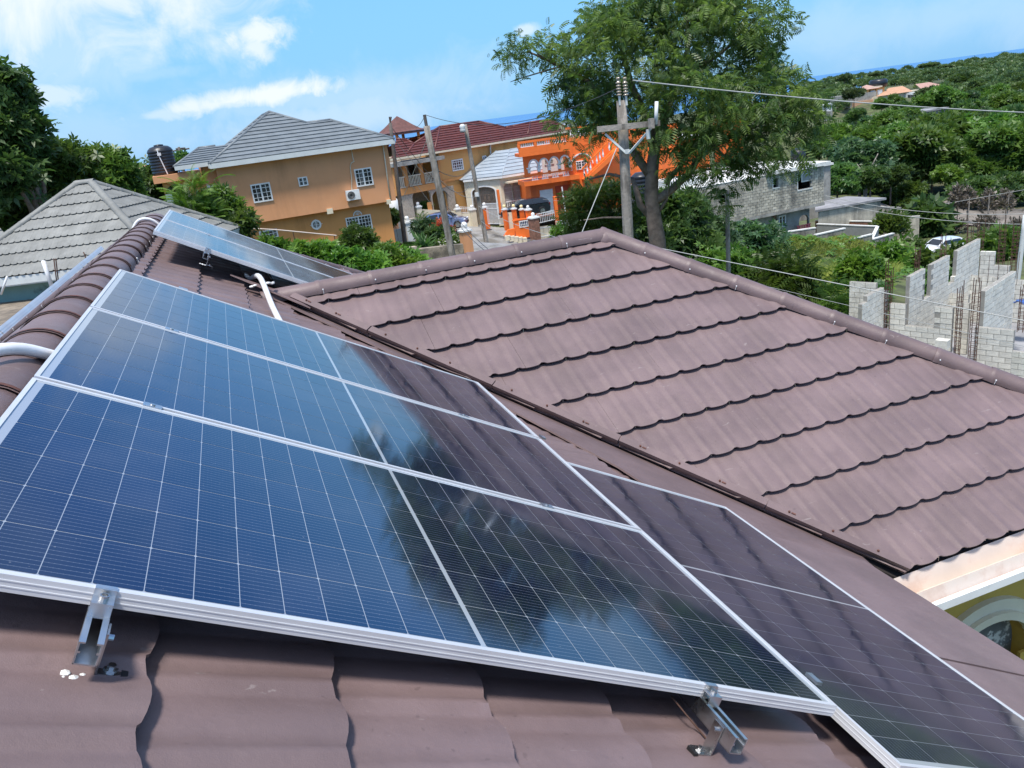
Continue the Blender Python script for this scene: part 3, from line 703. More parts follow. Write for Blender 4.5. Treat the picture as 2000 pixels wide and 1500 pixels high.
# ================================================================ SOLAR PANELS
Ov = Vector((-.64276, 4.91125, -.53683+EYE)); DU = Vector((.865149, 0, -.501501)); DV = Vector((-.005081, -1, -.007452)); DV = (DV-DU*DU.dot(DV)).normalized(); DN = DV.cross(DU); DN = DN if DN.z > 0 else -DN
DN.normalize()
LP, WP, GP = 2.278, 1.134, .02
def panel(label, O, u, v, group, cat='solar panel', cells=True):
    """O: corner of the face, u long axis, v short axis (unit vectors)"""
    n = u.cross(v); flipn = n.z < 0
    if flipn: n = -n
    e = bpy.data.objects.new('solar_panel', None); COL.objects.link(e); e.empty_display_size = .3
    Mx = Matrix(((u.x, v.x, n.x, O.x), (u.y, v.y, n.y, O.y), (u.z, v.z, n.z, O.z), (0, 0, 0, 1)))
    vv = v
    if flipn: pass
    # keep a right-handed frame: y axis = n x u
    y = n.cross(u); yo = 0 if y.dot(v) > 0 else -WP
    Mx = Matrix(((u.x, y.x, n.x, O.x), (u.y, y.y, n.y, O.y), (u.z, y.z, n.z, O.z), (0, 0, 0, 1)))
    e.matrix_world = Mx; tag(e, label, cat, group)
    key = (yo, cells)
    if key not in PM:
        fr = MB(); f, t = .013, .035
        def bar(x0, x1, y0, y1):
            fr.box(x0, x1, y0, y1, -t, 0)
        bar(0, LP, yo, yo+f); bar(0, LP, yo+WP-f, yo+WP); bar(0, f, yo+f, yo+WP-f); bar(LP-f, LP, yo+f, yo+WP-f)
        # grooves of the extrusion: thin proud ribs on the outside faces
        for zz in (-.012, -.024):
            fr.box(-.0012, LP+.0012, yo-.0012, yo, zz-.0012, zz+.0012); fr.box(-.0012, LP+.0012, yo+WP, yo+WP+.0012, zz-.0012, zz+.0012)
            fr.box(-.0012, 0, yo, yo+WP, zz-.0012, zz+.0012); fr.box(LP, LP+.0012, yo, yo+WP, zz-.0012, zz+.0012)
        bs = MB().box(f-.002, LP-f+.002, yo+f-.002, yo+WP-f+.002, -.012, -.0035)
        cw, ch = .0895, .1797
        cm = MB(); c = .0028; cm.add([(-cw/2+c, -ch/2, 0), (cw/2-c, -ch/2, 0), (cw/2, -ch/2+c, 0), (cw/2, ch/2-c, 0), (cw/2-c, ch/2, 0), (-cw/2+c, ch/2, 0), (-cw/2, ch/2-c, 0), (-cw/2, -ch/2+c, 0)], [tuple(range(8))])
        PM[key] = (fr.mesh('frame', M['alu_frame']), bs.mesh('backsheet', M['backsheet']), cm.mesh('cell', M['cell']))
    F_, B_, C_ = PM[key]
    link(F_, 'frame', e); link(B_, 'backsheet', e)
    mx = (WP-2*.0205)/6; px_ = (LP/2-.024-.008-.010)/12
    for h in range(2):
        for i in range(12):
            x = (.024+.012+px_*(i+.5)) if h == 0 else (LP/2+.006+px_*(i+.5))
            for j in range(6):
                o = link(C_, 'cell', e); o.location = (x, yo+.0205+mx*(j+.5), -.0031)
    return e
PM = {}
g1 = 'solar panels in the large array on the brown roof'
names = ['farthest solar panel of the stack of three, next to the bare brown tiles', 'solar panel in the middle of the stack of three on the brown roof', 'solar panel nearest the camera, its near edge held by two aluminium clamps']
for i in range(3): panel(names[i], Ov+DV*(i*(WP+GP)), DU, DV, g1)
O2 = Ov-DN*.035+DU*2.350+DV*1.355
panel('lengthwise solar panel right of the stack of three, beside the roof valley', O2+DU*WP, DV, -DU, g1)
Of = Ov+DN*.040+DU*.032+DV*-4.32
g2 = 'solar panels at the far end of the brown roof'
panel('far solar panel on the side towards the tan house', Of, DU, DV, g2)
panel('far solar panel with its front edge raised over a dark gap', Of+DV*(WP+GP), DU, DV, g2)
# panels on the hidden left slope: only their upper frame edges show over the ridge
DUl = Vector((-cS, 0, -sS))
for i, y in enumerate((7.35, 6.20, 5.05, 3.90)):
    panel(['farthest', 'second farthest', 'second nearest', 'nearest'][i]+' of four solar panels showing only a frame edge left of the ridge', Vector((-1.05, y, EYE-.592)), DUl, Vector((0, -1, 0)), 'solar panels on the left slope behind the ridge')
# rails with clamps and feet
RF = Fr((0, 0, 0), 90)
def rail(label, base, u, v0, v1, clamps, ends, feet, dn=.0, grp='mounting rails under the solar panels'):
    """rail along DV at distance u from the corner `base`; frame: x=DU, y=-DV, z=DN"""
    e = bpy.data.objects.new('mounting_rail', None); COL.objects.link(e); X, Y, Z = DU, -DV, DN
    O = base+DU*u
    e.matrix_world = Matrix(((X.x, Y.x, Z.x, O.x), (X.y, Y.y, Z.y, O.y), (X.z, Y.z, Z.z, O.z), (0, 0, 0, 1)))
    tag(e, label, 'rail', grp)
    t = -.036-dn; w = .020; h = .045; b = MB()
    # open C profile
    for x0, x1, z0, z1 in ((-w, w, t-h, t-h+.003), (-w, -w+.003, t-h, t), (w-.003, w, t-h, t), (-w+.003, -w+.011, t-.003, t), (w-.011, w-.003, t-.003, t), (-w+.003, -w+.007, t-.022, t-.018), (w-.007, w-.003, t-.022, t-.018)):
        b.box(x0, x1, -v1, -v0, z0, z1)
    b.build('rail', M['alu'], e)
    for v in clamps:
        c = MB().box(-.028, .028, -v-.017, -v+.017, -.001, .004); c.box(-.02, .02, -v-.008, -v+.008, -.03, -.001)
        o = c.build('middle_clamp', M['alu'], e); MB().lathe(0, -v, [(.008, 0), (.008, .004), (.0055, .0045)], 10, .004).build('bolt', M['steel'], o)
    for v in ends:
        c = MB(); sg = 1 if v > 0 else -1
        y0 = -v
        c.box(-.019, .019, y0-.001-.009*0, y0+.010, -.001, .0035)          # lip over the frame
        c.box(-.019, .019, y0-.030, y0-.0015, -.014, -.010); c.box(-.019, .019, y0-.0045, y0-.0015, -.010, .0035); c.box(-.019, .019, y0-.033, y0-.029, -.040, -.010); c.box(-.019, .019, y0-.0045, y0-.0015, -.036, -.014)
        o = c.build('end_clamp', M['alu'], e); MB().lathe(0, y0-.016, [(.0085, 0), (.0085, .009), (.006, .009), (.005, .004)], 12, -.010).build('bolt', M['steel'], o)
    for v, sd_ in feet:
        c = MB(); y0 = -v; x0 = sd_*(w+.0015); gz = -HR+.004
        c.box(x0, x0+sd_*.004, y0-.018, y0+.018, gz, t-.006); c.box(x0, x0+sd_*.045, y0-.018, y0+.018, gz, gz+.004)
        o = c.build('foot', M['steel'], e)
        q = MB().lathe(x0+sd_*.026, y0, [(.013, 0), (.013, .003), (.0075, .003), (.0075, .010)], 6, gz+.004); q.tube([(x0-sd_*.01, y0, t-.022), (x0+sd_*.014, y0, t-.022)], .006, 8); q.build('bolt', M['steel'], o)
        MB().box(min(x0+sd_*.044, x0+sd_*.056), max(x0+sd_*.044, x0+sd_*.056), y0-.020, y0+.012, gz-.012, gz+.006).build('gasket', M['black'], o)
        s_ = MB()
        for k in range(9): s_.ball((x0-sd_*random.uniform(-.005, .050), y0-.024+random.uniform(-.012, .010), gz-.002), random.uniform(.004, .011), 7, .5)
        s_.build('sealant', M['seal'], o)
    return e
rail('left aluminium rail, its open end jutting out below the nearest panel', Ov, .337, -.12, 3.56, [WP+.01, 2*WP+.03], [3*WP+.04], [(3.50, 1), (1.7, 1), (.1, 1)])
rail('right aluminium rail, its end jutting out beside white sealant', Ov, 1.805, -.12, 3.60, [WP+.01, 2*WP+.03], [3*WP+.04], [(3.54, -1), (1.7, -1), (.1, -1)])
for v in (.0,):
    pass
o = MB()
for u_ in (.343, 1.835):
    o = MB().obox(Ov+DU*u_-DV*.012+DN*.001, DU, DV, DN, .05, .028, .006); o = o.build('clamp', M['alu']); tag(o, ['small clamp on the far edge of the stack of three panels, left one', 'small clamp on the far edge of the stack of three panels, right one'][0 if u_ < 1 else 1], 'clamp', 'small clamps on the far edge')
for v_, lb in ((1.08-0, 'upper'), (3.30, 'lower')):
    o = MB().obox(Ov+DU*2.322+DV*v_-DN*.004, DU, DV, DN, .024, .05, .010).build('clamp', M['alu']); tag(o, lb+' clamp on the long edge between the stack of three and the lengthwise panel', 'clamp', 'clamps along the seam beside the lengthwise panel')
rail('aluminium rail whose end shows in the dark gap under the far solar panels', Of, .42, -.1, 2.36, [WP+.01], [2*WP+.02], [(2.34, 1), (.2, 1)], 0)
rail('right hand aluminium rail hidden deep under the far solar panels', Of, 1.85, -.1, 2.30, [WP+.01], [], [(.2, 1)], 0)
# conduits
def pipe(name, pts, r, m, label, cat, grp=None, n=12):
    P = [Vector(p) for p in pts]; Q = []
    for i in range(len(P)-1):
        p0, p1, p2, p3 = P[max(i-1, 0)], P[i], P[i+1], P[min(i+2, len(P)-1)]
        for k in range(6):
            t = k/6; Q.append(.5*((2*p1)+(p2-p0)*t+(2*p0-5*p1+4*p2-p3)*t*t+(-p0+3*p1-3*p2+p3)*t**3))
    Q.append(P[-1]); c = sum(Q, Vector())/len(Q); mb = MB().tube([q-c for q in Q], r, n); o = mb.build(name, m, None, True); o.location = c; return tag(o, label, cat, grp)
pipe('conduit_pipe', [(-1.30, 2.55, EYE-.76), (-1.04, 2.75, EYE-.61), (-.90, 2.87, EYE-.525), (-.78, 3.00, EYE-.53), (-.66, 3.14, EYE-.63), (-.50, 3.28, EYE-.74)], .021, M['pvc'], 'white plastic conduit arching over the brown ridge caps beside the nearest panels', 'pipe', 'white conduits on the brown roof')
pipe('conduit_pipe', [(-1.0, 9.05, EYE-.74), (-.97, 9.05, EYE-.64), (-.91, 9.06, EYE-.555), (-.84, 9.06, EYE-.53), (-.76, 9.07, EYE-.555), (-.69, 9.08, EYE-.64), (-.66, 9.08, EYE-.74)], .015, M['pvc'], 'white plastic conduit crossing the ridge caps at the far end of the ridge', 'pipe', 'white conduits on the brown roof')
pipe('conduit_pipe', [(.02, 7.75, zA(.02, .03)), (.05, 7.40, zA(.05, .06)), (.12, 6.80, zA(.12, .17)), (.15, 6.1, zA(.15, .07)), (.18, 5.35, zA(.18, .04)), (.20, 4.8, zA(.20, .05))], .022, M['pvc'], 'white plastic conduit running from the far panels over the wing ridge end', 'pipe', 'white conduits on the brown roof')
o = MB()
for k in range(6): o.ball((random.uniform(-.09, .09), random.uniform(-.03, .03), random.uniform(-.01, .01)), random.uniform(.015, .03), 7, .4)
o = o.build('sealant_blob', M['seal'], None, True); o.location = (.13, 6.72, zA(.13, .13)); tag(o, 'smear of white sealant under the conduit at the wing ridge end', 'sealant')
pipe('cable', [(.80, 1.5, zA(.8, .09)), (.87, 1.38, zA(.87, .02)), (.92, 1.42, zA(.92, .06)), (.95, 1.6, zA(.95, .09))], .0025, M['rebar'], 'thin red wire drooping under the nearest panel beside the right rail', 'cable', n=6)
# ================================================================ GREY ROOF HOUSE (left neighbour)
k_ = 2.5/2.8
P = at(0, 541, 29.86*k_); GF = Fr(Vector((P.x, P.y, 0)), 112)
grey = GF.thing('grey_roof_house', 'low house with pale grey tiled hip roof at the left, behind the ridge caps', 'house')
gz = P.z; b = 3.05; g = GF.p
ax0, az0 = GF.p(150, 358, b); ax1, _ = GF.p(178, 356, b); az0 = GF.p(165, 357, b)[1]
rise = az0-gz; sg = math.atan2(rise, b); cg, sn = math.cos(sg), math.sin(sg)
Ls = b/cg; kk = 8; ed = [Ls*i/kk for i in range(kk+1)]
xr_ = ax1+b*1.02
PF = Vector((0, b, az0)); zero = Vector((0, 0, 0))
tile_slope(PF, (1, 0, 0), (0, -cg, -sn), (0, -sn, cg), [-.03]+ed[1:], ax0-6.5, xr_+.1, lambda s: ax0-max(s, 0)*cg*1.0, lambda s: ax1+max(s, 0)*cg, M['greytile'], grey, wsheet=PIT*30, name='tile_course', ns=7, seam=False, org=zero, lift=.040, sa=2.0, pa=1.6)
PR = Vector((ax1, 0, az0))
tile_slope(PR, (0, 1, 0), (cg, 0, -sn), (sn, 0, cg), [-.03]+ed[1:], b-4.2, b+4.4, lambda s: b-max(s, 0)*cg, lambda s: b+max(s, 0)*cg, M['greytile'], grey, wsheet=PIT*45, name='tile_course', ns=7, seam=False, org=zero, lift=.040, sa=2.0, pa=1.6)
def gslab(pts, m, t=(0, 0, -.03), name='roof_slope'): return MB().slab(pts, t).build(name, m, grey)
gslab([(ax0, b, az0), (ax1, b, az0), (ax1+b, 2*b, gz), (ax0-b, 2*b, gz)], M['greytile'])
gslab([(ax0, b, az0), (ax0-b, 0, gz), (ax0-b, 2*b, gz)], M['greytile'])
for A, B in (((ax0, b, az0), (ax0-b, 0, gz)), ((ax1, b, az0), (ax1+b, 0, gz)), ((ax1, b, az0), (ax1+b, 2*b, gz)), ((ax0, b, az0), (ax0-b, 2*b, gz)), ((ax0, b, az0), (ax1+.1, b, az0))):
    caps(Vector(A)+Vector((0, 0, .0)), Vector(B), .42, .12, .10, M['greytile'], parent=grey, org=zero)
MB().ball(Vector((ax0, b, az0-.03)), .15, 12, .9).build('hip_knob', M['greytile'], grey, True)
MB().box(ax0-b, ax1+b+.05, -.05, -.01, gz-.26, gz-.03).box(ax1+b-.02, ax1+b+.03, -.01, 2*b, gz-.26, gz-.03).build('fascia', M['fascia'], grey)
MB().box(ax0-b+.2, ax1+b-.45, .5, 2*b-.3, -1.0, gz-.05).build('wall', M['teal'], grey)
MB().box(ax0-b+.2, ax1+b-.1, -.01, .5, gz-.30, gz-.24).build('soffit', M['fascia'], grey)
# lower wing of the same roof at the frame edge
lz = GF.p(0, 440, 2.5)[1]; lx = GF.p(0, 440, 2.5)[0]
courses([(lx-5, 2.5, lz+.05), (lx-.1, 2.5, lz+.05), (lx+1.5, .9, lz-.75), (lx-5, .9, lz-.75)], M['greytile'], grey, .4, .05)
# rough concrete apron in front, raised level with the neighbour's floor
az_ = GF.p(0, 640, -3.2)[1]
o = GF.one('concrete_yard', MB().box(-9, 7.5, -6.0, .5, -1.5, gz-.80), M['dirt'], None, None, kind='structure')
x_, z_ = GF.p(480/4.762, 340+1060/4.762, -.35); x2, z2 = GF.p(400/4.762, 340+805/4.762, -.25)
def up(fr, pxa, pya, pxb, pyb, y, r, m, name, label, cat, grp=None, n=8, r2=None, extra=None):
    """an upright or leaning rod between two pixels on the local plane y"""
    xa, za = fr.p(pxa, pya, y); xb, zb = fr.p(pxb, pyb, y)
    F = Fr(fr.w(xb, y, zb), 90); mb = MB().tube([(0, 0, 0), fr.w(xa, y, za)-fr.w(xb, y, zb)], r, n, r2=r2)
    return F.one(name, mb, m, label, cat, grp, True)
up(GF, 84, 509, 103, 565, -.5, .055, M['pvc'], 'vent_pipe', 'leaning white plastic pipe in front of the teal wall', 'pipe')
up(GF, 105, 505, 112, 560, -.55, .016, M['rebar'], 'rebar_rod', 'tall pair of dark rods before the teal wall, left', 'rod', 'dark rods before the teal wall')
up(GF, 109, 505, 115, 558, -.50, .016, M['rebar'], 'rebar_rod', 'dark rod just right of the tallest one, before the teal wall', 'rod', 'dark rods before the teal wall')
up(GF, 163, 492, 172, 516, -.5, .016, M['rebar'], 'rebar_rod', 'short dark rod standing at the rail near the grey eave', 'rod', 'dark rods before the teal wall')
up(GF, 14, 540, 2, 575, -.5, .03, M['pvc'], 'hose', 'pale hose hanging from the grey eave at the frame edge', 'hose')

# ================================================================ TAN TWO-STOREY HOUSE
P = at(774, 391, 45.2); TF = Fr(Vector((P.x, P.y, P.z-2.75)), 87.3)
tan = TF.thing('tan_house', 'two storey tan rendered house with a grey tile roof and white barred windows', 'house')
zf = 2.75                                       # floor line
p = TF.p
xl, _ = p(446, 435); ze_ = p(760, 281)[1]; xl2 = p(424, 322)[0]; xl = (xl+xl2)/2
DEP = 8.5
MB().box(xl, 0, 0, DEP, zf, ze_+.35).build('upper_wall', M['tan'], tan)
MB().box(xl+.6, -.34, .42, DEP, -1.2, zf-.003).build('lower_wall', M['tan2'], tan)
xr2 = p(394, 326, 1.5)[0]
MB().box(xr2, xl-.003, 1.5, DEP-.5, -1.0, ze_+.3).build('side_wall', M['tan'], tan)
MB().xz([(xl-.003, zf), (xl+.9, zf-.005), (xl-.003, zf-1.0)], .45, 3.0).build('wall_corner', M['tan2'], tan) if False else None
# roof
ov = -.55
E1 = TF.p(408.7, 319.6, ov); E2 = TF.p(770, 272, ov); ez = (E1[1]+E2[1])/2
sl = R(31); nrm = (0, -math.sin(sl), math.cos(sl)); P0 = (E1[0], ov, ez)
q = lambda px, py: TF.onplane(px, py, P0, nrm)
apx = q(525.7, 218.7); vly = q(598.5, 239.5); rd2 = q(645, 235); e1 = Vector((E1[0], ov, ez)); e2 = Vector((E2[0], ov, ez))
rd2.z = vly.z = (rd2.z+vly.z)/2; rd2.y = vly.y = ov+(vly.z-ez)/math.tan(sl)
courses([e1, e2, rd2, vly, apx], M['slate'], tan, .36, .05)
nl = (apx-e1).cross(Vector((0, 1, 0))).normalized()
bk = TF.onplane(503.6, 226, apx, nl); L_ = 4.2; bk = apx+Vector((0, 3.4, 0)); e1b = e1+Vector((0, 3.4+(apx.y-e1.y)*.9, 0))
courses([e1, apx, bk, e1b], M['slate'], tan, .36, .05)
courses([e2, rd2, rd2+Vector((0, 2*(DEP/2-rd2.y)*0+.8, 0)), e2+Vector((0, 2*(rd2.y-ov)+.8, 0))], M['slate'], tan, .36, .05)
MB().slab([apx, bk, bk+Vector((5, 4, -2.5)), vly+Vector((0, .8, 0)), vly], (0, 0, -.05)).build('roof_slope', M['slate'], tan)
MB().slab([vly+Vector((0, .8, 0)), rd2+Vector((0, .8, 0)), e2+Vector((0, 2*(rd2.y-ov)+.8, 0)), e2+Vector((-6, 2*(rd2.y-ov)+.8, 0))], (0, 0, -.05)).build('roof_slope', M['slate'], tan)
def ridge(parent, A, B, r, m, name='ridge_cap'):
    MB().tube([A, B], r, 8).build(name, m, parent, True)
for A, B in ((e1, apx), (apx, vly), (vly, rd2), (rd2, e2), (apx, bk), (bk, e1b)): ridge(tan, A, B, .085, M['slate'])
# lower roof extension to the left
s2 = TF.p(377.5, 320, 1.0); s3 = TF.p(340, 325.5, 1.0); s4 = TF.p(388, 289.5, 3.4); s5 = TF.p(421, 285.8, 3.4)
courses([(s3[0], 1.0, s3[1]), (E1[0]+1.4, 1.0, s3[1]), (s5[0]+1.4, 3.4, s4[1]), (s4[0], 3.4, s4[1])], M['slate'], tan, .36, .05)
courses([(s3[0], 1.0, s3[1]), (s4[0], 3.4, s4[1]), (s3[0], 6.2, s3[1])], M['slate'], tan, .36, .05)
ridge(tan, (s3[0], 1.0, s3[1]), (s4[0], 3.4, s4[1]), .08, M['slate']); ridge(tan, (s4[0], 3.4, s4[1]), (s5[0], 3.4, s4[1]), .08, M['slate'])
MB().box(E1[0], E2[0], ov-.03, ov, ez-.24, ez).box(E2[0], E2[0]+.03, ov, ov+7, ez-.24, ez).box(E1[0]-.03, E1[0], ov, 1.5, ez-.22, ez).build('fascia', M['fascia'], tan)
MB().box(s3[0], E1[0], .95, .99, s3[1]-.2, s3[1]+.0).build('fascia', M['fascia'], tan)
MB().box(E1[0], E2[0], ov, .0, ez-.25, ez-.20).build('soffit', M['fascia'], tan)
def twin(*a, **k): return win(TF, tan, *a, **k)
twin((488, 361), (526, 354.5), (496, 397), 0, 4, 4, fw=.07)
twin((581, 347), (599, 344), (584.5, 364.5), 0, 2, 2)
twin((690.5, 331), (724, 326), (697, 365.7), 0, 4, 4, fw=.07)
twin((505, 452), (541, 447.5), (514, 482), .42, 4, 4, fw=.07)
w5 = twin((674, 426), (723, 417.5), (681, 454), .42, 8, 4, fw=.06)
x0, z1 = p(674, 426, .42); x1, _ = p(723, 417.5, .42); cx = (x0+x1)/2; z1 = p(698, 421, .42)[1]
mb = MB(); archtrim(mb, cx, .40, z1+.02, .20, .05, .37, .42, 10)
for a in (35, 65, 90, 115, 145): mb.obox((cx+.12*math.cos(R(a)), .39, z1+.02+.12*math.sin(R(a))), (math.cos(R(a)), 0, math.sin(R(a))), (0, 1, 0), (-math.sin(R(a)), 0, math.cos(R(a))), .2, .03, .02)
mb.build('fanlight', M['white'], w5)
vx_, vz_ = p(617.5, 438.7, .42)
mb = MB(); archtrim(mb, vx_, .34, vz_, .17, .07, .36, .42, 16)
ring2 = MB()
for i in range(28):
    a0, a1 = 2*math.pi*i/28, 2*math.pi*(i+1)/28
    ring2.xz([(vx_+.18*math.cos(a0), vz_+.18*math.sin(a0)), (vx_+.27*math.cos(a0), vz_+.27*math.sin(a0)), (vx_+.27*math.cos(a1), vz_+.27*math.sin(a1)), (vx_+.18*math.cos(a1), vz_+.18*math.sin(a1))], .36, .42)
for k in (-.09, -.03, .03, .09): ring2.box(vx_+k-.008, vx_+k+.008, .37, .40, vz_-.19, vz_+.19)
ring2.box(vx_-.34, vx_+.34, .385, .40, vz_-.012, vz_+.012); ring2.box(vx_-.012, vx_+.012, .381, .405, vz_-.30, vz_+.30)
ov_ = ring2.build('round_window', M['white'], tan); MB().lathe(0, 0, [(.19, 0), (.19, .01)], 16).build('pane', M['glass'], ov_)
ov_.children[0].rotation_euler = (R(90), 0, 0); ov_.children[0].location = (vx_, .415, vz_)
for (a, b_, c, d_) in ((403, 361, 412, 384), (411.5, 364, 419, 383), (424.5, 366, 431, 388)):
    x0, z1 = p(a, b_, 1.5); x1, z0 = p(c, d_, 1.5); x1 = x0+.16
    if x1 > xl: x1 = xl-.05; x0 = x1-.16
    MB().box(x0, x1, 1.44, 1.52, z0, z1).build('slit_window', M['white'], tan)
# pipes, bracket
def tpipe(pts, r, m, name='pipe', y=-.05, parent=tan, fr=TF):
    P = [(*[fr.p(a, b_, y)[0]], y, fr.p(a, b_, y)[1]) for a, b_ in pts]; return MB().tube(P, r, 6).build(name, m, parent, True)
tpipe([(748, 284), (762, 387)], .035, M['cream'], 'downpipe')
x0, z0 = p(643, 412, .2); MB().box(x0-.16, x0+.16, -.05, .42, z0-.14, z0+.14).build('bracket', M['cream'], tan)
x0, z0 = p(757, 393, .2); MB().box(x0-.12, x0+.12, -.1, .42, z0-.14, z0+.10).build('bracket', M['cream'], tan)
# balcony porch with arch
bx0, bz = p(299, 351, 1.6); bx1 = p(392, 338, 1.6)[0]; sb = p(300, 346, 1.6)[1]
MB().box(bx0, bx1, 1.3, 6, bz-.22, sb+.02).build('porch_slab', M['tan'], tan)
cA, _ = p(346, 372, 1.8); zA_ = p(345, 383, 1.8)[1]; wA = 1.10
mb = MB(); arcade(mb, p(316, 352, 1.8)[0], xr2+.1, -1, bz-.225, [(cA, 1.25, zA_, .62)], 1.7, 1.95, 14); mb.build('porch_wall', M['tan2'], tan)
MB().box(p(321, 370, 1.65)[0]-.02, p(333, 370, 1.65)[0], 1.62, 1.69, -1, p(322, 380, 1.65)[1]).build('porch_column', M['white'], tan)
# tank on the porch slab
tx, tz = p(325, 345, 3.0); TK = Fr(TF.w(tx, 3.0, sb+.02), 87)
tank = TK.thing('water_tank', 'black ribbed plastic water tank on the porch roof of the tan house', 'tank')
pr = [(.60, 0), (.62, .05)]
for i in range(8): pr += [(.62, .08+i*.15), (.645, .11+i*.15), (.645, .16+i*.15), (.62, .19+i*.15)]
pr += [(.60, 1.30), (.46, 1.42), (.30, 1.46)]
MB().lathe(0, 0, pr, 24).build('tank_body', M['tank'], tank, True); MB().lathe(0, 0, [(.24, 1.44), (.24, 1.52), (.05, 1.55)], 16).build('lid', M['tank'], tank, True)
MB().tube([(-.12, -.66, 1.3), (-.08, -.68, .9), (.02, -.69, .4), (.10, -.67, .02)], .03, 6).box(-.16, .02, -.74, -.66, .98, 1.12).build('float_pipe', M['pvc'], tank)
# air conditioner
ax, az1 = p(674, 376, -.15); ax2, _ = p(701, 372, -.15); az2 = p(678, 394, -.15)[1]
AF = Fr(TF.w((ax+ax2)/2, -.02, az2+.05), 87.3); ac = AF.thing('air_conditioner', 'white outdoor air conditioner unit hung under the upper right window of the tan house', 'air conditioner')
w_ = (ax2-ax)/2*.95; h_ = .52
MB().box(-w_, w_, -.32, -.04, 0, h_).build('casing', M['white'], ac)
c_ = MB()
for r0 in (.09, .15, .205): c_.tube([(-.12+r0*math.cos(t*math.pi/8), -.335, h_/2+r0*math.sin(t*math.pi/8)) for t in range(17)], .008, 4)
c_.build('fan_grille', mat('grille_grey', (.30, .30, .30), .5), ac); d = MB().lathe(0, 0, [(.20, 0), (.20, .004)], 16).build('fan', M['black'], ac); d.rotation_euler = (R(90), 0, 0); d.location = (-.12, -.322, h_/2)
MB().box(-w_+.05, -w_+.1, -.3, 0, -.06, 0).box(w_-.1, w_-.05, -.3, 0, -.06, 0).build('bracket', M['steel'], ac)
tpipe([(686, 290), (690, 312), (692, 315), (686, 318), (684, 326), (687, 350), (687, 373)], .025, M['cream'], 'conduit', -.05)
# rusty rail fence in front
FF = Fr(TF.w(0, -6, 0), 87.3); mb = MB(); a = FF.p(426, 442, 0); c = FF.p(657, 460, 0)
pf = FF.thing('pipe_fence', 'rusty white pipe rail on thin posts before the lower wall of the tan house', 'fence')
MB().tube([(a[0], 0, a[1]), ((a[0]+c[0])/2, 0, (a[1]+c[1])/2+.05), (c[0], 0, c[1])], .03, 6).build('rail', M['gutter'], pf)
for xx in (.02, .35, .62, .98):
    x_ = a[0]+(c[0]-a[0])*xx; z_ = a[1]+(c[1]-a[1])*xx; MB().tube([(x_, 0, z_-2.2), (x_, 0, z_)], .025, 6).build('post', M['rebar'], pf)

# ================================================================ RED ROOF HOUSE
P = at(900, 400, 73); RFm = Fr(Vector((P.x, P.y, P.z-.3)), 67); p = RFm.p
redh = RFm.thing('red_roof_house', 'long ochre two storey house with a dark red tile roof and arched balcony', 'house')
gx0, gz0 = p(763.6, 307, -.5); gx1, gz1 = p(1057, 266, -.5); ge = (gz0+gz1)/2; gx1 += 6
sl = R(29); nrm = (0, -math.sin(sl), math.cos(sl)); P0 = (gx0, -.5, ge); q = lambda a, b_: RFm.onplane(a, b_, P0, nrm)
pts = [q(774, 271.7), q(794, 273.4), q(809, 281), q(858.8, 248), q(935, 237.6), q(988, 249.5), q(1000, 247), q(1035, 239.5), q(1073, 233.7), q(1103, 247)]
front = [Vector((gx0, -.5, ge))]+pts+[Vector((gx1, -.5, ge))]
courses(front, M['red'], redh, .40, .06)
ry = max(v.y for v in front)
back = [Vector((v.x, 2*ry-v.y, v.z)) for v in front]
MB().slab(back, (0, 0, -.05)).build('roof_slope', M['red'], redh)
for i in range(len(pts)-1): ridge(redh, pts[i], pts[i+1], .12, M['red'])
ridge(redh, pts[3], q(850, 288), .10, M['red'], 'hip_cap'); ridge(redh, q(809, 281), q(797, 296), .10, M['red'], 'hip_cap'); ridge(redh, pts[7], q(1031, 262), .1, M['red'], 'hip_cap')
for i in (3, 4, 7):                           # fill towards the back so nothing is open
    pass
MB().slab([pts[3], pts[4], Vector((pts[4].x, 2*ry-pts[4].y, pts[4].z)), Vector((pts[3].x, 2*ry-pts[3].y, pts[3].z))], (0, 0, -.05)).build('roof_slope', M['red'], redh)
MB().box(gx0-.1, gx1, -.66, -.50, ge-.16, ge-.01).build('gutter', M['cream'], redh)
xs = p(866, 360, 0)[0]
MB().box(xs, gx1-.5, 0, 2*ry, -1, ge-.02).build('wall', M['yellow'], redh)
MB().box(gx0+.3, xs-.003, 2.6, 2*ry, -1, ge-.02).build('wall', M['creamstone'], redh)
MB().box(xs-.01, p(925, 344, -.05)[0], -.10, -.003, p(890, 349.5, -.05)[1]-.1, p(890, 349.5, -.05)[1]+.1).build('ledge', M['tan2'], redh)
def rwin(*a, **k): return win(RFm, redh, *a, **k)
rwin((880.8, 313), (902.5, 309), (883.6, 335), 0, 5, 4, fw=.1, bar=.05); rwin((941.3, 304.7), (948.5, 303.2), (942.2, 314.6), 0, 2, 1, fw=.08); rwin((907, 367.5), (916.8, 365.5), (908.8, 378.4), 0, 2, 2, fw=.12)
tpipe([(963, 280), (958, 283), (957.5, 290), (961, 330)], .07, M['white'], 'downpipe', -.1, redh, RFm)
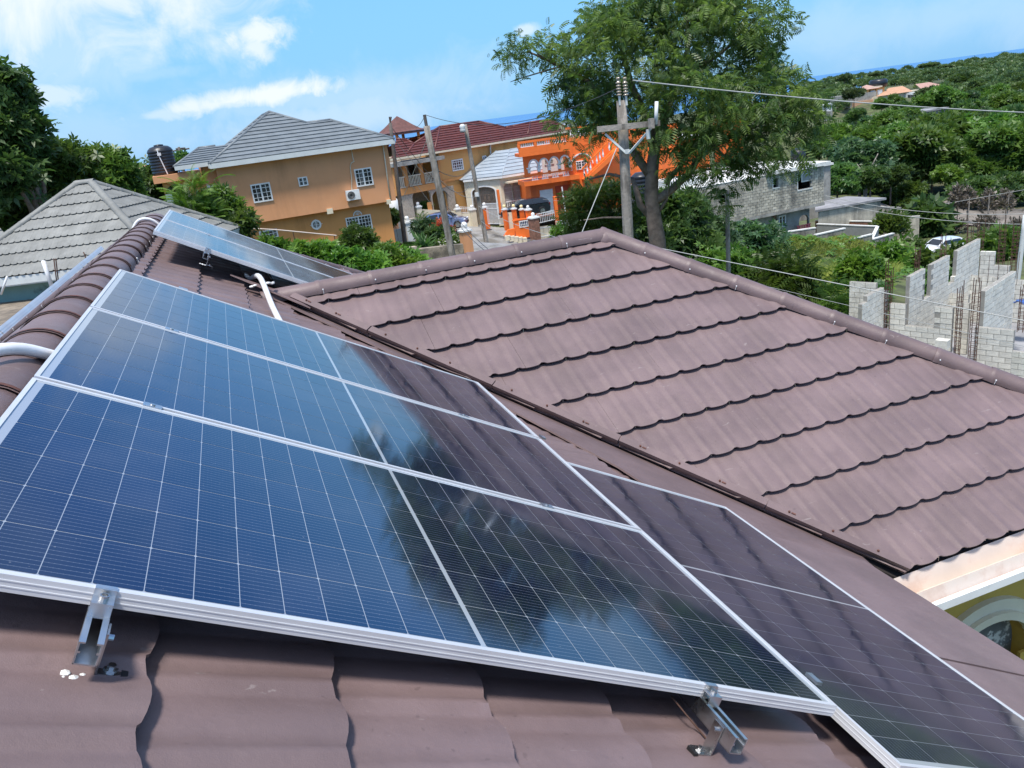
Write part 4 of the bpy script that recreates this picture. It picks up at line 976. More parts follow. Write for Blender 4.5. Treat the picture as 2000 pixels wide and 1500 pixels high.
# balcony: slab, canopy, columns, balustrade, lower arcade
zc = p(800, 313, -.3)[1]; zb = p(830, 360, -.3)[1]; zt = p(800, 325, 0)[1]
MB().box(gx0+.1, p(860, 308, -.3)[0], -.9, 2.7, zc-.35, zc-.05).build('canopy', M['concrete'], redh)
MB().box(gx0+.3, xs+.02, -.35, 2.7, zb-.55, zb-.02).build('balcony_slab', M['tan2'], redh)
cols = [p(767, 335, 0)[0], p(793, 345, 0)[0], p(825, 345, 0)[0], p(852, 345, 0)[0], xs-.1]
mb = MB(); arcade(mb, gx0+.3, xs, zb, zc-.36, [((cols[i]+cols[i+1])/2, (cols[i+1]-cols[i])-.35, zb+1.55, .55) for i in range(4)], -.02, .2, 10); mb.build('balcony_arches', M['tan2'], redh)
for i in range(4):
    a, b_ = cols[i]+.2, cols[i+1]-.2; m_ = MB(); m_.box(a, b_, -.08, .02, zb+.85, zb+.93).box(a, b_, -.08, .02, zb+.02, zb+.1)
    for k in range(int((b_-a)/.16)): m_.box(a+.16*k+.03, a+.16*k+.09, -.06, 0, zb+.1, zb+.85)
    m_.build('balustrade', M['cream'], redh)
rwin((830, 322), (845, 320), (832, 338), 2.55, 3, 3, fw=.1)
for a in ((797, 322, 811, 343), (817, 330, 822, 345)):
    x0, z1 = p(a[0], a[1], 2.55); x1, z0 = p(a[2], a[3], 2.55); MB().box(x0, x1, 2.48, 2.58, zb, z1).build('doorway', M['glass'], redh)
zl = zb-.56
mb = MB(); arcade(mb, gx0+.3, xs+.9, -1.0, zl, [(p(822, 395, 0)[0], 2.0, p(822, 384, 0)[1], .62), (p(858, 395, 0)[0], 1.75, p(858, 384, 0)[1], .6)], -.25, -.02, 14); mb.build('lower_arches', M['creamstone'], redh)
MB().box(p(838, 395, -.3)[0]-.2, p(838, 395, -.3)[0]+.2, -.35, -.24, -.5, zl-1.0).build('column', M['tan2'], redh)
# roof turret
cxx, cz = p(775, 226.6, 5.0); exz = p(780, 258, 5.0)[1]; hw = 1.75; tb_ = MB(); prf = [(1.0, 0), (.78, .10), (.52, .38), (.28, .68), (.0, 1.0)]; H = cz-exz
for i in range(4):
    a0, a1 = math.pi/4+math.pi/2*i, math.pi/4+math.pi/2*(i+1)
    for j in range(4):
        (r0, h0), (r1, h1) = prf[j], prf[j+1]; w = hw*1.414
        tb_.add([(cxx+w*r0*math.cos(a0), 5+w*r0*math.sin(a0), exz+H*h0), (cxx+w*r0*math.cos(a1), 5+w*r0*math.sin(a1), exz+H*h0), (cxx+w*r1*math.cos(a1), 5+w*r1*math.sin(a1), exz+H*h1), (cxx+w*r1*math.cos(a0), 5+w*r1*math.sin(a0), exz+H*h1)], [(0, 1, 2, 3)])
tb_.box(cxx-hw*.98, cxx+hw*.98, 5-hw*.98, 5+hw*.98, exz-.22, exz-.01)
tw = tb_.build('turret_roof', mat('turret_tile', (.13, .055, .045), .7, var=.2, bump=.8, bscale=12), redh)
for sx in (-1, 1):
    for sy in (-1, 1): MB().box(cxx+sx*1.2-.1, cxx+sx*1.2+.1, 5+sy*1.2-.1, 5+sy*1.2+.1, exz-1.9, exz-.2).build('turret_post', M['tan2'], redh)

# ================================================================ SILVER ROOF HOUSE
P = at(980, 410, 71); SF = Fr(Vector((P.x, P.y, P.z-.2)), 87); p = SF.p
sil = SF.thing('silver_roof_house', 'cream bungalow with a silver metal roof and arched iron grilles', 'house')
c0 = Vector((0, 0, 0)); cx0, ze0 = p(980, 343.7, -.4); cr = Vector((p(1040, 334.5, -.4)[0]+2.5, -.4, ze0)); cc = Vector((cx0, -.4, ze0))
sl = R(30); nrm = (0, -math.sin(sl), math.cos(sl)); q = lambda a, b_: SF.onplane(a, b_, cc, nrm)
r1 = q(996, 291.5); r2 = q(1030, 287); r1.z = r2.z = (r1.z+r2.z)/2; r2.y = r1.y
courses([cc, cr, Vector((cr.x-1.0, r1.y, r1.z)), r1], M['silver'], sil, .55, .05)
dl = Vector((-math.cos(R(42)), math.sin(R(42)), 0)); LL = 3.7; cl = cc+dl*LL
r0 = r1+Vector((-1.0, .9, 0))
courses([cl, cc, r1, r0], M['silver'], sil, .55, .05)
MB().slab([r0, r1, Vector((cr.x-1, r1.y, r1.z)), Vector((cr.x, 2*r1.y+.4, ze0)), Vector((cl.x, 2*r1.y+.4, ze0)), cl], (0, 0, -.04)).build('roof_slope', M['silver'], sil)
for A, B in ((cc, r1), (cl, r0), (r1, Vector((cr.x-1, r1.y, r1.z)))): ridge(sil, A, B, .06, M['silver'])
ridge(sil, q(1022, 336), q(1031, 290), .05, M['silver'])
MB().slab([cc+Vector((0, -.02, -.02)), cr+Vector((0, -.02, -.02)), cr+Vector((0, -.02, -.2)), cc+Vector((0, -.02, -.2))], (0, .03, 0)).slab([cl+Vector((0, 0, -.02)), cc+Vector((0, 0, -.02)), cc+Vector((0, 0, -.2)), cl+Vector((0, 0, -.2))], (0, .03, 0)).build('gutter', M['white'], sil)
wz = ze0-.1
arc = [(p(997 if False else 1009.5 - 0, 380)[0]-0, 0, 0, 0)]
x_a = [p(994, 380)[0], p(1010, 380)[0], p(1029.5, 380)[0]]; zs = p(1000, 366)[1]; z0w = p(1000, 403)[1]
mb = MB(); arcade(mb, .15, cr.x-.3, -1.2, wz, [(x_a[0], .85, zs, .42), (x_a[1], .80, zs, .42), (x_a[2], .95, zs, .42)], 0, .2, 12); mb.build('wall', M['cream'], sil)
# chamfered left wall with one broad arch
LFm = MB(); dirx = Vector((-math.cos(R(42)), math.sin(R(42)), 0))
def chx(u, y, z): return Vector((.15, 0, 0))+dirx*u+Vector((math.sin(R(42)), math.cos(R(42)), 0))*y+Vector((0, 0, z))
tmp = MB(); arcade(tmp, -3.4, 0.0, -1.2, wz, [(-1.65, 2.2, zs-.1, .45)], 0, .2, 12)
LFm.add([chx(-x, y, z) for x, y, z in tmp.v], tmp.f); LFm.build('wall', M['cream'], sil)
tmp = MB(); archtrim(tmp, -1.65, 2.2, zs-.1, .45, .12, -.05, 0, 12); tmp.box(-2.87, -2.75, -.05, 0, -.6, zs-.1).box(-.55, -.43, -.05, 0, -.6, zs-.1)
MB().add([chx(-x, y, z) for x, y, z in tmp.v], tmp.f).build('arch_trim', M['white'], sil)
tmp = MB().box(-2.9, -.4, .6, .7, -1, wz-.1); MB().add([chx(-x, y, z) for x, y, z in tmp.v], tmp.f).build('porch_wall', M['creamstone'], sil)
MB().box(.2, cr.x-.3, 1.2, 1.3, -1, wz-.1).build('porch_wall', M['creamstone'], sil)
gr = MB()
for x, w in ((x_a[0], .85), (x_a[1], .8), (x_a[2], .95)):
    for k in range(-4, 5): gr.box(x+k*w/9.5-.012, x+k*w/9.5+.012, .08, .11, -.4, zs+.40*math.sqrt(max(0, 1-(k/4.75)**2)))
    for zz in (zs-1.0, zs-.35, zs): gr.box(x-w/2, x+w/2, .085, .105, zz-.015, zz+.015)
gr.build('iron_grille', M['white'], sil)
tmp = MB()
for k in range(-9, 10): tmp.box(-1.65+k*.115-.013, -1.65+k*.115+.013, .08, .11, -.6, zs-.1+.42*math.sqrt(max(0, 1-(k/9.6)**2)))
for zz in (zs-1.4, zs-.9, zs-.35): tmp.box(-2.75, -.55, .085, .105, zz-.02, zz+.02)
for i in range(5):
    for zz in (zs-1.15, zs-.6): tmp.box(-2.55+i*.42, -2.40+i*.42, .12, .14, zz-.2, zz+.2)
MB().add([chx(-x, y, z) for x, y, z in tmp.v], tmp.f).build('iron_grille', mat('grille_brown', (.16, .12, .09), .6), sil)
cz_ = p(1015, 352, -.6)[1]; MB().box(p(990, 353, -.7)[0], p(1040, 349, -.7)[0], -.9, 0, cz_-.1, cz_+.04).build('canopy', M['cream'], sil)
m_ = MB(); zz = p(1010, 391, -.3)[1]; m_.box(.4, cr.x-.3, -.3, -.2, zz-.05, zz+.05); balusters(m_, .4, cr.x-.4, zz-.7, zz-.05, -.25, .2, .035); m_.build('balustrade', M['white'], sil)
# second silver roof behind the orange house
P = at(1090, 262, 84); S2 = Fr(Vector((P.x, P.y, P.z-5.5)), 87); s2h = S2.thing('silver_hip_house', 'house behind the orange balustrade showing only its silver hip roof', 'house')
e0 = S2.p(1052, 268); e1_ = S2.p(1190, 250); t0 = S2.p(1092, 251); zE2 = 5.4; w0, w1 = e0[0], e1_[0]; hh = max(1.2, t0[1]-zE2)
courses([(w0, 0, zE2), (w1, 0, zE2), (w1-3, 3, zE2+hh), (w0+2.6, 3, zE2+hh)], M['silver'], s2h, .55, .05); courses([(w0, 0, zE2), (w0+2.6, 3, zE2+hh), (w0, 6, zE2)], M['silver'], s2h, .55, .05)
MB().box(w0+.3, w1-.3, .3, 5.7, -1, zE2).build('wall', M['yellow'], s2h); MB().slab([(w0+2.6, 3, zE2+hh), (w1-3, 3, zE2+hh), (w1, 6, zE2), (w0, 6, zE2)], (0, 0, -.04)).slab([(w1, 0, zE2), (w1, 6, zE2), (w1-3, 3, zE2+hh)], (0, 0, -.04)).build('roof_slope', M['silver'], s2h)

# ================================================================ ORANGE HOUSE
P = at(1042, 416, 66); OF = Fr(Vector((P.x, P.y, P.z)), 100); p = OF.p
ora = OF.thing('orange_house', 'bright orange house with white arches, balustrades and an outside stair', 'house')
O_ = M['orange']
# the balcony front runs x0..x1 at y=0; the main body stands right of it and behind
x0 = p(1018, 300)[0]; x1 = p(1109, 300)[0]; zt0 = p(1062, 300)[1]; zrail = p(1018, 275)[1]; zrail2 = p(1062, 272)[1]; zr = (zrail+zrail2)/2
xa = [p(v, 320)[0] for v in (1041.8, 1062, 1082.5, 1103.4)]; zsp = p(1072, 322.5)[1]; zbb = p(1040, 353)[1]; zbt = p(1040, 342)[1]; zsl = p(1045, 361.5)[1]
hp = p(1018, 288)[1]-zt0
MB().box(x0-.3, x1+.1, -.7, 1.4, zt0, zt0+.25).box(x0-.3, x1+.1, -.7, -.5, zt0+.253, zt0+hp).build('parapet', O_, ora)
pz0, pz1 = zt0+hp+.01, zr
MB().box(x0-.3, x1+.1, -.72, -.48, pz1-.14, pz1+.02).build('parapet_rail', O_, ora)
n_ = 3
for i in range(n_+1):
    xx = x0-.25+(x1-x0+.2)*i/n_; MB().box(xx-.11, xx+.11, -.71, -.49, pz0-.03, pz1-.14).build('parapet_pier', O_, ora)
for i in range(n_):
    a = x0-.25+(x1-x0+.2)*i/n_+.13; b_ = x0-.25+(x1-x0+.2)*(i+1)/n_-.13
    m_ = MB(); balusters(m_, a, b_, pz0+.04, pz1-.15, -.6, .17, .05); m_.box(a, b_, -.66, -.54, pz0-.02, pz0+.05); m_.build('balustrade', M['white'], ora)
# right-hand parapet segment, turned towards the stair
sx0, sx1 = x1+.1, p(1177, 262, .2)[0]
aw = (xa[1]-xa[0])
mb = MB(); arcade(mb, x0+.1, x1+.05, zbt-.1, zt0-.003, [(c, aw*.80, zsp, max(.3, p(1072, 309.5)[1]-zsp)) for c in xa], 0, .22, 14); mb.build('arcade', O_, ora)
mb = MB()
for c in xa: archtrim(mb, c, aw*.80, zsp, max(.3, p(1072, 309.5)[1]-zsp), .13, -.06, -.003, 12)
mb.build('arch_trim', M['white'], ora)
for c in [xa[0]-aw/2]+[x+aw/2 for x in xa]:
    cm_ = MB().lathe(c, .10, [(.13, 0), (.12, zsp-zbt-.35)], 12, zbt-.02); o_ = cm_.build('column', O_, ora, True)
    MB().lathe(c, .10, [(.15, 0), (.15, .30), (.22, .33), (.22, .42)], 12, zsp-.40).build('capital', M['white'], o_)
MB().box(x0-.05, x1+.8, -.1, 2.8, zsl, zbb-.0).build('balcony_slab', O_, ora)
MB().box(x0-.02, x1+.2, -.05, .12, zbt-.06, zbt+.06).build('balcony_rail', O_, ora)
for i in range(4):
    a, b_ = xa[i]-aw/2+.14, xa[i]+aw/2-.14; m_ = MB(); balusters(m_, a, b_, zbb+.02, zbt-.08, .04, .15, .04); m_.box(a, b_, -.02, .1, zbb, zbb+.05); m_.build('balustrade', M['white'], ora)
MB().box(xa[1]+aw*.4, x1+.4, 2.2, 2.4, zbb, zt0).build('inner_wall', M['white'], ora)
winl(ora, xa[2]-.35, xa[2]+.45, zbb+.95, zsp+.35, 2.2, 2, 4)
# main body
bx1 = p(1460, 300, 4)[0]; ztop = p(1140, 268, .4)[1]
XB = x1+.1
MB().box(XB, XB+9.5, .35, 9, -.6, ztop-.2).build('wall', O_, ora)
MB().box(XB, XB+9.5, .35, 1.0, ztop-.19, ztop+.1).build('parapet', O_, ora)
m_ = MB(); balusters(m_, XB+.3, XB+1.9, ztop+.12, ztop+.75, .5, .2, .06); balusters(m_, XB+2.1, XB+3.4, ztop+.12, ztop+.75, .5, .2, .06); m_.build('balustrade', M['white'], ora)
MB().box(XB, XB+3.8, .38, .62, ztop+.76, ztop+.92).box(XB+1.92, XB+2.08, .4, .6, ztop+.1, ztop+.77).box(XB+3.5, XB+3.8, .37, .63, ztop+.1, ztop+1.0).build('parapet_rail', O_, ora)
c_b = p(1137, 322, .3)[0]; zb_s = p(1137, 322, .3)[1]
mb = MB(); archtrim(mb, c_b, 1.75, zb_s, .85, .10, .27, .347, 16); mb.box(c_b-1.0, c_b-.875, .25, .345, zb_s-.35, zb_s).build('arch_trim', M['white'], ora)
win(OF, ora, (1124.5, 315), (1145, 311.5), (1127, 332), .33, 4, 3, fw=.07)
# stair: sloping stringer with balusters
pa = p(1137, 330, -.6); pb = p(1192, 272, -.6)
mb = MB(); mb.xz([(pa[0], pa[1]-.1), (pb[0], pb[1]-.1), (pb[0], pb[1]+.06), (pa[0], pa[1]+.06)], -.7, -.5); mb.xz([(pa[0]+.2, pa[1]-1.1), (pb[0]+.8, pb[1]-1.1), (pb[0]+.6, pb[1]-.72), (pa[0]+.1, pa[1]-.85)], -.7, .3); mb.build('stair_stringer', O_, ora)
m_ = MB()
for k in range(9):
    t = (k+.5)/9; xx = pa[0]+(pb[0]-pa[0])*t; zz = pa[1]+(pb[1]-pa[1])*t
    if k % 4 != 3: m_.lathe(xx, -.6, [(.05, 0), (.09, .2), (.04, .45), (.06, .62)], 6, zz-.75)
m_.build('balustrade', M['white'], ora)
# ground floor: garage door, pilasters, dark recess
gx, gzt = p(1055, 372.5, .6); gxr = p(1080.5, 372, .6)[0]
MB().box(x0+.6, XB+.1, .9, 6, -.5, zsl-.003).build('lower_wall', O_, ora)
o_ = MB().box(gx, gxr, .84, .897, -.3, gzt).build('garage_door', M['white'], ora); m_ = MB()
for k in range(1, 6): m_.box(gx+.05, gxr-.05, .825, .838, -.3+(gzt+.3)*k/6-.012, -.3+(gzt+.3)*k/6+.012)
m_.build('door_groove', M['fascia'], o_)
MB().box(gxr+.25, XB+1.0, .85, .897, -.3, gzt+.15).build('recess', M['orange_dk'], ora)  # flat dark red-orange panel on the wall face, not set back
for a, b_, c, d_ in ((1080, 1090.5, 384, 424), (970, 979, 371, 410)):
    xx, z1_ = p(a, c, -1.6); xx2, z0_ = p(b_, d_, -1.6); MB().box(xx, xx2, -1.8, -1.4, z0_-.6, z1_).build('gate_post', O_, ora)
xx, z1_ = p(1098, 365, -.2); MB().tube([(xx, -.1, z1_), (xx+.1, -.1, z1_-2.8)], .06, 6).build('downpipe', M['white'], ora)
# roof top structure seen through the tree
cxq, czq = p(1425, 215, 6); MB().box(cxq-1.0, cxq+1.0, 5.5, 7.5, -1, czq-.2).box(cxq-1.2, cxq+1.2, 5.3, 7.7, czq-.19, czq+.1).build('roof_room', O_, ora)
xR_ = p(1390, 300, 1)[0]; MB().box(XB+9.51, max(xR_, XB+12), 1.5, 8, -1, ztop-1.4).build('wall', O_, ora)
MB().box(XB+9.3, max(xR_, XB+12)+.2, 1.2, 8.2, ztop-1.39, ztop-1.2).build('roof_slab', M['white'], ora)
MB().box(cxq-1.25, cxq+.2, 5.25, 5.8, czq+.11, czq+.45).build('roof_trim', M['white'], ora)
# ================================================================ ROAD, KERBS, YARDS (follow the ground)
def sheet(name, pix, m, lift=.03, n=24, kind='structure'):
    """a road patch: polygon corners given by pixel + range, draped over the ground"""
    C = [at(*a) for a in pix]; xs = [c.x for c in C]; ys = [c.y for c in C]
    poly = [(c.x, c.y) for c in C]
    def inside(x, y):
        r = False
        for i in range(len(poly)):
            (x1, y1), (x2, y2) = poly[i], poly[i-1]
            if (y1 > y) != (y2 > y) and x < (x2-x1)*(y-y1)/(y2-y1)+x1: r = not r
        return r
    gx = np.linspace(min(xs), max(xs), n*2); gy = np.linspace(min(ys), max(ys), n*2); Z = _w(*[v.ravel() for v in np.meshgrid(gx, gy)]).reshape(len(gy), len(gx))
    mb = MB(); 
    for j in range(len(gy)-1):
        for i in range(len(gx)-1):
            if inside((gx[i]+gx[i+1])/2, (gy[j]+gy[j+1])/2):
                mb.add([(gx[i+a], gy[j+b], Z[j+b, i+a]+lift) for a, b in ((0, 0), (1, 0), (1, 1), (0, 1))], [(0, 1, 2, 3)])
    o = mb.build(name, m, kind=kind); return o
# the road is a sheet a little above the earth; its height field pulls the visible surface
road = sheet('road', [(905, 505, 38), (1095, 480, 38), (1110, 452, 60), (1050, 450, 66), (950, 432, 72), (900, 440, 72), (862, 447, 74), (820, 455, 66), (880, 480, 52)], M['asphalt'], .12, 40)

def gz_at(px, py, r):
    P = at(px, py, r); return P
def pier(px, pyb, r, h, w, m, cap, ball, label, grp, fr_az=80, ballr=.16, ballm=None, cat='gate pier'):
    P = at(px, pyb, r); F = Fr(P, fr_az); e = F.thing('gate_pier', label, cat, grp)
    MB().box(-w/2, w/2, -w/2, w/2, -.4, h).build('pillar', m, e)
    if cap: MB().box(-w/2-.05, w/2+.05, -w/2-.05, w/2+.05, h, h+.09).box(-w/2+.04, w/2-.04, -w/2+.04, w/2-.04, h+.09, h+.17).build('cap', M['white'], e)
    if ball: MB().ball((0, 0, h+.17+ballr*.85), ballr, 12).build('ball', ballm or M['white'], e, True)
    return e
lampm = mat('globe_lamp', (.78, .62, .30), .35)
gp = 'gate piers along the road'
pier(915, 500, 40, 1.25, .47, M['tan'], True, True, 'tan pier with white ball at the near corner of the road, above the brown ridge', gp, ballr=.17)
pier(821, 432, 70, 1.2, .45, M['cream'], True, True, 'pale pier with pointed white cap at the left end of the cream wall', gp)
pier(897.5, 436, 71, 1.2, .45, M['cream'], True, True, 'pale pier behind the bonnet of the blue car', gp)
pier(926, 438, 71, 1.25, .5, M['cream'], True, True, 'pale pier right of the blue car, left of the leaning pole', gp)
pier(950.5, 438, 69, 1.4, .42, M['orange'], True, True, 'orange pier left of the white iron gate', gp)
pier(989, 440, 62.6, 1.2, .28, M['orange'], True, True, 'orange pier with yellow globe lamp, leftmost globe', gp, ballr=.13, ballm=lampm)
pier(1006.5, 434, 62.6, 1.0, .28, M['orange'], True, True, 'orange pier with yellow globe lamp, middle globe', gp, ballr=.13, ballm=lampm)
pier(1021.5, 434, 62.6, .95, .28, M['orange'], True, True, 'orange pier with yellow globe lamp, right globe', gp, ballr=.13, ballm=lampm)
pier(1034.5, 436, 62, 1.0, .36, M['orange'], True, True, 'orange pier topped by a small white finial above the steps', gp, ballr=.12)
pier(1045.5, 461, 60.5, 1.35, .62, M['brownstone'], True, True, 'brown stone pier with white ball beside the orange steps', gp, ballr=.15)
pier(802, 473, 52, 1.25, .46, M['white'], True, True, 'white pier with white ball right of the grey iron gate', gp, ballr=.15)
pier(777, 470, 53, 1.55, .34, M['tan'], True, True, 'tan pier between the tan house and the grey iron gate', gp, ballr=.12)
pier(1122, 462, 60, .8, .4, M['cream'], True, False, 'short pale pier with flat cap among the tree branches', gp)
# grey iron gate with arched top
P = at(787, 474, 52.5); F = Fr(P, 60); g_ = F.thing('iron_gate', 'grey iron gate with curved top between tan and white piers', 'gate')
m_ = MB(); 
for i in range(12):
    x = -.55+i*.1; m_.box(x-.01, x+.01, -.01, .01, 0, 1.45+.35*math.sin(math.pi*(i+.5)/12))
m_.box(-.58, .6, -.015, .015, .05, .1).box(-.58, .6, -.015, .015, .9, .95); m_.tube([(-.58+1.18*t/10, 0, 1.45+.37*math.sin(math.pi*t/10)) for t in range(11)], .025, 6)
m_.build('bars', M['fascia'], g_); MB().box(-.56, .58, .02, .03, .1, .9).build('sheet', M['fascia'], g_)
# cream boundary wall with railing
a, b_ = at(819, 432, 70), at(895, 436, 71)
def wallseg(name, a, b_, h, t, m, label, cat, grp=None, up_=0.0, base=.5):
    d = (b_-a); L = math.hypot(d.x, d.y); az = math.degrees(math.atan2(d.x, d.y)); F = Fr(a, az)
    mb = MB(); mb.add([(0, 0, -base), (L, 0, d.z-base), (L, t, d.z-base), (0, t, -base), (0, 0, h), (L, 0, d.z+h), (L, t, d.z+h), (0, t, h)], [(0, 3, 2, 1), (4, 5, 6, 7), (0, 1, 5, 4), (1, 2, 6, 5), (2, 3, 7, 6), (3, 0, 4, 7)])
    return F.one(name, mb, m, label, cat, grp), F, L
wallseg('boundary_wall', a, b_, 1.05, .2, M['cream'], 'cream boundary wall behind the blue car', 'wall')
wallseg('boundary_wall', at(899, 437, 71), at(924, 438.5, 71), .95, .2, M['cream'], 'short cream wall between two capped piers right of the blue car', 'wall')
def rails(a, b_, h, label, m=None, n=None, name='iron_railing', z0=0.0, grp=None, sp=.14, cat='railing'):
    d = b_-a; L = math.hypot(d.x, d.y); F = Fr(a, math.degrees(math.atan2(d.x, d.y))); e = F.thing(name, label, cat, grp); n = int(L/sp); m_ = MB()
    sl_ = d.z/L
    for i in range(n+1): x = L*i/n; m_.box(x-.014, x+.014, -.014, .014, z0+x*sl_, z0+h+x*sl_)
    for hh in (.06, h*.75, h): m_.add([(0, -.02, z0+hh-.03), (L, -.02, z0+hh-.03+d.z), (L, .02, z0+hh-.03+d.z), (0, .02, z0+hh-.03), (0, -.02, z0+hh+.01), (L, -.02, z0+hh+.01+d.z), (L, .02, z0+hh+.01+d.z), (0, .02, z0+hh+.01)], [(0, 3, 2, 1), (4, 5, 6, 7), (0, 1, 5, 4), (1, 2, 6, 5), (2, 3, 7, 6), (3, 0, 4, 7)])
    m_.build('bars', m or M['white'], e); return e
rails(at(899, 437, 71), at(924, 438.5, 71), .55, 'white railing on the short cream wall right of the blue car', z0=.96)
rails(at(954, 438, 66), at(986, 438, 64), 1.7, 'white iron gate left of the globe lamps', name='iron_gate', cat='gate')
rails(at(1050, 440, 61.5), at(1084, 432, 62), .75, 'white railing before the black car, right of the stone pier', z0=.1)
rails(at(1088, 455, 61), at(1125, 450, 62), .9, 'white balustrade fence under the lowest tree branches')
rails(at(1128, 455, 60), at(1160, 448, 61), .9, 'white balustrade fence farther right under the tree branches')
P = at(1068, 464, 62); F = Fr(P, 100); e = F.thing('slat_gate', 'cream vertical slat gate right of the brown stone pier', 'gate'); 
for i in range(3): MB().box(-.58+i*.39, -.58+i*.39+.37, -.02, .02, 0, .92).build('leaf', M['cream'], e)
MB().box(-.6, .6, -.04, -.021, .1, .16).box(-.6, .6, -.04, -.021, .78, .84).build('frame', M['white'], e)
# orange steps wall
P = at(1010, 458, 61.5); F = Fr(P, 95); e = F.thing('entrance_steps', 'orange painted step wall with cream treads and a small balustrade opening', 'steps')
pp = F.p; A = [(1006, 428), (1041, 426), (1041, 461), (1018, 467), (1008, 462), (1006, 448)]
MB().xz([pp(*a) for a in reversed(A)], 0, .25).build('side_wall', M['orange'], e)
A = [(993, 449), (1006, 446), (1006, 462), (985, 461)]; MB().xz([pp(*a) for a in reversed(A)], .05, .3).build('ramp_wall', M['orange'], e)
zz = [pp(985, 461)[1], pp(1000, 458)[1], pp(1010, 457)[1]]
st = MB()
for i in range(5): x = pp(985+8*i, 462+1.5*i); st.box(x[0], x[0]+.42, -.35, -.01, x[1]-.3, x[1]+.06+.02*i)
st.build('treads', M['cream'], e)
x0_, z1_ = pp(1013, 432); x1_, z0_ = pp(1033, 442); m_ = MB().box(x0_, x1_, -.04, -.003, z0_, z0_+.07).box(x0_, x1_, -.04, -.003, z1_-.07, z1_).box(x0_, x0_+.06, -.04, -.003, z0_+.07, z1_-.07).box(x1_-.06, x1_, -.04, -.003, z0_+.07, z1_-.07); balusters(m_, x0_+.08, x1_-.08, z0_+.07, z1_-.07, -.03, .13, .028); m_.build('balustrade', M['white'], e)
MB().box(x0_+.06, x1_-.06, -.0025, -.0015, z0_+.06, z1_-.06).build('opening', mat('painted_blue_shade', (.03, .05, .12), .6), e)  # dark blue sheet on the solid wall: shade of the opening as colour
MB().box(pp(1004, 446)[0], pp(1041, 446)[0]+.02, -.05, .3, pp(1041, 426)[1], pp(1041, 426)[1]+.07).build('coping', M['orange'], e)
wallseg('planter_wall', at(991, 440, 62.7), at(1005, 439, 62.7), .95, .2, M['cream'], 'pale yellow wall panel between two orange piers with globe lamps', 'wall')
# rubble walls by the pole, grass verge
wallseg('stone_wall', at(822, 512, 37), at(908, 502, 37.5), .62, .35, M['stone'], 'low rubble stone wall behind the leaning pole', 'wall', base=1.2)
wallseg('stone_wall', at(770, 505, 40), at(817, 497, 40.5), .42, .35, M['creamstone'], 'low pale stone kerb wall at the foot of the tan house', 'wall', base=1.2)
wallseg('retaining_wall', at(768, 470, 60), at(818, 458, 62), 1.3, .3, M['creamstone'], 'pale stone terrace wall behind the white pier and the person', 'wall')

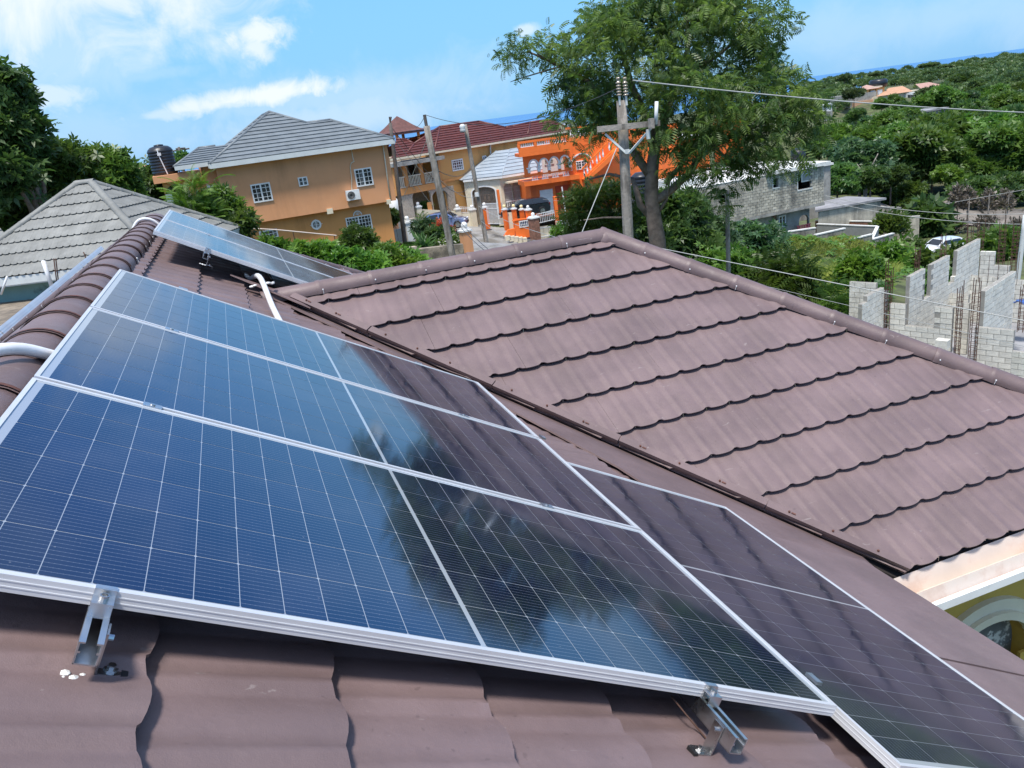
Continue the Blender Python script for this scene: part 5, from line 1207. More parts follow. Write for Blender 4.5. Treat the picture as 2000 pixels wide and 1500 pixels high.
# ================================================================ CARS
def car(label, px, py, r, az, paint, L=4.2, Wd=1.72, H=1.48, hatch=True, glassc=None, zoff=0.0, name='parked_car'):
    """x forward; side profile lofted across the width with tumblehome"""
    P = at(px, py, r); F = Fr(P+Vector((0, 0, zoff)), az); e = F.thing(name, label, 'car', 'parked cars')
    def X(t): return (t-.5)*L
    lower = [(0.005, .42), (.0, .62), (.02, .86), (.05, .94), (.30, .96), (.70, .95), (.86, .86), (.96, .74), (.995, .58), (1.0, .40), (.985, .25), (.9, .20), (.1, .20), (.02, .25)]
    n = 9; rows = []
    for j in range(n):
        v = -1+2*j/(n-1); k = 1-.10*abs(v)**4; yy = v*Wd/2
        rows.append([(X(.5+(a-.5)*(1-.045*abs(v)**3)), yy*(1-.06*max(0, (z-.8)/.2)), .20+(z-.20)*k if z > .5 else z) for a, z in lower]+[(X(.5+(lower[0][0]-.5)*(1-.045*abs(v)**3)), yy, lower[0][1])])
    body = MB().grid(np.array(rows)); o = len(body.v)
    for rr in (rows[0], rows[-1]): body.add(rr[:-1], [tuple(range(len(rr)-1))])
    b = body.build('body', paint, e); autosmooth(b, 40)
    if hatch: gh = [(.03, .93), (.07, 1.20), (.14, H-.04), (.40, H), (.56, H-.03), (.735, .94)]
    else: gh = [(.10, .93), (.20, 1.25), (.30, H-.03), (.45, H), (.56, H-.04), (.72, .94)]
    rows = []
    for j in range(7):
        v = -1+2*j/6; rows.append([(X(a), v*(Wd/2)*(.93-.17*max(0, (z-.93)/(H-.93))), .90+(z-.90)*(1-.05*abs(v)**3)) for a, z in gh])
    cab = MB().grid(np.array(rows)); cab.add(rows[0], [tuple(range(len(rows[0])))]); cab.add(rows[-1], [tuple(range(len(rows[-1])))])
    cb = cab.build('cabin', paint, e); autosmooth(cb, 30)
    # glazing: inset panes standing a few mm proud of the cabin
    g = M['carglass']
    def cabpt(a, z, v): return Vector((X(a), v*(Wd/2)*(.93-.17*max(0, (z-.93)/(H-.93))), .90+(z-.90)*(1-.05*abs(v)**3)))
    def pane(P4, nrm, name):
        nrm = Vector(nrm)*.008; MB().slab([q+nrm*2 for q in P4], -nrm).build(name, g, e)
    for s_ in (-1, 1):
        pane([cabpt(.10, 1.00, s_), cabpt(.36, 1.00, s_), cabpt(.36, H-.09, s_), cabpt(.16, H-.11, s_)], (0, s_, .2), 'side_window')
        pane([cabpt(.385, 1.00, s_), cabpt(.66, 1.00, s_), cabpt(.555, H-.10, s_), cabpt(.385, H-.09, s_)], (0, s_, .2), 'side_window')
    pane([cabpt(.715, .97, -.86), cabpt(.715, .97, .86), cabpt(.575, H-.07, .84), cabpt(.575, H-.07, -.84)], (1, 0, .8), 'windscreen')
    a_, z_ = (gh[1] if hatch else gh[1]); pane([cabpt(gh[0][0]+.01, 1.0, -.82), cabpt(gh[0][0]+.01, 1.0, .82), cabpt(gh[1][0]+.035, H-.14, .80), cabpt(gh[1][0]+.035, H-.14, -.80)], (-1, 0, .3), 'rear_window')
    for t in (.19, .80):
        for s_ in (-1, 1):
            w = MB().lathe(0, 0, [(.30, -.10), (.32, -.08), (.32, .08), (.30, .10)], 20); o = w.build('wheel', M['black'], e); o.rotation_euler = (R(90), 0, 0); o.location = (X(t), s_*(Wd/2-.09), .32)
            c = MB().lathe(0, 0, [(.20, -.105), (.20, .105)], 12); c.build('rim', M['steel'], o)
            a = MB()
            for k in range(9):
                q0, q1 = math.pi*k/9, math.pi*(k+1)/9
                a.add([(X(t)+.355*math.cos(q), s_*(Wd/2+.004), .32+.355*math.sin(q)) for q in (q0, q1)]+[(X(t)+.315*math.cos(q), s_*(Wd/2+.004), .32+.315*math.sin(q)) for q in (q1, q0)], [(0, 1, 2, 3)])
            a.build('wheel_arch', M['black'], e)
    for s_ in (-1, 1):
        h_ = MB().ball((0, 0, 0), .13, 8, .55).build('headlight', M['lamp'], e, True); h_.location = (X(.965), s_*(Wd/2-.24), .68)
        t_ = MB().box(-.03, .03, -.11, .11, -.10, .10).build('tail_light', M['redglass'], e); t_.location = (X(.022), s_*(Wd/2-.20), .78)
        m_ = MB().box(-.07, .07, -.09, .09, -.06, .06).build('mirror', paint, e); m_.location = (X(.665), s_*(Wd/2+.06), 1.0)
    MB().box(X(.985), X(1.003), -.42, .42, .36, .52).build('grille', M['black'], e); MB().box(X(.995), X(1.006), -.24, .24, .30, .36).build('number_plate', M['white'], e)
    return e
M['carglass'] = mat('car_glass', (.012, .016, .02), .06, var=0, spec=.8); M['lamp'] = mat('headlamp', (.6, .62, .65), .12, coat=.8)
def paint(n, c, me=0.3): return mat(n, c, .3, me, var=.03, vscale=.8, coat=1.0)
car('silver blue hatchback parked by the cream wall behind flowering shrubs', 874, 446, 68, 118, paint('blue_silver_paint', (.18, .24, .42), .4), L=3.7, H=1.42)
car('black car parked in front of the white garage door', 1026, 422, 64.3, -83, paint('black_paint', (.01, .011, .014), .2), L=4.1, H=1.38, Wd=1.7)
car('white car half hidden by weeds beyond the grey block walls', 1836, 498, 74, -84, paint('white_car_paint', (.72, .74, .76), .05), L=3.7, H=1.42)
# person on the terrace
P = at(804, 424, 70); F = Fr(P+Vector((0, 0, 0)), 90); per = F.thing('person', 'person in a white sleeveless top standing on the terrace behind the wall', 'person')
def skin(name, verts, edges, radii, m, parent):
    me = bpy.data.meshes.new(name); me.from_pydata(verts, edges, []); me.materials.append(m); o = link(me, name, parent)
    md = o.modifiers.new('s', 'SKIN'); 
    if not me.skin_vertices: bpy.context.view_layer.objects.active = o
    me.skin_vertices.data if False else None
    for v, r_ in zip(me.skin_vertices[0].data, radii): v.radius = (r_, r_)
    me.skin_vertices[0].data[0].use_root = True
    o.modifiers.new('sub', 'SUBSURF').levels = 1; o.modifiers['sub'].render_levels = 1; return o
def body(parent, pose, skinm):
    V = [(0, 0, .95), (0, 0, 1.2), (0, 0, 1.42), (0, 0, 1.52), (0, -.02, 1.64), (0, 0, 1.72),
         (-.10, 0, .88), (-.11, -.03, .50), (-.11, 0, .08), (-.11, -.14, .03), (.10, 0, .88), (.12, .02, .50), (.13, .05, .08), (.13, -.09, .03),
         (-.19, 0, 1.40), (-.25, -.02, 1.13), (-.24, -.12, .90), (-.24, -.18, .82), (.19, 0, 1.40), (.26, .0, 1.13), (.27, -.06, .88), (.27, -.08, .80)]
    E = [(0, 1), (1, 2), (2, 3), (3, 4), (4, 5), (0, 6), (6, 7), (7, 8), (8, 9), (0, 10), (10, 11), (11, 12), (12, 13), (2, 14), (14, 15), (15, 16), (16, 17), (2, 18), (18, 19), (19, 20), (20, 21)]
    Rr = [.15, .14, .15, .055, .095, .07, .095, .06, .04, .035, .095, .06, .04, .035, .06, .045, .032, .028, .06, .045, .032, .028]
    return skin('body', V, E, Rr, skinm, parent)
me_ok = True
bpy.context.view_layer.update()
try:
    body(per, None, mat('skin_dark', (.06, .032, .02), .55))
except Exception as ex:
    print('skin failed', ex)
    MB().lathe(0, 0, [(.09, 0), (.10, .5), (.15, .9), (.13, 1.15), (.18, 1.4), (.06, 1.5), (.09, 1.6), (.07, 1.72)], 10).build('body', mat('skin_dark', (.06, .032, .02), .55), per, True)
MB().lathe(0, 0, [(.175, .82), (.165, 1.05), (.20, 1.30), (.17, 1.43), (.08, 1.49)], 14).build('shirt', M['white'], per, True)
MB().lathe(0, 0, [(.18, .45), (.19, .60), (.185, .86)], 14).build('shorts', M['black'], per, True)
MB().ball((0, .005, 1.69), .105, 10).build('hair', M['black'], per, True)
# satellite dish by the tan house corner
P = at(771, 408, 58); F = Fr(P, 90); e = F.thing('satellite_dish', 'large white round dish behind the corner of the tan house', 'dish')
rows = [[(rr*math.cos(t*math.pi/10)*.55+0, -.25+.35*(rr*rr)/.81, rr*math.sin(t*math.pi/10)) for t in range(21)] for rr in (0.02, .3, .6, .85)]
MB().grid(np.array(rows)).build('dish', M['white'], e, True); MB().tube([(0, 0, -2), (0, .1, 0)], .05, 8).build('mast', M['steel'], e)

# ================================================================ POLES AND WIRES
def pole(label, top, bot, r, w0, w1, m, name='utility_pole', cat='pole', grp='utility poles', cut=0, deep=2.0, rt=None):
    A = at(bot[0], bot[1], r); B = at(top[0], top[1], rt or r); d = (B-A).normalized()
    A2 = A-d*deep; F = Fr(A2, 90); e = F.thing(name, label, cat, grp); rel = B-A2
    pts = [rel*t/8 for t in range(9)]; rr = [w0+(w1-w0)*t/8 for t in range(9)]
    MB().tube(pts, rr, 14).build('shaft', m, e, True); return e, F, rel, A2
bp, BF, rel, BA = pole('large weathered wooden pole in front of the big tree, crossarm and insulators on top', (1214, 196), (1229, 500), 19.5, .138, .118, M['wood'])
T = BF.O+rel
def loc(P): return P-BF.O
def atb(px, py, r=19.5): return at(px, py, r)
# crossarm
a = atb(1166, 253, 19.2); c = atb(1289, 240, 19.25); d = (c-a).normalized(); L = (c-a).length; u_ = d.cross(Vector((0, 0, 1))).normalized(); w_ = u_.cross(d)
MB().obox(loc((a+c)/2), d, u_, w_, L, .10, .125).build('crossarm', M['wood'], bp)
for s_, pa, pb in ((0, (1182, 262), (1224, 300)), (1, (1272, 250), (1228, 300))):
    A, B = loc(atb(*pa, 19.22)), loc(atb(*pb, 19.3)); dd = (B-A).normalized(); MB().obox((A+B)/2, dd, dd.cross(Vector((0, 1, 0))).normalized(), dd.cross(dd.cross(Vector((0, 1, 0)))).normalized(), (B-A).length, .05, .03).build('brace', M['fascia'], bp)
for px_i, py_i in ((1209.5, 187), (1222.5, 187)):
    b0 = loc(atb(px_i, py_i, 19.4)); pr = []
    for i in range(5): pr += [(.035, i*.065), (.062, i*.065+.012), (.058, i*.065+.030), (.032, i*.065+.045)]
    ins = MB().lathe(b0.x, b0.y, pr+[(.03, .35), (.045, .36), (.04, .40)], 12, b0.z); ins.build('insulator', M['insul'], bp, True)
    MB().obox(b0+Vector((0, 0, -.10)), (1, 0, 0), (0, 1, 0), (0, 0, 1), .04, .04, .22).build('bracket', M['fascia'], bp)
f0, f1 = loc(atb(1281, 243, 19.2)), loc(atb(1282.5, 198, 19.2)); MB().tube([f0, f1], .042, 10).build('fuse_tube', M['white'], bp, True); 
MB().obox(loc(atb(1272, 241, 19.1)), (1, 0, 0), (0, 1, 0), (0, 0, 1), .10, .12, .22).build('fuse_bracket', M['wood'], bp); g0 = loc(atb(1266, 262, 19.2)); MB().obox(g0, (1, 0, 0), (0, 1, 0), (0, 0, 1), .07, .06, .22).build('insulator_block', M['fascia'], bp)
MB().obox(loc(atb(1225, 296, 19.3)), (1, 0, 0), (0, 1, 0), (0, 0, 1), .10, .06, .10).build('brace_plate', M['fascia'], bp)
p2, P2F, rel2, A2 = pole('leaning slim grey pole in front of the balcony of the red roof house', (833, 246), (886, 512), 30, .135, .115, M['wood'])
tt = rel2; MB().tube([tt-Vector((0, 0, .1)), P2F.loc(at(829, 224, 30))], .06, 8).build('top_bracket', M['wood_dk'], p2)
p3, P3F, rel3, A3 = pole('leaning pole with a round lamp head beside the silver roof house', (908, 243), (944, 441), 50, .15, .12, M['wood'])
q = P3F.loc(at(903.5, 250.5, 49.6)); lm = MB(); lm.lathe(q.x, q.y, [(.16, -.22), (.19, -.1), (.15, 0), (.19, .08), (.15, .18), (.08, .24)], 12, q.z); lm.build('lamp_head', M['fascia'], p3, True)
MB().tube([rel3*.99, q+Vector((0, 0, .2))], .03, 6).build('lamp_arm', M['steel'], p3)
q = P3F.loc(at(931, 380, 49.8)); MB().obox(q, (1, 0, 0), (0, 1, 0), (0, 0, 1), .22, .12, .26).build('meter_box', M['white'], p3)
p4_, P4F, rel4, A4 = pole('dark pole against the corner of the tan house', (762, 240), (789, 458), 50, .15, .10, M['wood_dk'])
for dx, dy in ((-1.5, -12), (2, -12), (.5, -6)):
    q = P4F.loc(at(762+dx, 240+dy, 50)); MB().tube([rel4, q], .045, 6).build('top_pin', M['wood_dk'], p4_)
pR, PRF, relR, AR = pole('slim grey pole among the shrubs in front of the weathered block house', (1420, 372), (1423, 545), 31, .095, .075, M['wood'])
pX, PXF, relX, AX = pole('pale leaning pole at the right frame edge behind the rebar', (2003, 420), (1986, 560), 45, .12, .11, M['fascia'])
# far pole by the tank
pT, PTF, relT, AT = pole('distant pole top with crossarms just right of the black tank', (349, 287), (357, 325), 95, .15, .13, M['wood_dk'], deep=5)
for a, c in (((332, 296), (370, 290)), ((343, 291), (362, 289))):
    A, B = PTF.loc(at(a[0], a[1], 95)), PTF.loc(at(c[0], c[1], 95)); MB().tube([A, B], .09, 6).build('crossarm', M['wood_dk'], pT)
for a, c in (((338, 296), (352, 308)), ((364, 291), (354, 308))):
    A, B = PTF.loc(at(a[0], a[1], 95)), PTF.loc(at(c[0], c[1], 95)); MB().tube([A, B], .05, 5).build('brace', M['wood_dk'], pT)
def wire(label, a, b_, sag=0.0, r=.012, m=None, n=14, grp='overhead wires'):
    A, B = at(*a), at(*b_); c = (A+B)/2; pts = [A.lerp(B, t/n)-Vector((0, 0, sag*4*(t/n)*(1-t/n)))-c for t in range(n+1)]
    o = MB().tube(pts, r, 5).build('overhead_wire', m or M['wire']); o.location = c; return tag(o, label, 'wire', grp)
wl = M['wire_lt']
wire('bright wire from the insulators crossing the tree to the right frame edge', (1236, 157, 19.4), (2060, 222, 26), .10, .015, wl)
wire('thin wire from the slim leaning pole up to the large pole', (833, 225, 30), (1212, 170, 19.4), .55, .010)
wire('bright wire passing just over the right hip ridge in front of the block walls', (1290, 485, 19), (2060, 638, 16), .0, .011, wl)
wire('lower wire crossing the block walls at the right, beneath the bright one', (1500, 560, 24), (2060, 690, 18), .0, .007, wl)
wire('lowest wire across the near block wall at the right frame edge', (1690, 625, 24), (2060, 690, 20), .0, .005, wl)
wire('guy wire slanting down from the crossarm to the left', (1206, 285, 19.3), (1130, 470, 18), 0, .011, wl)
wire('dark service wire from the dark pole down over the balcony, upper', (766, 250, 50), (880, 385, 60), .2, .018)
wire('dark service wire from the dark pole down over the balcony, second', (768, 270, 50), (866, 372, 60), .25, .016, wl)
wire('pale service wire from the dark pole to the garden, third', (770, 290, 50), (842, 398, 60), .2, .016, wl)
wire('pale service wire from the dark pole, steepest', (772, 310, 50), (810, 370, 55), .1, .016, wl)
wire('pale stay wire from the slim pole down left to the tan corner', (835, 270, 30), (781, 402, 40), .0, .012, wl)
wire('wire from the slim pole top dropping left behind the turret', (829, 228, 30), (811, 248, 50), .1, .01)
wire('wire sagging between the slim pole and the lamp pole, upper', (850, 330, 30), (925, 318, 50), .5, .012)
wire('wire sagging between the slim pole and the lamp pole, lower', (852, 345, 30), (926, 335, 50), .9, .010)
wire('wire from the slim pole to the lamp pole meter box', (862, 353, 30), (931, 383, 50), .3, .010, wl)
wire('wire leaving the slim pole foot towards the road, left of a pair', (871, 405, 30), (955, 496, 20), .15, .010)
wire('wire leaving the slim pole foot towards the road, right of a pair', (872, 402, 30), (962, 494, 20), .1, .010)
wire('pale wire crossing the road in front of the orange steps', (934, 402, 50), (1112, 470, 22), .2, .010, wl)
wire('pale wire crossing from the lamp pole low over the gates', (940, 432, 50), (1060, 470, 25), .3, .010, wl)
wire('faint level wire across the orange house and the pole', (1060, 389, 55), (1240, 392, 30), .1, .008, wl)
wire('faint wire from the weathered block house to the right slope', (1612, 382, 66), (2050, 415, 60), .6, .02, wl)
wire('second faint wire crossing the forest edge at the right', (1612, 392, 66), (2050, 438, 60), .5, .02, wl)

# ================================================================ WEATHERED BLOCK HOUSE (middle right)
P = at(1609, 394, 66); BH = Fr(P, 87); BH.O.z -= 3.0; p = BH.p
bh = BH.thing('block_house', 'weathered two storey concrete block house with a whitewashed flat roof', 'house')
zfl = p(1609, 395)[1]; zup = p(1611, 322)[1]; xl1 = p(1497, 345)[0]; xl0 = p(1345, 400)[0]
def wallholes(x0, x1, z0, z1, holes, y0, y1):
    mb = MB(); xs = sorted({x0, x1}|{h[0] for h in holes}|{h[1] for h in holes}); zs = sorted({z0, z1}|{h[2] for h in holes}|{h[3] for h in holes})
    for i in range(len(xs)-1):
        for j in range(len(zs)-1):
            cx, cz = (xs[i]+xs[i+1])/2, (zs[j]+zs[j+1])/2
            if not any(h[0] < cx < h[1] and h[2] < cz < h[3] for h in holes): mb.box(xs[i], xs[i+1], y0, y1, zs[j], zs[j+1])
    return mb
def oldblockwall(parent, x0, x1, z0, z1, holes, y, m):
    """front of old block work: every block a little proud or sunk, joined as one part (too small to tell apart singly)"""
    mb = MB(); nz = int((z1-z0)/.2)
    for j in range(nz):
        zz = z0+j*.2; xo = x0-(.2 if j % 2 else 0)
        while xo < x1:
            a, b_ = max(xo+.020, x0), min(xo+.375, x1)
            if b_-a > .05 and not any(h[0]-.02 < (a+b_)/2 < h[1]+.02 and h[2]-.08 < zz+.1 < h[3]+.08 for h in holes):
                mb.box(a, b_, y-.02-random.uniform(0, .014), y+.0, zz+.014, zz+.182)
            xo += .4
    mb.build('block_facing', m, parent, kind='stuff')
h1 = [p(1557.5, 340), p(1585, 336), p(1559, 371)]; h2 = [p(1509, 350), p(1520, 348.5), p(1510, 367)]; h3 = [p(1404, 383), p(1420, 381), p(1405, 398)]
holes = [(h[0][0], h[1][0], h[2][1], h[0][1]) for h in (h1, h2, h3)]
wallholes(xl0, 0, zfl, zup, holes, .003, .2).build('upper_wall', M['concrete'], bh)
oldblockwall(bh, xl0, -.02, zfl, zup-.02, holes, 0, M['oldblock'])
MB().box(-.2, -.003, .21, 9, zfl, zup).box(xl0, xl0+.2, .21, 9, zfl, zup).box(xl0+.2, -.2, 8.8, 9, zfl, zup).build('upper_wall', M['concrete'], bh)
MB().box(xl0+.3, -.3, 2.0, 2.1, zfl+.01, zup-.05).build('interior_shade_sheet', M['black'], bh)  # black sheet behind the window holes, standing for indoor shade
for h in holes[:2]:
    f = MB().box(h[0]-.06, h[1]+.06, -.06, -.036, h[2]-.08, h[2]-.003).box(h[0]-.06, h[0]-.003, -.06, -.036, h[2]-.003, h[3]+.05); o_ = f.build('window_surround', M['fascia'], bh)
h = holes[0]; MB().box(h[0]+.45, h[1]-.02, .08, .10, h[2]+.5, h[3]-.02).build('window_sash', M['fascia'], bh); MB().box(h[0]+.55, h[1]-.12, .06, .07, h[2]+.6, h[3]-.12).build('pane', mat('pale_glass', (.25, .28, .3), .15), bh)
MB().box(xl1-.1, .35, -.35, 9.2, zup+.003, zup+.26).build('roof_slab', M['whiteroof'], bh)
MB().box(xl0, xl1-.11, -.02, 9.0, zup-.0, zup+.03).build('roof_slab', M['whiteroof'], bh)
MB().box(xl0+.1, xl0+3, 2.0, 5, zup+.03, zup+.5).build('roof_kerb', M['fascia'], bh)
MB().box(xl0, .05, -.05, 9, zfl-.22, zfl-.003).build('floor_slab', M['concrete'], bh)
lo0 = p(1517, 412, 1.2)[0]
arx, arz = p(1570, 430, 1.2); zt_ = p(1570, 412, 1.2)[1]
mb = MB(); arcade(mb, lo0, -.3, -2.5, zfl-.225, [(arx, .95, arz, .42)], 1.2, 1.4, 12); mb.build('lower_wall', M['stain'] if False else M['concrete'], bh)
MB().box(lo0, -.3, 4, 4.1, -2.5, zfl-.3).build('inner_wall', mat('pink_wall', (.5, .25, .14), .8), bh)
MB().box(xl0, lo0-.003, 1.6, 9, -2.5, zfl-.225).build('lower_wall', M['oldblock'], bh)
win(BH, bh, (1520, 422.5), (1534, 420.2), (1521, 445), 1.2, 2, 3, fw=.08)
pm = mat('pink_paint', (.55, .10, .12), .6); xx0, zz0 = p(1557, 449, .8); xx1, zz1 = p(1583, 436, .8)
m_ = MB().box(xx0, xx1, .75, .85, zz1-.06, zz1).box(xx0, xx1, .75, .85, zz0, zz0+.06)
for k in range(8): x = xx0+(xx1-xx0)*(k+.5)/8; m_.box(x-.035, x+.035, .77, .83, zz0+.06, zz1-.06)
m_.build('balustrade', pm, bh)
# black tank and clutter on roofs behind
for i, (a, z, rr, lb) in enumerate(((1552, 300, 76, 'black water tank on the roof behind the big tree, beside bare branches'), )):
    pass
P = at(1596, 312, 84); F = Fr(P, 90); F.O.z -= 1.6
fb = F.thing('flat_roof_building', 'flat roofed building behind the block house with a water tank and bare bars', 'building')
MB().box(-5, 1.6, 0, 8, -4, .9).build('wall', M['concrete'], fb); MB().box(-5.2, 1.8, -.2, 8.2, .903, 1.1).build('roof_slab', M['whiteroof'], fb)
TKF = Fr(F.w(-.2, 2.5, 1.1), 90); t2 = TKF.thing('water_tank', 'black water tank on the flat roof behind the block house', 'tank'); MB().lathe(0, 0, [(.7, 0), (.72, .9), (.7, 1.4), (.3, 1.6)], 16).build('tank_body', M['tank'], t2, True)
for k in range(5): MB().tube([(-4+k*.9, 1, 1.1), (-4+k*.9+.1, 1, 2.1)], .03, 5).build('bar', M['rebar'], fb)
# tank by the tree trunk
P = at(1252, 362, 48); TKF = Fr(P, 90); TKF.O.z -= .7; t3 = TKF.thing('water_tank', 'dark water tank just left of the big tree trunk', 'tank'); pr = []
for i in range(6): pr += [(.55, i*.22), (.58, i*.22+.05), (.58, i*.22+.12), (.55, i*.22+.17)]
MB().lathe(0, 0, pr+[(.3, 1.45)], 18).build('tank_body', M['tank'], t3, True); MB().box(-.8, .8, -.8, .8, -2.5, -.003).build('stand', M['concrete'], t3)

# ================================================================ ROOFLESS WALLS IN THE MIDDLE RIGHT
def pxwall(label, tl, tr, hpx, r0, r1, m, t=.2, top=None, name='roofless_wall', deep=2.0, grp='roofless block walls'):
    """wall whose top edge runs between two pixels at ranges r0, r1"""
    A, B = at(tl[0], tl[1], r0), at(tr[0], tr[1], r1); z = (A.z+B.z)/2; A.z = B.z = z; d = B-A; L = d.length; F = Fr(A, math.degrees(math.atan2(d.x, d.y))); h = hpx*r0/FPX
    e = F.thing(name, label, 'wall', grp); MB().box(0, L, 0, t, -h-deep, -.05).build('masonry', m, e)
    MB().box(-.03, L+.03, -.03, t+.03, -.047, .03).build('coping', top or M['whiteroof'], e); return e
ob = mat('mossy_block', (.25, .235, .20), .95, var=.25, vscale=2, bump=.9, bscale=8, dirt=(.07, .065, .055), dirt_amt=.85, dscale=1.1, streak=True, dlo=.42, dhi=.66)
gb = mat('grey_plaster', (.26, .27, .265), .9, var=.12, vscale=1)
pxwall('low block wall with white top before the pink balustrade', (1531, 455.5), (1593, 443), 20, 62, 63, ob)
pxwall('second low wall with white top, stepping right of the pink balustrade', (1594, 458.5), (1651, 446), 22, 62, 64, ob)
pxwall('third low wall with white top behind the green weeds', (1652.5, 470), (1704, 457.5), 26, 62, 64, ob)
pxwall('fourth low wall, rightmost of the white topped row', (1705, 467), (1746, 456), 22, 64, 66, ob)
pxwall('long grey plastered wall behind the white topped walls', (1595, 434), (1711, 446), 22, 74, 71, gb, deep=.5)
pxwall('brown stained wall behind the long grey plastered wall', (1592, 424), (1724, 440), 12, 80, 77, M['brownstone'], deep=.5)
pxwall('short grey wall joining the rounded shrub', (1711, 446), (1700, 462), 18, 71, 66, gb, deep=.3)
pxwall('tall block pillar wall beside the rounded shrub', (1772.5, 423), (1796, 424), 46, 84, 84, M['oldblock'], .5, M['concrete'])
pxwall('broken block wall left of the tall block pillar', (1722, 418), (1770, 424), 24, 88, 86, M['oldblock'], .2, M['concrete'])
pxwall('upper broken block wall by the low slab building', (1706, 402), (1757, 407), 16, 94, 92, M['oldblock'], .2, M['concrete'])
A = at(1592, 402, 80); F = Fr(A, 84); F.O.z -= 1.4; lb_ = F.thing('slab_building', 'low block building with a stained grey slab roof, right of the block house', 'building'); p = F.p
_z = at(1592, 403, 80).z
def hz_(a, b_): q = ray(a, b_); t = (_z-EYE)/q.z; return F.loc(Vector((0, 0, EYE))+q*t)
rr_ = [hz_(1592, 416), hz_(1648, 406), hz_(1731, 391), hz_(1652, 388), hz_(1592, 401)]
zz_ = 1.4
MB().slab([(v.x, v.y, zz_) for v in rr_], (0, 0, .18)).build('roof_slab', M['slabtop'], lb_)
c = sum((Vector((v.x, v.y, 0)) for v in rr_), Vector())/5
MB().slab([(c.x+(v.x-c.x)*.88, c.y+(v.y-c.y)*.88, -3) for v in rr_], (0, 0, zz_+3-.003)).build('wall', M['oldblock'], lb_)

# ================================================================ UNFINISHED BLOCK HOUSE (near right)
P = at(1740, 600, 31.5); CF = Fr(P, 157); gzc = at(1864, 690, 28).z
CF.O.z = gzc-1.6; p = CF.p; px_ = CF.px_
E = lambda zx, zy: (1640+zx/5.556, 420+zy/5.556)
blk = MB(); bw, bhh, bd = .380, .180, .15
def blockmesh(w):
    m_ = MB(); c_ = .008
    m_.box(-w/2, w/2, -bd/2-.004, bd/2+.004, 0, bhh); return m_.mesh('block', M['block'])
BM = {1: blockmesh(bw), .5: blockmesh(bw/2-.006)}
unf = CF.thing('unfinished_house', 'unfinished house of pale grey concrete block walls at the right', 'building')
NB = [0]; extra = MB()
def blockwall(axis, c0, a0, a1, z0, topf, label=None):
    """axis 'x': wall runs along x at y=c0 ; axis 'y': runs along y at x=c0. topf(a)->top height"""
    a1 = a0+max(1, round((a1-a0)/.2))*.2
    w = MB()
    seg = MB(); nz = 40
    # mortar core follows the stepped top
    a = a0
    while a < a1-.05:
        b_ = min(a+.2, a1); ht = max(0, math.floor((topf((a+b_)/2)-z0)/.2)*.2)
        if ht > .1:
            if axis == 'x': seg.box(a, b_, c0-bd/2+.008, c0+bd/2-.008, z0-1, z0+ht-.012)
            else: seg.box(c0-bd/2+.008, c0+bd/2-.008, a, b_, z0-1, z0+ht-.012)
        a = b_
    wo = seg.build('wall', M['mortar'], unf)
    for j in range(nz):
        zz = z0+j*.2; a = a0-(.2 if j % 2 else 0)
        while a < a1-.03:
            lo, hi_ = a, a+.4; key = 1
            if lo < a0-.01: lo = a0; key = .5
            if hi_ > a1+.01: hi_ = lo+.2; key = .5
            mid = (lo+hi_)/2
            if topf(lo+.05) >= zz+.2-.01 and topf(hi_-.05) >= zz+.2-.01: pass
            elif topf(lo+.05) >= zz+.2-.01: hi_ = lo+.2; key = .5; mid = (lo+hi_)/2
            elif topf(hi_-.05) >= zz+.2-.01: lo = hi_-.2; key = .5; mid = (lo+hi_)/2
            else: a += .4; continue
            if zz > topf(mid): a += .4; continue
            x, y = (mid, c0+random.uniform(-.004, .004)) if axis == 'x' else (c0+random.uniform(-.004, .004), mid)
            if NB[0] < 300:
                o = link(BM[key], 'block', wo); o.location = (x, y, zz+.003); NB[0] += 1
                if axis == 'y': o.rotation_euler = (0, 0, R(90))
            else:
                w2 = (bw if key == 1 else bw/2-.006)/2
                if axis == 'x': extra.box(x-w2, x+w2, y-bd/2, y+bd/2, zz+.003, zz+.003+bhh)
                else: extra.box(x-bd/2, x+bd/2, y-w2, y+w2, zz+.003, zz+.003+bhh)
            a += .4
def steps(brk):
    def f(a):
        h = brk[0][1]
        for x, v in brk:
            if a >= x: h = v
        return h
    return f
z0c = 0.0
fx = lambda zx, zy, y=0: p(*E(zx, zy), y)
# front facing walls (nearest first so that the single blocks go to the nearest walls)
xF2a = fx(1480, 1160)[0]; zF2 = fx(1480, 1160)[1]; xF2b = fx(1895, 1200)[0]
blockwall('x', 0, xF2a, xF2b, z0c, lambda a: zF2)
blockwall('x', -1.6, fx(1880, 1460, -1.6)[0], fx(1880, 1460, -1.6)[0]+3, z0c, lambda a: fx(1880, 1460, -1.6)[1])
xa_, xb_, xc_, xd_ = fx(545, 940)[0], fx(750, 950)[0], fx(1060, 1160)[0], fx(1245, 980)[0]
blockwall('x', 0, xa_, xd_, z0c, steps([(xa_, fx(545, 940)[1]), (xb_, fx(750, 1155)[1]), (xc_, fx(1062, 970)[1])]))
# receding wall 3 (long, right)
yb = px_(*E(1865, 600), xF2a)[0]; zb3 = px_(*E(1480, 840), xF2a)[1]
blockwall('y', xF2a+.075, .25, yb, z0c, lambda a: zb3)
# receding wall 1 (front left, towards the camera)
x1_ = xa_-.25; y1a, z1a = px_(*E(222, 945), x1_); y1m, z1m = px_(*E(395, 790), x1_); y1b, z1b = px_(*E(505, 768), x1_)
blockwall('y', x1_, y1a, y1b, z0c, steps([(y1a, z1a), (y1a+.35, z1a+.2), (y1m, (z1b+z1a)/2+.15), (y1m+.6, z1b)]))
# short return at its left end seen behind
blockwall('x', y1m+.3, x1_-1.1, x1_-.1, z0c, lambda a: z1m+.2)
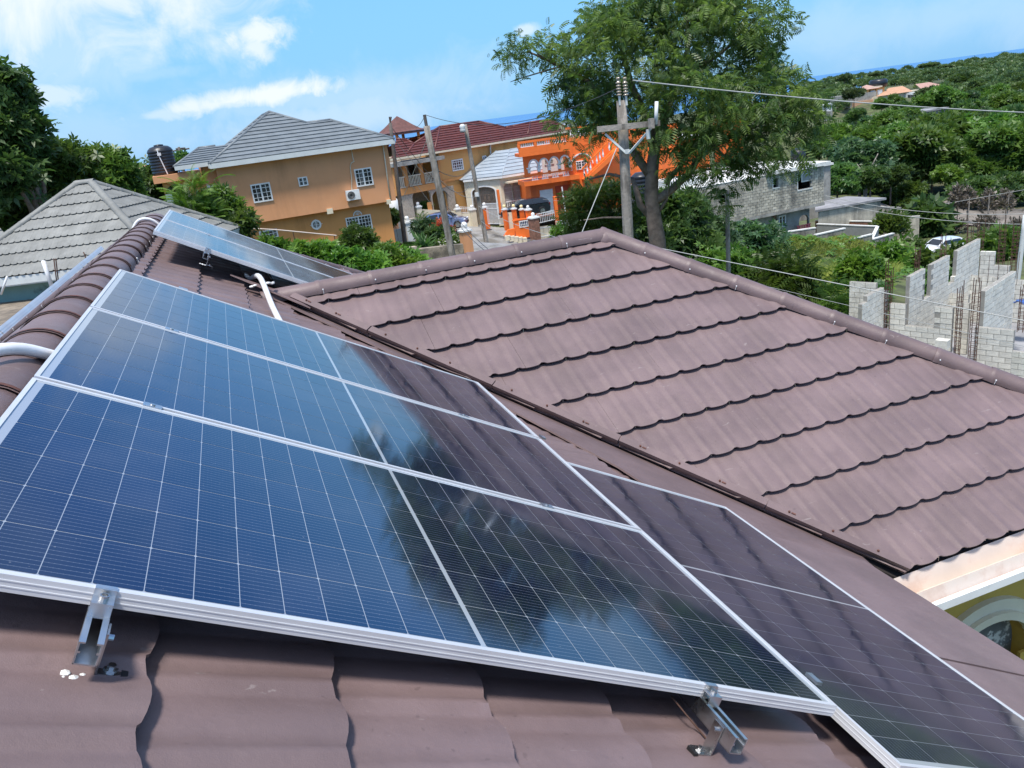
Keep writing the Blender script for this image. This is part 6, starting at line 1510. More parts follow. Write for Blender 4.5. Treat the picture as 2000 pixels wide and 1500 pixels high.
# receding wall 2 with three raised pieces
x2 = xb_-.1
def Y(zx, zy): return px_(*E(zx, zy), x2)
ps = [(Y(715, 690)[0], Y(740, 630)[1]-.2), (Y(745, 640)[0], Y(800, 600)[1]), (Y(900, 590)[0], Y(900, 885)[1]), (Y(985, 545)[0], Y(1010, 500)[1]), (Y(1175, 500)[0], Y(1200, 690)[1]), (Y(1250, 410)[0], Y(1290, 360)[1]), (Y(1300, 330)[0], Y(1400, 290)[1])]
ps = sorted(ps); yend = Y(1500, 250)[0]
blockwall('y', x2, max(.1, ps[0][0]), yend, z0c, steps(ps))
# second facing wall behind, third wall, back wall
yb2 = 4.2
blockwall('x', yb2, fx(1115, 820, yb2)[0], fx(1420, 840, yb2)[0], z0c, lambda a: fx(1115, 820, yb2)[1])
blockwall('x', 2.2, fx(1290, 920, 2.2)[0], fx(1420, 900, 2.2)[0], z0c, lambda a: fx(1290, 920, 2.2)[1])
yb3 = 9.5
blockwall('x', yb3, fx(1530, 390, yb3)[0], fx(1860, 540, yb3)[0], z0c, steps([(-99, fx(1530, 390, yb3)[1]), (fx(1685, 400, yb3)[0], fx(1700, 530, yb3)[1])]))
blockwall('x', 7.0, fx(1865, 680, 7.0)[0], fx(1865, 680, 7.0)[0]+4.5, z0c, lambda a: fx(1865, 680, 7.0)[1])
blockwall('x', 6.5, fx(1380, 640, 6.5)[0], fx(1700, 650, 6.5)[0], z0c, lambda a: fx(1390, 650, 6.5)[1])
extra.build('far_blocks', M['block'], unf, kind='stuff')
CF.one('concrete_floor', MB().box(xa_-2, xF2b+4, -3, 11, -.6, -.02), M['slabtop'], None, None, kind='structure')
# loose block by the wall
q = CF.p(*E(1115, 1440), -.9); o = Fr(CF.w(q[0], -.9, max(q[1], 0)), 157).one('loose_block', MB().box(-.2, .2, -.15, .15, 0, .30), M['block'], 'large loose concrete block standing before the low block wall', 'block')
# rebar columns
def rebarcol(label, zx, ztop, zbot, y, w=.11, ties=True, n=4, x=None):
    if x is None: a = fx(zx, zbot, y); b_ = fx(zx, ztop, y)
    F = Fr(CF.w(a[0], y, max(a[1]-.3, -.3)), 157); H = max(.5, b_[1]-max(a[1]-.3, -.3)); e = F.thing('rebar_column', label, 'rebar column', 'rusty rebar columns')
    pts = [(-w/2, -w/2), (w/2, -w/2), (w/2, w/2), (-w/2, w/2)][:n] if n <= 4 else [(-w/2+w*k/(n-1), 0) for k in range(n)]
    for x_, y_ in pts:
        hh = H*random.uniform(.86, 1.0); MB().tube([(x_, y_, 0), (x_+random.uniform(-.01, .01), y_, hh*.6), (x_+random.uniform(-.04, .04), y_+random.uniform(-.03, .03), hh)], .015, 5).build('bar', M['rebar'], e)
    if ties:
        t_ = MB(); z = .1
        while z < H*.80:
            for (a_, b2) in (((-w/2, -w/2), (w/2, -w/2)), ((w/2, -w/2), (w/2, w/2)), ((w/2, w/2), (-w/2, w/2)), ((-w/2, w/2), (-w/2, -w/2))):
                t_.tube([(a_[0], a_[1], z), (b2[0], b2[1], z+.01)], .009, 4)
            z += .16
        t_.build('ties', M['rebar'], e, kind='stuff')
    return e
rc = [('rebar column in the notch left of the front block wall', 520, 470, 1250, -.02, .18), ('tall rebar column in the first raised piece of the middle wall', 815, 290, 1140, 1.2, .10),
      ('rebar column in the second raised piece of the middle wall', 1092, 190, 965, 3.8, .16), ('rebar column in the farthest raised piece of the middle wall', 1372, 60, 825, 8, .17),
      ('tall rebar column between the two front walls, close to the long wall', 1435, 620, 1560, -.3, .20), ('slim rebar column right of the low front wall', 1270, 690, 1500, -.15, .14),
      ('rebar standing alone among the weeds left of the walls', 125, 640, 1095, 2.5, .14), ('tall rebar before the forest above the back wall, right', 1880, 50, 620, 12, .2), ('tall rebar before the forest above the back wall, middle', 1745, 40, 545, 11, .22),
      ('rebar column at the right frame edge inside the unfinished house', 1970, 700, 1180, 3, .18), ('tall rebar cluster before the burnt lot', 1505, 20, 620, 14, .24)]
for lb, zx, zt, zb_, y, w in rc: rebarcol(lb, zx, zt, zb_, y, w)
gs = Fr(CF.w(fx(1600, 600, 6.4)[0], 6.4, fx(1600, 660, 6.4)[1]), 157); e = gs.thing('starter_bars', 'row of thin starter bars rising from the middle block wall', 'rebar')
for k in range(9): MB().tube([(-1+k*.35, 0, -.3), (-1+k*.35+random.uniform(-.03, .03), 0, .9+random.uniform(-.2, .2))], .009, 4).build('bar', M['rebar'], e)
tarp = MB(); G = np.array([[(x*.15, y*.12, .12*math.sin(x*1.3+y)*math.cos(y*1.1)+.15) for x in range(6)] for y in range(6)]); tarp.grid(G); F = Fr(CF.w(fx(1870, 990, 4)[0], 4, max(0, fx(1870, 1000, 4)[1])), 157); F.one('blue_tarp', tarp, mat('blue_plastic', (.05, .12, .35), .5), 'small crumpled blue plastic sheet behind the long block wall', 'tarp', smooth=True)
# burnt lot and bare ground patches
sheet('burnt_lot', [(1700, 455, 92), (2060, 430, 92), (2080, 405, 112), (1850, 408, 116), (1690, 412, 108)], M['burnt'], .15, 30)

# ================================================================ HOUSES ON THE HILL
Z6 = lambda x, y: (1560+x/4.545, 60+y/4.545)
def hill(label, x, y, r, az=85, name='hill_house', cat='house'):
    P = at(*Z6(x, y), r); F = Fr(P, az); return F, F.thing(name, label, cat, 'houses on the hillside')
F, e = hill('small white box house with a grey block base on the hillside', 155, 800, 205); q = lambda a, b_, y=0: F.p(*Z6(a, b_), y)
a, b_ = q(110, 740), q(300, 800); MB().box(a[0], b_[0], 0, 6, b_[1]-4, a[1]).build('lower_wall', M['concrete'], e); c, d = q(155, 675), q(312, 738)
MB().box(c[0], d[0], .5, 6, a[1]+.003, c[1]).build('upper_wall', M['white'], e); MB().box(c[0]-.3, d[0]+.3, .2, 6.3, c[1]+.003, c[1]+.25).build('roof', M['fascia'], e)
for x, y in ((200, 690), (150, 762), (232, 762)):
    w0 = q(x-10, y-8, -.1 if y > 740 else .4); w1 = q(x+10, y+18, -.1 if y > 740 else .4); MB().box(w0[0], w1[0], -.05 if y > 740 else .45, .0 if y > 740 else .497, w1[1], w0[1]).build('window', M['glass'], e)
F, e = hill('hillside house with a wide apricot hip roof and white right wing', 850, 600, 285)
a, b_ = q(690, 575), q(1012, 548); zr = (a[1]+b_[1])/2; top = q(790, 512, 4)[1]
courses([(a[0], 0, zr), (b_[0], 0, zr), (q(920, 507, 6)[0], 6, top), (q(800, 515, 6)[0], 6, top)], M['orangeroof'], e, 1.0, .05); MB().box(a[0]+1, b_[0]-.5, 1, 11, zr-8, zr-.1).build('wall', M['cream'], e)
w = q(960, 555); MB().box(w[0], q(1025, 560)[0], -1, 3, zr-7, zr-.3).build('wing', M['white'], e)
for xx in (975, 1000): v0 = q(xx-6, 570, -1.05); MB().box(v0[0], v0[0]+1.4, -1.06, -1.003, v0[1]-2.5, v0[1]).build('window', M['glass'], e)
F, e = hill('hillside building with a small red roofed lookout and black tank', 600, 680, 280)
c, d = q(455, 572), q(690, 640); MB().box(c[0], d[0], 0, 8, d[1]-2, c[1]).build('wall', M['concrete'], e); c2, d2 = q(490, 635, -.5), q(680, 680, -.5); MB().box(c2[0], d2[0], -.5, -.003, d2[1]-3, c2[1]).build('lower_wall', M['orangeroof'], e)
c, d = q(640, 512, 1), q(760, 560, 1); MB().box(c[0], d[0], 1, 6, d[1]-1, c[1]).build('upper_room', M['yellow'], e); MB().box(c[0]-.4, d[0]+.4, .6, 6.4, c[1]+.003, c[1]+.4).build('roof', M['cream'], e)
v0 = q(640, 535, .9); MB().box(v0[0], v0[0]+5, .93, .997, v0[1]-3.5, v0[1]).build('window', M['white'], e)
c, t_ = q(600, 520, 3), q(600, 480, 3); hw = 9*1.0; x0_, x1_ = q(547, 520, 3)[0], q(655, 515, 3)[0]; mx_ = (x0_+x1_)/2
MB().add([(x0_, 0, c[1]), (x1_, 0, c[1]), (x1_, 6, c[1]), (x0_, 6, c[1]), (mx_, 3, t_[1])], [(0, 1, 4), (1, 2, 4), (2, 3, 4), (3, 0, 4), (3, 2, 1, 0)]).build('lookout_roof', M['pinkroof'], e)
for x in (x0_+.8, x1_-.8): MB().box(x-.25, x+.25, .6, 1.1, c[1]-4, c[1]-.01).build('post', M['yellow'], e)
TKF = Fr(F.w(q(705, 500, 3)[0], 3, q(705, 510, 3)[1]), 90); t4 = TKF.thing('water_tank', 'wide black water tank on the hillside building with the red lookout', 'tank'); MB().lathe(0, 0, [(2.6, .3), (2.7, 2.2), (2.2, 2.6)], 16).build('tank_body', M['tank'], t4, True)
for lb, x0_, x1_, y0_, y1_, r in (('salmon roof among the trees right of the apricot roof', 1095, 1310, 505, 450, 400), ('larger salmon roof high on the tree line, right', 1680, 1820, 360, 325, 560), ('small salmon roof at the frame edge on the tree line', 1890, 1960, 330, 308, 600)):
    F, e = hill(lb, (x0_+x1_)/2, y0_, r); a, b_ = q(x0_, y0_), q(x1_, y0_); t_ = q((x0_+x1_)/2, y1_, 6)[1]; z_ = 0; dx = (b_[0]-a[0])*.22
    courses([(a[0], 0, z_), (b_[0], 0, z_), (b_[0]-dx, 6, t_), (a[0]+dx, 6, t_)], M['pinkroof'], e, 1.2, .05); MB().box(a[0]+1, b_[0]-1, 1, 10, z_-6, z_-.1).build('wall', M['cream'], e)
F, e = hill('bare grey block ruin with a blue door on the near hillside', 1270, 800, 185); a, b_ = q(1130, 722), q(1410, 700)
MB().box(a[0], q(1330, 720)[0], 0, 5, -5, a[1]).build('wall', M['concrete'], e); MB().box(q(1330, 700)[0]+.003, b_[0], -.5, 5, -5, b_[1]+.3).build('wall', M['concrete'], e); MB().box(a[0]-.3, q(1320, 720)[0], -.3, 5.3, a[1]+.003, a[1]+.3).build('roof_slab', M['slabtop'], e)
w = q(1285, 755, -.1); MB().box(w[0], q(1325, 755)[0], -.06, -.003, q(1285, 795)[1], w[1]).build('door', mat('blue_door', (.25, .38, .6), .5), e); w = q(1255, 760, -.1); MB().box(w[0], q(1278, 760)[0], -.06, -.003, q(1255, 785)[1], w[1]).build('window', M['glass'], e)
F, e = hill('grey block stub showing between the trees on the near hillside', 800, 770, 200); a, b_ = q(770, 738), q(845, 760); MB().box(a[0], b_[0], 0, 4, -5, a[1]).build('wall', M['concrete'], e)
# orange roof beyond the tank at the left
P = at(275, 348, 80); F = Fr(P, 80); e = F.thing('orange_roof_house', 'house with orange tile roof showing between trees left of the tank', 'house'); a, b_ = F.p(258, 345), F.p(306, 345); t_ = F.p(275, 324, 3)[1]
courses([(a[0]-2, 0, a[1]-.4), (b_[0]+1, 0, a[1]-.4), (b_[0], 3.5, t_), (a[0]+.5, 3.5, t_)], M['orangeroof'], e, .4, .05); MB().box(a[0]-1.5, b_[0]+.5, .5, 7, -4, a[1]-.45).build('wall', M['pinkroof'], e)
# ================================================================ TREES AND SHRUBS
def BP(blobs, r, flat=1.0):
    out = []
    for b in blobs:
        px, py, rp = b[:3]; dr = b[3] if len(b) > 3 else random.uniform(-.6, .6)*rp*r/FPX
        P = at(px, py, r+dr); k = rp*r/FPX*.98; out.append((P.x, P.y, P.z, k, k*1.05, k*flat))
    return out
def plant(name, label, cat, blobs, r, n, per, spread, kind, size, m, base=None, trunk=None, grp=None, shell=.6, up=.55, flat=1.0, droop=.25, tr0=.16, limbs=0, extra=None, szvar=.35):
    B = BP(blobs, r, flat)
    if base is None:
        cx = sum(b[0] for b in B)/len(B); cy = sum(b[1] for b in B)/len(B); base = Vector((cx, cy, ground(cx, cy)))
    else: base = at(*base); 
    F = Fr(base, 90); e = F.thing(name, label, cat, grp)
    P, d = clumps(B, n, per, spread, shell)
    X = d*.9+rng.normal(size=P.shape)*.55; X[:, 2] -= droop
    S = size*(1+szvar*rng.normal(size=len(P))).clip(.45, 1.9)
    me = leafmesh('crown', P-np.array(base), X, S, kind, m, up); link(me, 'crown', e)
    if trunk is not False:
        t = MB(); c = np.mean([b[:3] for b in B], 0); top = Vector(c)-base
        if trunk: A = at(*trunk[0])-base; T = at(*trunk[1])-base
        else: A = Vector((0, 0, -.5)); T = top
        limb(t, A, T, tr0, tr0*.45, 9, .04)
        for k in range(limbs):
            b = B[k % len(B)]; s_ = A.lerp(T, random.uniform(.45, .95)); limb(t, s_, Vector(b[:3])-base+Vector((random.uniform(-.3, .3)*b[3], random.uniform(-.3, .3)*b[3], .4*b[5])), tr0*.45, tr0*.10, 6, .10)
        t.build('trunk', M['bark'], e, True)
    return e
# ---- the big tree -------------------------------------------------------
big = [(1240, 60, 85), (1330, 45, 95), (1430, 60, 85), (1500, 60, 45), (1180, 110, 80), (1280, 130, 105), (1390, 140, 105), (1470, 150, 70), (1160, 190, 70), (1230, 215, 90), (1340, 225, 105), (1450, 240, 100),
       (1525, 215, 70), (1560, 165, 35), (1550, 270, 52), (1180, 50, 48), (1100, 115, 42), (1125, 160, 50), (1140, 225, 45), (1400, 300, 85), (1495, 300, 60), (1290, 290, 60), (1390, 20, 50), (1290, 10, 60), (1560, 235, 42), (1530, 320, 38),
       (1195, 265, 42), (1110, 245, 28), (1425, 350, 60), (1410, 400, 38), (1350, 340, 38), (1540, 60, 22)]
big2 = [(1035, 85, 24), (1060, 75, 20), (1000, 110, 26), (1010, 135, 18), (1070, 110, 22), (990, 125, 14), (1110, 290, 20), (1125, 310, 14)]
lowb = [(1160, 378, 24), (1140, 400, 30), (1125, 430, 28), (1185, 400, 34), (1155, 455, 36), (1200, 450, 36), (1118, 388, 12), (1205, 380, 18), (1230, 400, 26)]
r = 27.5; base = at(1288, 520, r); base.z -= 1.5; F = Fr(base, 90); bt = F.thing('big_tree', 'large tree with drooping pinnate leaves behind the wooden pole', 'tree')
def fol(bl, n, per, sp, sz, kind='frond', m=None, rr=r, shell=.55):
    P, d = clumps(BP(bl, rr), n, per, sp, shell); X = d*.6+rng.normal(size=P.shape)*.5; X[:, 2] -= .45
    S = sz*(1+.3*rng.normal(size=len(P))).clip(.5, 1.7); return P, X, S
a1 = fol(big, 1150, 7, .17, .34, shell=.34); a2 = fol(big2, 60, 5, .16, .26, shell=.3)
P, X, S = [np.concatenate(v) for v in zip(a1, a2)]
link(leafmesh('crown', P-np.array(base), X, S, 'frond', M['L_tree'], .65), 'crown', bt)
tk = MB()
def tp(px, py, dr=0): return at(px, py, r+dr)-base
tk.tube([tp(1285, 560), tp(1284, 470), tp(1276, 420), tp(1272, 380), tp(1274, 330), tp(1280, 280)], [.31, .28, .25, .23, .21, .18], 12)
for pts, r0, r1 in (([(1280, 300), (1262, 230), (1235, 170), (1215, 100), (1225, 40)], .17, .04), ([(1280, 285), (1300, 220), (1330, 150), (1345, 90), (1340, 30)], .17, .04), ([(1274, 350), (1240, 300), (1215, 265), (1190, 220), (1150, 160), (1095, 130), (1070, 118), (1030, 100)], .15, .025),
                   ([(1278, 395), (1312, 370), (1345, 340), (1370, 300), (1420, 270), (1490, 240), (1530, 210)], .15, .04), ([(1276, 430), (1250, 400), (1243, 372), (1236, 350), (1190, 340), (1150, 350)], .13, .03), ([(1300, 360), (1330, 320), (1350, 290), (1400, 290), (1440, 330)], .08, .03),
                   ([(1345, 340), (1385, 330), (1415, 345)], .05, .02), ([(1282, 420), (1302, 390), (1308, 350)], .07, .03), ([(1330, 150), (1400, 110), (1450, 70)], .07, .03), ([(1095, 130), (1060, 140), (1010, 155), (997, 160)], .03, .01), ([(1070, 118), (1050, 105), (1040, 90)], .025, .01), ([(1120, 175), (1095, 168), (1072, 165)], .03, .01),
                   ([(1236, 420), (1225, 425), (1180, 425), (1140, 430)], .05, .02), ([(1370, 300), (1390, 220), (1440, 160)], .08, .03), ([(1280, 290), (1285, 200), (1280, 100)], .12, .04)):
    q = [tp(x, y, random.uniform(-.5, .5) if i > 1 else 0) for i, (x, y) in enumerate(pts)]; n_ = len(q); tk.tube(q, [r0+(r1-r0)*i/(n_-1) for i in range(n_)], 8)
tk.build('trunk', M['bark'], bt, True)
plant('leafy_branch_tree', 'dark feathery tree below the big tree, hiding the orange fence', 'tree', lowb, 31, 230, 6, .16, 'frond', .33, M['L_mid'], trunk=((1232, 520, 31), (1180, 400, 31)), tr0=.12, limbs=6, shell=.35, base=(1232, 520, 31))
# ---- left side -----------------------------------------------------------
plant('dark_tree', 'tall dark broadleaf tree at the left frame edge against the sky', 'tree', [(-20, 165, 30), (12, 172, 26), (25, 222, 30), (0, 255, 46), (58, 248, 18), (38, 295, 36), (0, 340, 56), (-50, 240, 56), (14, 140, 13), (15, 395, 45), (40, 170, 14), (62, 290, 24), (-50, 320, 80), (86, 245, 9), (80, 270, 10), (35, 190, 20)], 34, 800, 8, .16, 'cluster', .26, M['L_dark'], tr0=.3, limbs=8, shell=.45)
plant('green_tree', 'mid green tree with lighter tips behind the grey hip roof, left', 'tree', [(110, 335, 32), (150, 325, 28), (90, 370, 36), (145, 365, 36), (60, 420, 42), (30, 440, 36), (120, 300, 14), (90, 305, 14)], 36, 560, 8, .18, 'cluster', .25, M['L_mid'], tr0=.18, limbs=6)
plant('green_tree', 'green tree between the grey hip roof and the tank, left of the orange roof', 'tree', [(205, 328, 24), (232, 342, 24), (215, 365, 30), (180, 345, 24), (248, 370, 18), (190, 308, 10), (225, 314, 9), (255, 338, 8)], 40, 430, 8, .17, 'cluster', .25, M['L_mid'], tr0=.15, limbs=5)
plant('dark_bush', 'dark bush under the tank beside the porch arch', 'bush', [(290, 378, 30), (268, 385, 28), (312, 395, 26), (335, 388, 16), (300, 340, 12)], 50, 260, 7, .2, 'cluster', .32, M['L_dark'], tr0=.08)
plant('small_tree', 'small tree top peeping between the tank and the tan house roof', 'tree', [(347, 318, 10), (356, 311, 8), (340, 325, 9)], 66, 90, 6, .12, 'cluster', .3, M['L_dark'], tr0=.08)
plant('palm_shrub', 'yellow green feathery palm shrub before the porch of the tan house', 'palm', [(375, 400, 22), (385, 368, 12), (365, 425, 20), (398, 428, 20)], 30, 80, 3, .12, 'palm', .52, M['L_lime'], tr0=.05, shell=.1, droop=-.5, up=.8)
plant('broadleaf_shrub', 'broadleaf shrub right of the feathery palm shrub, before the tan wall', 'shrub', [(425, 405, 28), (405, 430, 22), (440, 430, 18), (455, 415, 14), (430, 385, 12)], 31, 170, 7, .16, 'cluster', .22, M['L_mid'], tr0=.05, limbs=4)
plant('papaya_shrub', 'small loose shrub at the corner of the tan house over the panels', 'shrub', [(475, 440, 16), (468, 462, 14), (485, 428, 9), (455, 445, 10)], 30, 80, 6, .12, 'cluster', .20, M['L_mid'], tr0=.03, limbs=4)
plant('round_bush', 'round clipped bush in front of the lower window of the tan house', 'bush', [(695, 474, 24), (708, 478, 24), (690, 492, 24), (712, 497, 22), (698, 462, 14)], 36, 650, 8, .10, 'cluster', .15, M['L_mid'], tr0=.08, shell=.8)
sp_ = [('low leafy bush directly behind the far ridge caps, left', [(600, 492, 20), (620, 500, 22), (585, 485, 12)], 27), ('leafy bush left of centre behind the far ridge caps', [(650, 505, 26), (675, 510, 24), (640, 485, 14)], 27), ('leafy bush under the round clipped bush', [(705, 520, 28), (735, 515, 26), (690, 498, 16)], 27), ('leafy bush just above the wing ridge, left of the stone wall', [(765, 505, 26), (790, 515, 24), (745, 490, 16)], 29), ('leafy bush between the stone kerb wall and the leaning pole', [(800, 500, 18), (822, 515, 16), (840, 528, 10), (778, 494, 14)], 31), ('bush in front of the lower left window of the tan house', [(525, 478, 14), (545, 486, 14), (560, 492, 12)], 28), ('dark leafy bush between the round bush and the tan corner', [(745, 492, 16), (758, 485, 12), (735, 500, 14)], 33)]
for i, (lb, bl, rr) in enumerate(sp_): bl = [(a, b_+12, c*.78) for a, b_, c in bl]; plant('leafy_bush', lb, 'bush', bl, rr, 260, 8, .13, 'cluster', .17, M['L_lime'] if i != 6 else M['L_mid'], tr0=.04, grp='bushes before the tan house', shell=.7)
# garden by the road
plant('flowering_shrub', 'grey green shrub with red flowers before the blue car', 'shrub', [(822, 448, 12), (838, 444, 12), (850, 455, 13), (862, 448, 10), (835, 458, 10)], 46, 170, 7, .12, 'cluster', .18, M['L_blue'], tr0=.04)
plant('red_blossoms', 'cluster of red blossoms on the shrub by the slim pole', 'flowers', [(852, 445, 10), (862, 437, 8), (880, 447, 8), (878, 452, 6), (870, 466, 3)], 45.4, 45, 3, .1, 'cluster', .10, M['L_red'], trunk=False)
plant('dark_garden_bush', 'dark bush right behind the slim leaning pole', 'bush', [(846, 462, 14), (870, 458, 12), (858, 470, 12)], 44.5, 150, 7, .12, 'cluster', .18, M['L_dark'], tr0=.04)
plant('spiky_plant', 'dark green spiky agave-like plant above the stone wall', 'plant', [(829, 480, 5), (826, 483, 5), (833, 483, 5)], 42, 26, 1, .06, 'blade', .75, M['L_dark'], trunk=False, shell=.05, droop=-.35, up=.2)
plant('white_flower_bush', 'bush dotted with white flowers left of the tan pier', 'bush', [(880, 478, 14), (895, 482, 12), (868, 482, 12), (905, 486, 7)], 42, 170, 6, .12, 'cluster', .17, M['L_mid'], tr0=.03)
plant('white_blossoms', 'scatter of small white blossoms on the bush left of the tan pier', 'flowers', [(880, 474, 14), (893, 478, 12), (868, 479, 11)], 41.6, 34, 2, .06, 'leaf', .13, M['L_white'], trunk=False, shell=.8)
plant('garden_bush', 'small bush with broad leaves behind the tan house corner and gate', 'bush', [(768, 420, 6), (772, 428, 6), (765, 436, 4)], 52, 60, 6, .1, 'cluster', .2, M['L_mid'], tr0=.02)
plant('yellow_palm', 'tiny yellow green palm at the end of the cream wall', 'palm', [(820, 433, 6), (826, 436, 4)], 55, 16, 2, .1, 'palm', .5, M['L_lime'], trunk=False, shell=.1, droop=-.4)
plant('terrace_shrub', 'thin shrub at the arches of the red roof house', 'shrub', [(828, 404, 8), (836, 406, 7)], 71, 60, 5, .12, 'cluster', .18, M['L_mid'], tr0=.02)
plant('hedge_bush', 'bright green bush right of the cream slat gate', 'bush', [(1095, 456, 14), (1088, 462, 10), (1105, 460, 10)], 56, 200, 7, .10, 'cluster', .16, M['L_lime'], tr0=.03, shell=.75)
# grass verge and meadow
def meadow(name, poly, n, size, m, kind='blade', hgt=0.0):
    C = [at(*a) for a in poly]; V = np.array([(c.x, c.y) for c in C]); lo_, hi_ = V.min(0), V.max(0); P = lo_+(hi_-lo_)*rng.random((n*3, 2))
    ins = np.zeros(len(P), bool)
    for i in range(len(V)):
        (x1, y1), (x2, y2) = V[i], V[i-1]; c = ((y1 > P[:, 1]) != (y2 > P[:, 1])) & (P[:, 0] < (x2-x1)*(P[:, 1]-y1)/(y2-y1+1e-9)+x1); ins ^= c
    P = P[ins][:n]; Z = _w(P[:, 0], P[:, 1]); Q = np.column_stack([P, Z+hgt]); c = Q.mean(0)
    X = rng.normal(size=Q.shape); X[:, 2] = rng.random(len(Q))*.5 if kind != 'blade' else .1
    S = size*(1+.35*rng.normal(size=len(Q))).clip(.4, 2)
    if kind == 'blade': X[:, 2] = 0
    me = leafmesh(name, Q-c, X, S, kind, m, .9); o = link(me, name); o.location = tuple(c); tag(o, None, None, None, 'stuff'); return o
meadow('meadow_grass', [(1500, 600, 34), (1655, 640, 34), (1730, 560, 48), (1790, 500, 64), (1740, 497, 58), (1530, 492, 53), (1430, 530, 42)], 19000, .46, M['L_grass'])
meadow('meadow_low_grass', [(1520, 470, 60), (1540, 500, 50), (1700, 540, 52), (1800, 505, 66), (1810, 480, 76), (1700, 474, 66), (1600, 472, 62)], 9000, .26, M['L_grass'])
meadow('meadow_weeds', [(1470, 600, 34), (1655, 640, 34), (1740, 560, 48), (1900, 490, 72), (1530, 468, 60), (1430, 520, 42)], 600, .34, M['L_mid'], 'cluster', .25)
meadow('lawn', [(780, 482, 44), (860, 485, 42), (900, 490, 41), (850, 465, 50), (790, 475, 50)], 3000, .14, M['L_mid'])
# shrubs below the big tree and along the right hip
sh = [('dense dark shrub right of the tree trunk, lowest', [(1330, 430, 45), (1310, 470, 40), (1350, 480, 45), (1380, 510, 35)], 38, 'L_dark', 'cluster', .3), ('dark feathery tree left of the slim pole', [(1385, 468, 32), (1362, 452, 26), (1410, 492, 32), (1400, 455, 16)], 42, 'L_blue', 'cluster', .26), ('bluish feathery tree right of the slim pole', [(1470, 482, 32), (1496, 494, 30), (1450, 498, 30), (1480, 520, 32), (1505, 468, 14), (1440, 466, 18)], 44, 'L_blue', 'cluster', .26),
      ('low dark shrub along the hip ridge beside the slim pole', [(1440, 530, 34), (1400, 525, 30), (1475, 545, 28)], 36, 'L_mid', 'cluster', .3), ('layered shrub with broad leaf tiers above the hip ridge', [(1530, 535, 30), (1555, 548, 28), (1500, 548, 24), (1545, 560, 30)], 34, 'L_mid', 'frond', .6), ('second layered shrub farther down the hip ridge', [(1640, 595, 22), (1660, 608, 20), (1620, 606, 20)], 33, 'L_mid', 'frond', .6), ('leafy shrub between the two layered shrubs', [(1590, 580, 20), (1575, 590, 18), (1600, 596, 20)], 34, 'L_mid', 'cluster', .26),
      ('dark bush at the foot of the big trunk', [(1255, 440, 30), (1240, 470, 34), (1265, 480, 30), (1305, 405, 24)], 34, 'L_dark', 'cluster', .28), ('bright sapling in the meadow left of the walls', [(1680, 535, 26), (1690, 560, 26), (1670, 560, 22), (1700, 540, 20)], 42, 'L_lime', 'cluster', .3), ('tall bright weed clump before the fourth low wall', [(1735, 500, 13), (1740, 510, 16), (1725, 516, 14)], 56, 'L_lime', 'cluster', .32), ('weed clump left of the white car', [(1778, 500, 11), (1772, 512, 14)], 60, 'L_mid', 'cluster', .3), ('weed clump hiding the tail of the white car', [(1866, 510, 10), (1872, 520, 12), (1855, 522, 9)], 62, 'L_lime', 'cluster', .3),
      ('rounded shrub beside the tall block pillar', [(1740, 442, 20), (1725, 448, 14), (1755, 446, 13)], 75, 'L_mid', 'leaf', .4), ('dark shrub right of the tall block pillar', [(1810, 440, 18), (1815, 455, 16), (1805, 425, 12)], 88, 'L_dark', 'cluster', .4), ('dark tall weeds behind the middle block wall', [(1830, 560, 20), (1820, 580, 24), (1835, 590, 20)], 46, 'L_dark', 'cluster', .3), ('green thicket right of the back wall before the burnt lot', [(1965, 500, 24), (1985, 490, 22), (1950, 480, 18), (1990, 520, 24)], 70, 'L_mid', 'cluster', .34), ('dark green thicket at the wall foot left of the first notch', [(1700, 600, 18), (1690, 620, 18), (1712, 580, 12)], 37, 'L_dark', 'cluster', .26)]
for lb, bl, rr, mm, kd, sz in sh:
    tot = sum(b[2]**2 for b in bl)*(rr/36)**1.2; n = int(min(700, max(90, tot*.09)))
    if kd == 'frond': plant('shrub', lb, 'shrub', bl, rr, n//3, 4, .25, kd, sz, M[mm], tr0=.05, grp='shrubs right of the brown roof', droop=.05, up=.85)
    elif kd == 'leaf': plant('shrub', lb, 'shrub', bl, rr, n*3, 4, .25, kd, sz, M[mm], tr0=.05, grp='shrubs right of the brown roof', shell=.4, droop=-.2)
    else: plant('shrub', lb, 'shrub', bl, rr, n, 7, .2*rr/38, kd, sz*rr/40, M[mm], tr0=.05, grp='shrubs right of the brown roof')
# ---- forest on the hillside: a few crowns, copied ------------------------
def crownmesh(nm, nb, n, per, size, kind, m, flat=.8, spread=.3):
    B = []
    for i in range(nb):
        a = 2*math.pi*i/nb+random.uniform(-.4, .4); d = random.uniform(.2, .62) if i else 0; B.append((d*math.cos(a)*4, d*math.sin(a)*4, 3.6+random.uniform(-1.2, 1.3), random.uniform(1.4, 2.3), random.uniform(1.4, 2.3), random.uniform(1.2, 1.9)*flat))
    P, d = clumps(B, n, per, spread, .55); X = d*.9+rng.normal(size=P.shape)*.5; X[:, 2] -= .1; S = size*(1+.35*rng.normal(size=len(P))).clip(.4, 2)
    return leafmesh(nm, P, X, S, kind, m, .6)
tmesh = MB(); limb(tmesh, (0, 0, -2), (.1, .1, 3.2), .22, .10, 7, .05)
for k in range(5): limb(tmesh, (.1, .1, random.uniform(1.5, 3)), (random.uniform(-2, 2), random.uniform(-2, 2), random.uniform(3.2, 4.6)), .09, .03, 5, .1)
TRK = tmesh.mesh('trunk', M['bark'], True)
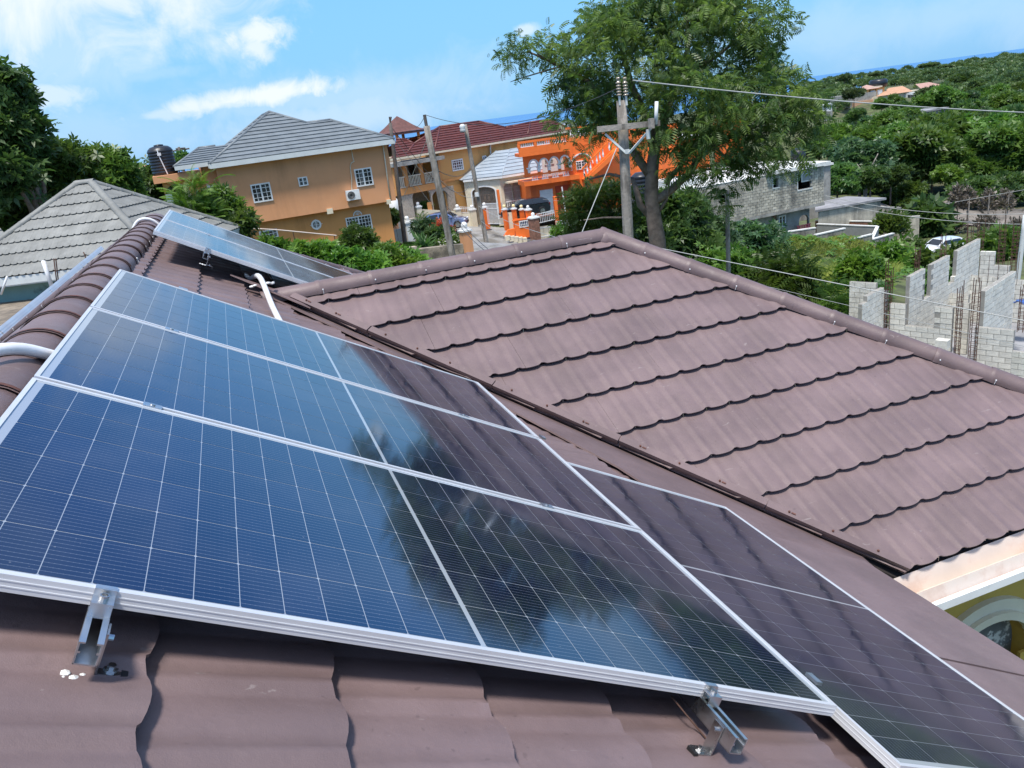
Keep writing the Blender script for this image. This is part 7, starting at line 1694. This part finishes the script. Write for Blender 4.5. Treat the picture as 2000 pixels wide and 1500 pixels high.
kinds = {'big': crownmesh('crown', 8, 620, 6, .62, 'cluster', M['L_mid']), 'dark': crownmesh('crown', 9, 620, 7, .55, 'cluster', M['L_dark']), 'mid': crownmesh('crown', 8, 620, 7, .50, 'cluster', M['L_mid']), 'blue': crownmesh('crown', 9, 520, 7, .55, 'cluster', M['L_blue'], .6), 'lime': crownmesh('crown', 7, 420, 7, .5, 'cluster', M['L_lime']), 'far': crownmesh('crown', 9, 420, 7, .75, 'cluster', M['L_far'], .75)}
def ftree(label, px, py, r, rp, kd, grp='trees on the hillside', trunk=True, sz=1.0):
    """crown centre at the pixel, crown radius rp pixels"""
    P = at(px, py, r); s = rp*r/FPX/4.3; F = Fr((P.x, P.y, P.z-3.8*s), 90); e = F.thing('hillside_tree', label, 'tree', grp)
    e.scale = (s, s, s*sz); e.rotation_euler = (0, 0, random.uniform(0, 6.28)); link(kinds[kd], 'crown', e)
    if trunk: link(TRK, 'trunk', e)
    return e
hand = [('feathery bluish tree with visible pale trunk behind the slab building', 1680, 305, 112, 62, 'blue'), ('dark tree behind the right end of the block house', 1635, 350, 105, 46, 'dark'), ('broad big-leaved tree right of the pale trunk', 1800, 300, 125, 68, 'big'), ('tall big-leaved tree high in the middle of the slope', 1840, 270, 140, 60, 'big'), ('big-leaved tree at the right frame edge', 1970, 290, 130, 62, 'big'), ('big-leaved tree left of the frame edge one', 1915, 270, 140, 55, 'big'),
        ('lime green tree low in the middle of the slope', 1860, 345, 118, 36, 'lime'), ('lime green bush tree low beside the burnt lot', 1760, 385, 112, 40, 'mid'), ('dark tree above the burnt lot', 1905, 375, 115, 42, 'dark'), ('dark tree right above the burnt lot', 1965, 370, 118, 45, 'dark'), ('yellowish tree below the white hillside house', 1630, 265, 150, 36, 'lime'), ('dark round tree right of the white hillside house', 1672, 226, 185, 20, 'dark'), ('green tree below the apricot roof', 1730, 250, 165, 42, 'mid'),
        ('green tree left of the blue door ruin', 1790, 240, 170, 40, 'mid'), ('dark tree right of the blue door ruin', 1895, 225, 175, 40, 'dark'), ('tree at the frame edge above the big-leaved ones', 1960, 215, 180, 42, 'mid'), ('dark tree in the hollow before the hillside, left', 1700, 350, 106, 38, 'dark'), ('dark tree in the hollow before the hillside, right', 1740, 345, 110, 36, 'dark'), ('olive tree crown right of the apricot roof', 1848, 192, 240, 32, 'mid'), ('dark tree behind the apricot roof', 1880, 165, 300, 30, 'dark'), ('small tree before the orange lower wall of the lookout building', 1722, 203, 230, 16, 'mid'), ('low tree hiding the foot of the apricot roof house', 1752, 194, 250, 14, 'mid'), ('green tree below the right wing of the apricot roof house', 1795, 205, 235, 24, 'mid'), ('dark tree below the apricot roof house', 1760, 214, 225, 22, 'dark'), ('small tree right of the apricot roof house', 1812, 184, 262, 18, 'far'), ('green tree left of the lookout building', 1668, 185, 270, 18, 'far')]
for a in hand: ftree(*a)
rows_ = [(1600, 2010, 400, 108, 34, 26), (1610, 2010, 330, 128, 44, 34), (1600, 2010, 262, 160, 38, 30), (1600, 2010, 228, 200, 28, 24), (1600, 2010, 208, 250, 24, 20)]
LBL = {}; cnt = 0; HB = [(1594, 1634, 196, 240), (1655, 1790, 165, 222), (1805, 1875, 205, 245), (1800, 1850, 155, 180)]
posw = ['at the slope left', 'left of centre', 'at the slope centre', 'right of centre', 'by the right frame edge']
for xa1, xb1, yy, rr, rp, st_ in rows_:
    x = xa1
    while x < xb1:
        py_ = yy-.131*(x-1800)+random.uniform(-8, 8); kd = random.choice(['dark', 'mid', 'mid', 'blue', 'big' if rr < 180 else 'far'])
        if not any(h[0]-rp*.6 < x < h[1]+rp*.6 and h[2]-rp*.5 < py_ < h[3]+rp*.6 for h in HB) and not (rr < 112 and 1690 < x) and not (rr < 130 and x > 1700 and yy > 390):
            band = {108: 'lowest row of the forest', 128: 'second row up the slope', 160: 'third row up the slope', 200: 'fourth row up the slope', 250: 'fifth row up the slope'}[rr]
            lb0 = (f'{ {"dark":"dark","mid":"green","blue":"bluish","big":"big-leaved","far":"hazy green","lime":"lime"}[kd]} tree {posw[min(4, int((x-1600)/82))]}, {band}')
            LBL.setdefault(lb0, []).append((x, py_, rr*random.uniform(.96, 1.04), rp*random.uniform(.8, 1.15), kd))
        x += st_*random.uniform(.9, 1.3)
for lb0, L0 in LBL.items():
    L0.sort()
    for i, a in enumerate(L0):
        nm = lb0 if len(L0) == 1 else lb0.split(' ', 1)[0]+' '+lb0.split(' ', 1)[1]+(', left one', ', right one')[i] if len(L0) == 2 else lb0+(', leftmost', ', middle', ', rightmost', ', last')[min(i, 3)]
        ftree(nm, *a)
# the far wood: one mass of crowns up to the sea
FW = []
for rr, yb_, yt_ in ((280, 200, 188), (330, 190, 176), (400, 180, 165), (480, 172, 156), (580, 164, 147), (700, 157, 140), (850, 150, 134)):
    x = 1570
    while x < 2080:
        yy = (yb_+yt_)/2-7-.131*(x-1800)+random.uniform(-3, 3)
        if not any(h[0] < x < h[1] and h[2]+4 < yy < h[3]+8 for h in HB): FW.append((x, yy, rr, random.uniform(12, 19)*(280/rr)**.75*1.15))
        x += random.uniform(9, 16)*(1.5 if rr < 400 else 1.1)
Ps, Ds, Ss = [], [], []
for x, y, rr, rp in FW:
    c = at(x, y, rr*random.uniform(.97, 1.03)); k = rp*rr/FPX; n = 150; d = rng.normal(size=(n, 3)); d /= np.linalg.norm(d, axis=1, keepdims=True); d[:, 2] = abs(d[:, 2])*1.0-.15
    Ps.append(np.array(c)+d*k*np.array([1, 1, .75])*(.75+.3*rng.random((n, 1)))); Ds.append(d+rng.normal(size=(n, 3))*.4); Ss.append(np.full(n, k*.26)*(1+.3*rng.normal(size=n)).clip(.5, 1.6))
P, X, S = np.concatenate(Ps), np.concatenate(Ds), np.concatenate(Ss); c = P.mean(0)
o = link(leafmesh('far_forest', P-c, X, S, 'cluster', M['L_far'], .6), 'far_forest'); o.location = tuple(c); o['kind'] = 'stuff'
for lb, x, y, r_, rp in (('flat topped tree standing above the forest skyline, tallest', 1816, 118, 640, 16), ('flat topped tree on the skyline right of the tallest one', 1845, 124, 640, 13), ('small flat crowned tree on the skyline near the big tree', 1712, 138, 600, 13), ('dark tree on the skyline left of centre', 1650, 152, 560, 14), ('dark rounded tree on the skyline below the flat topped one', 1822, 132, 620, 20), ('rounded tree on the skyline towards the right edge', 1925, 128, 640, 16), ('rounded tree on the skyline nearest the right frame edge', 1965, 122, 640, 16), ('low skyline tree between the flat topped trees and the right edge', 1888, 130, 640, 14)):
    ftree(lb, x, y, r_, rp, 'far', 'trees on the skyline', True, .45 if 'flat' in lb else .9)
# pale trunk of the tree behind the slab building
P0_, P1_ = at(1687, 400, 108), at(1692, 345, 108); F = Fr(P0_, 90); t = MB(); t.tube([(0, 0, -3), P1_-P0_], .22, 8)
for a in ((1660, 332), (1705, 330), (1715, 300), (1672, 318)): t.tube([P1_-P0_, at(a[0], a[1], 108)-P0_], .11, 6, r2=.05)
F.one('pale_trunk', t, M['fascia'] if False else M['wood'], 'pale branching tree trunk standing behind the slab building', 'tree', smooth=True)
# scorched conical shrubs at the burnt lot
for i, (lb, x, y, w_, h_) in enumerate((('scorched cone shaped shrub, leftmost of the four', 1870, 385, 9, 26), ('scorched cone shaped shrub, second from the left', 1891, 388, 9, 24), ('scorched cone shaped shrub, third from the left', 1930, 390, 9, 24), ('dark scorched shrub, rightmost of the four', 1965, 392, 10, 22))):
    plant('scorched_shrub', lb, 'shrub', [(x, y+h_*.6, w_), (x, y+h_*.2, w_*.85), (x, y-h_*.2, w_*.65), (x, y-h_*.6, w_*.4)], 104, 120, 5, .2, 'leaf', .38, M['L_brown'], tr0=.08, grp='scorched cone shrubs at the burnt lot', droop=-.5)
for i, (lb, x, y, w_) in enumerate((('brown dead shrub in the burnt lot, left', 1820, 455, 14), ('brown dead shrub in the burnt lot, centre', 1865, 452, 12), ('brown dead shrub in the burnt lot, right', 1925, 445, 14), ('brown dead shrub near the right frame edge', 1985, 455, 14))):
    plant('dead_shrub', lb, 'shrub', [(x, y, w_), (x+4, y-w_*.8, w_*.7)], 88, 90, 5, .25, 'leaf', .34, M['L_brown'], tr0=.06, grp='dead shrubs in the burnt lot', droop=-.4)
# thin posts of the fence before the burnt lot
pf = Fr(at(1840, 430, 97), 95); e = pf.thing('post_fence', 'thin grey post and wire fence at the near edge of the burnt lot', 'fence')
for k in range(9): MB().tube([(-7+k*2.6, 0, -.6), (-7+k*2.6, 0, 1.9)], .06, 6).build('post', M['wood'], e)
MB().tube([(-7, 0, 1.7), (14, 0, 1.7)], .02, 4).build('wire', M['wire_lt'], e)
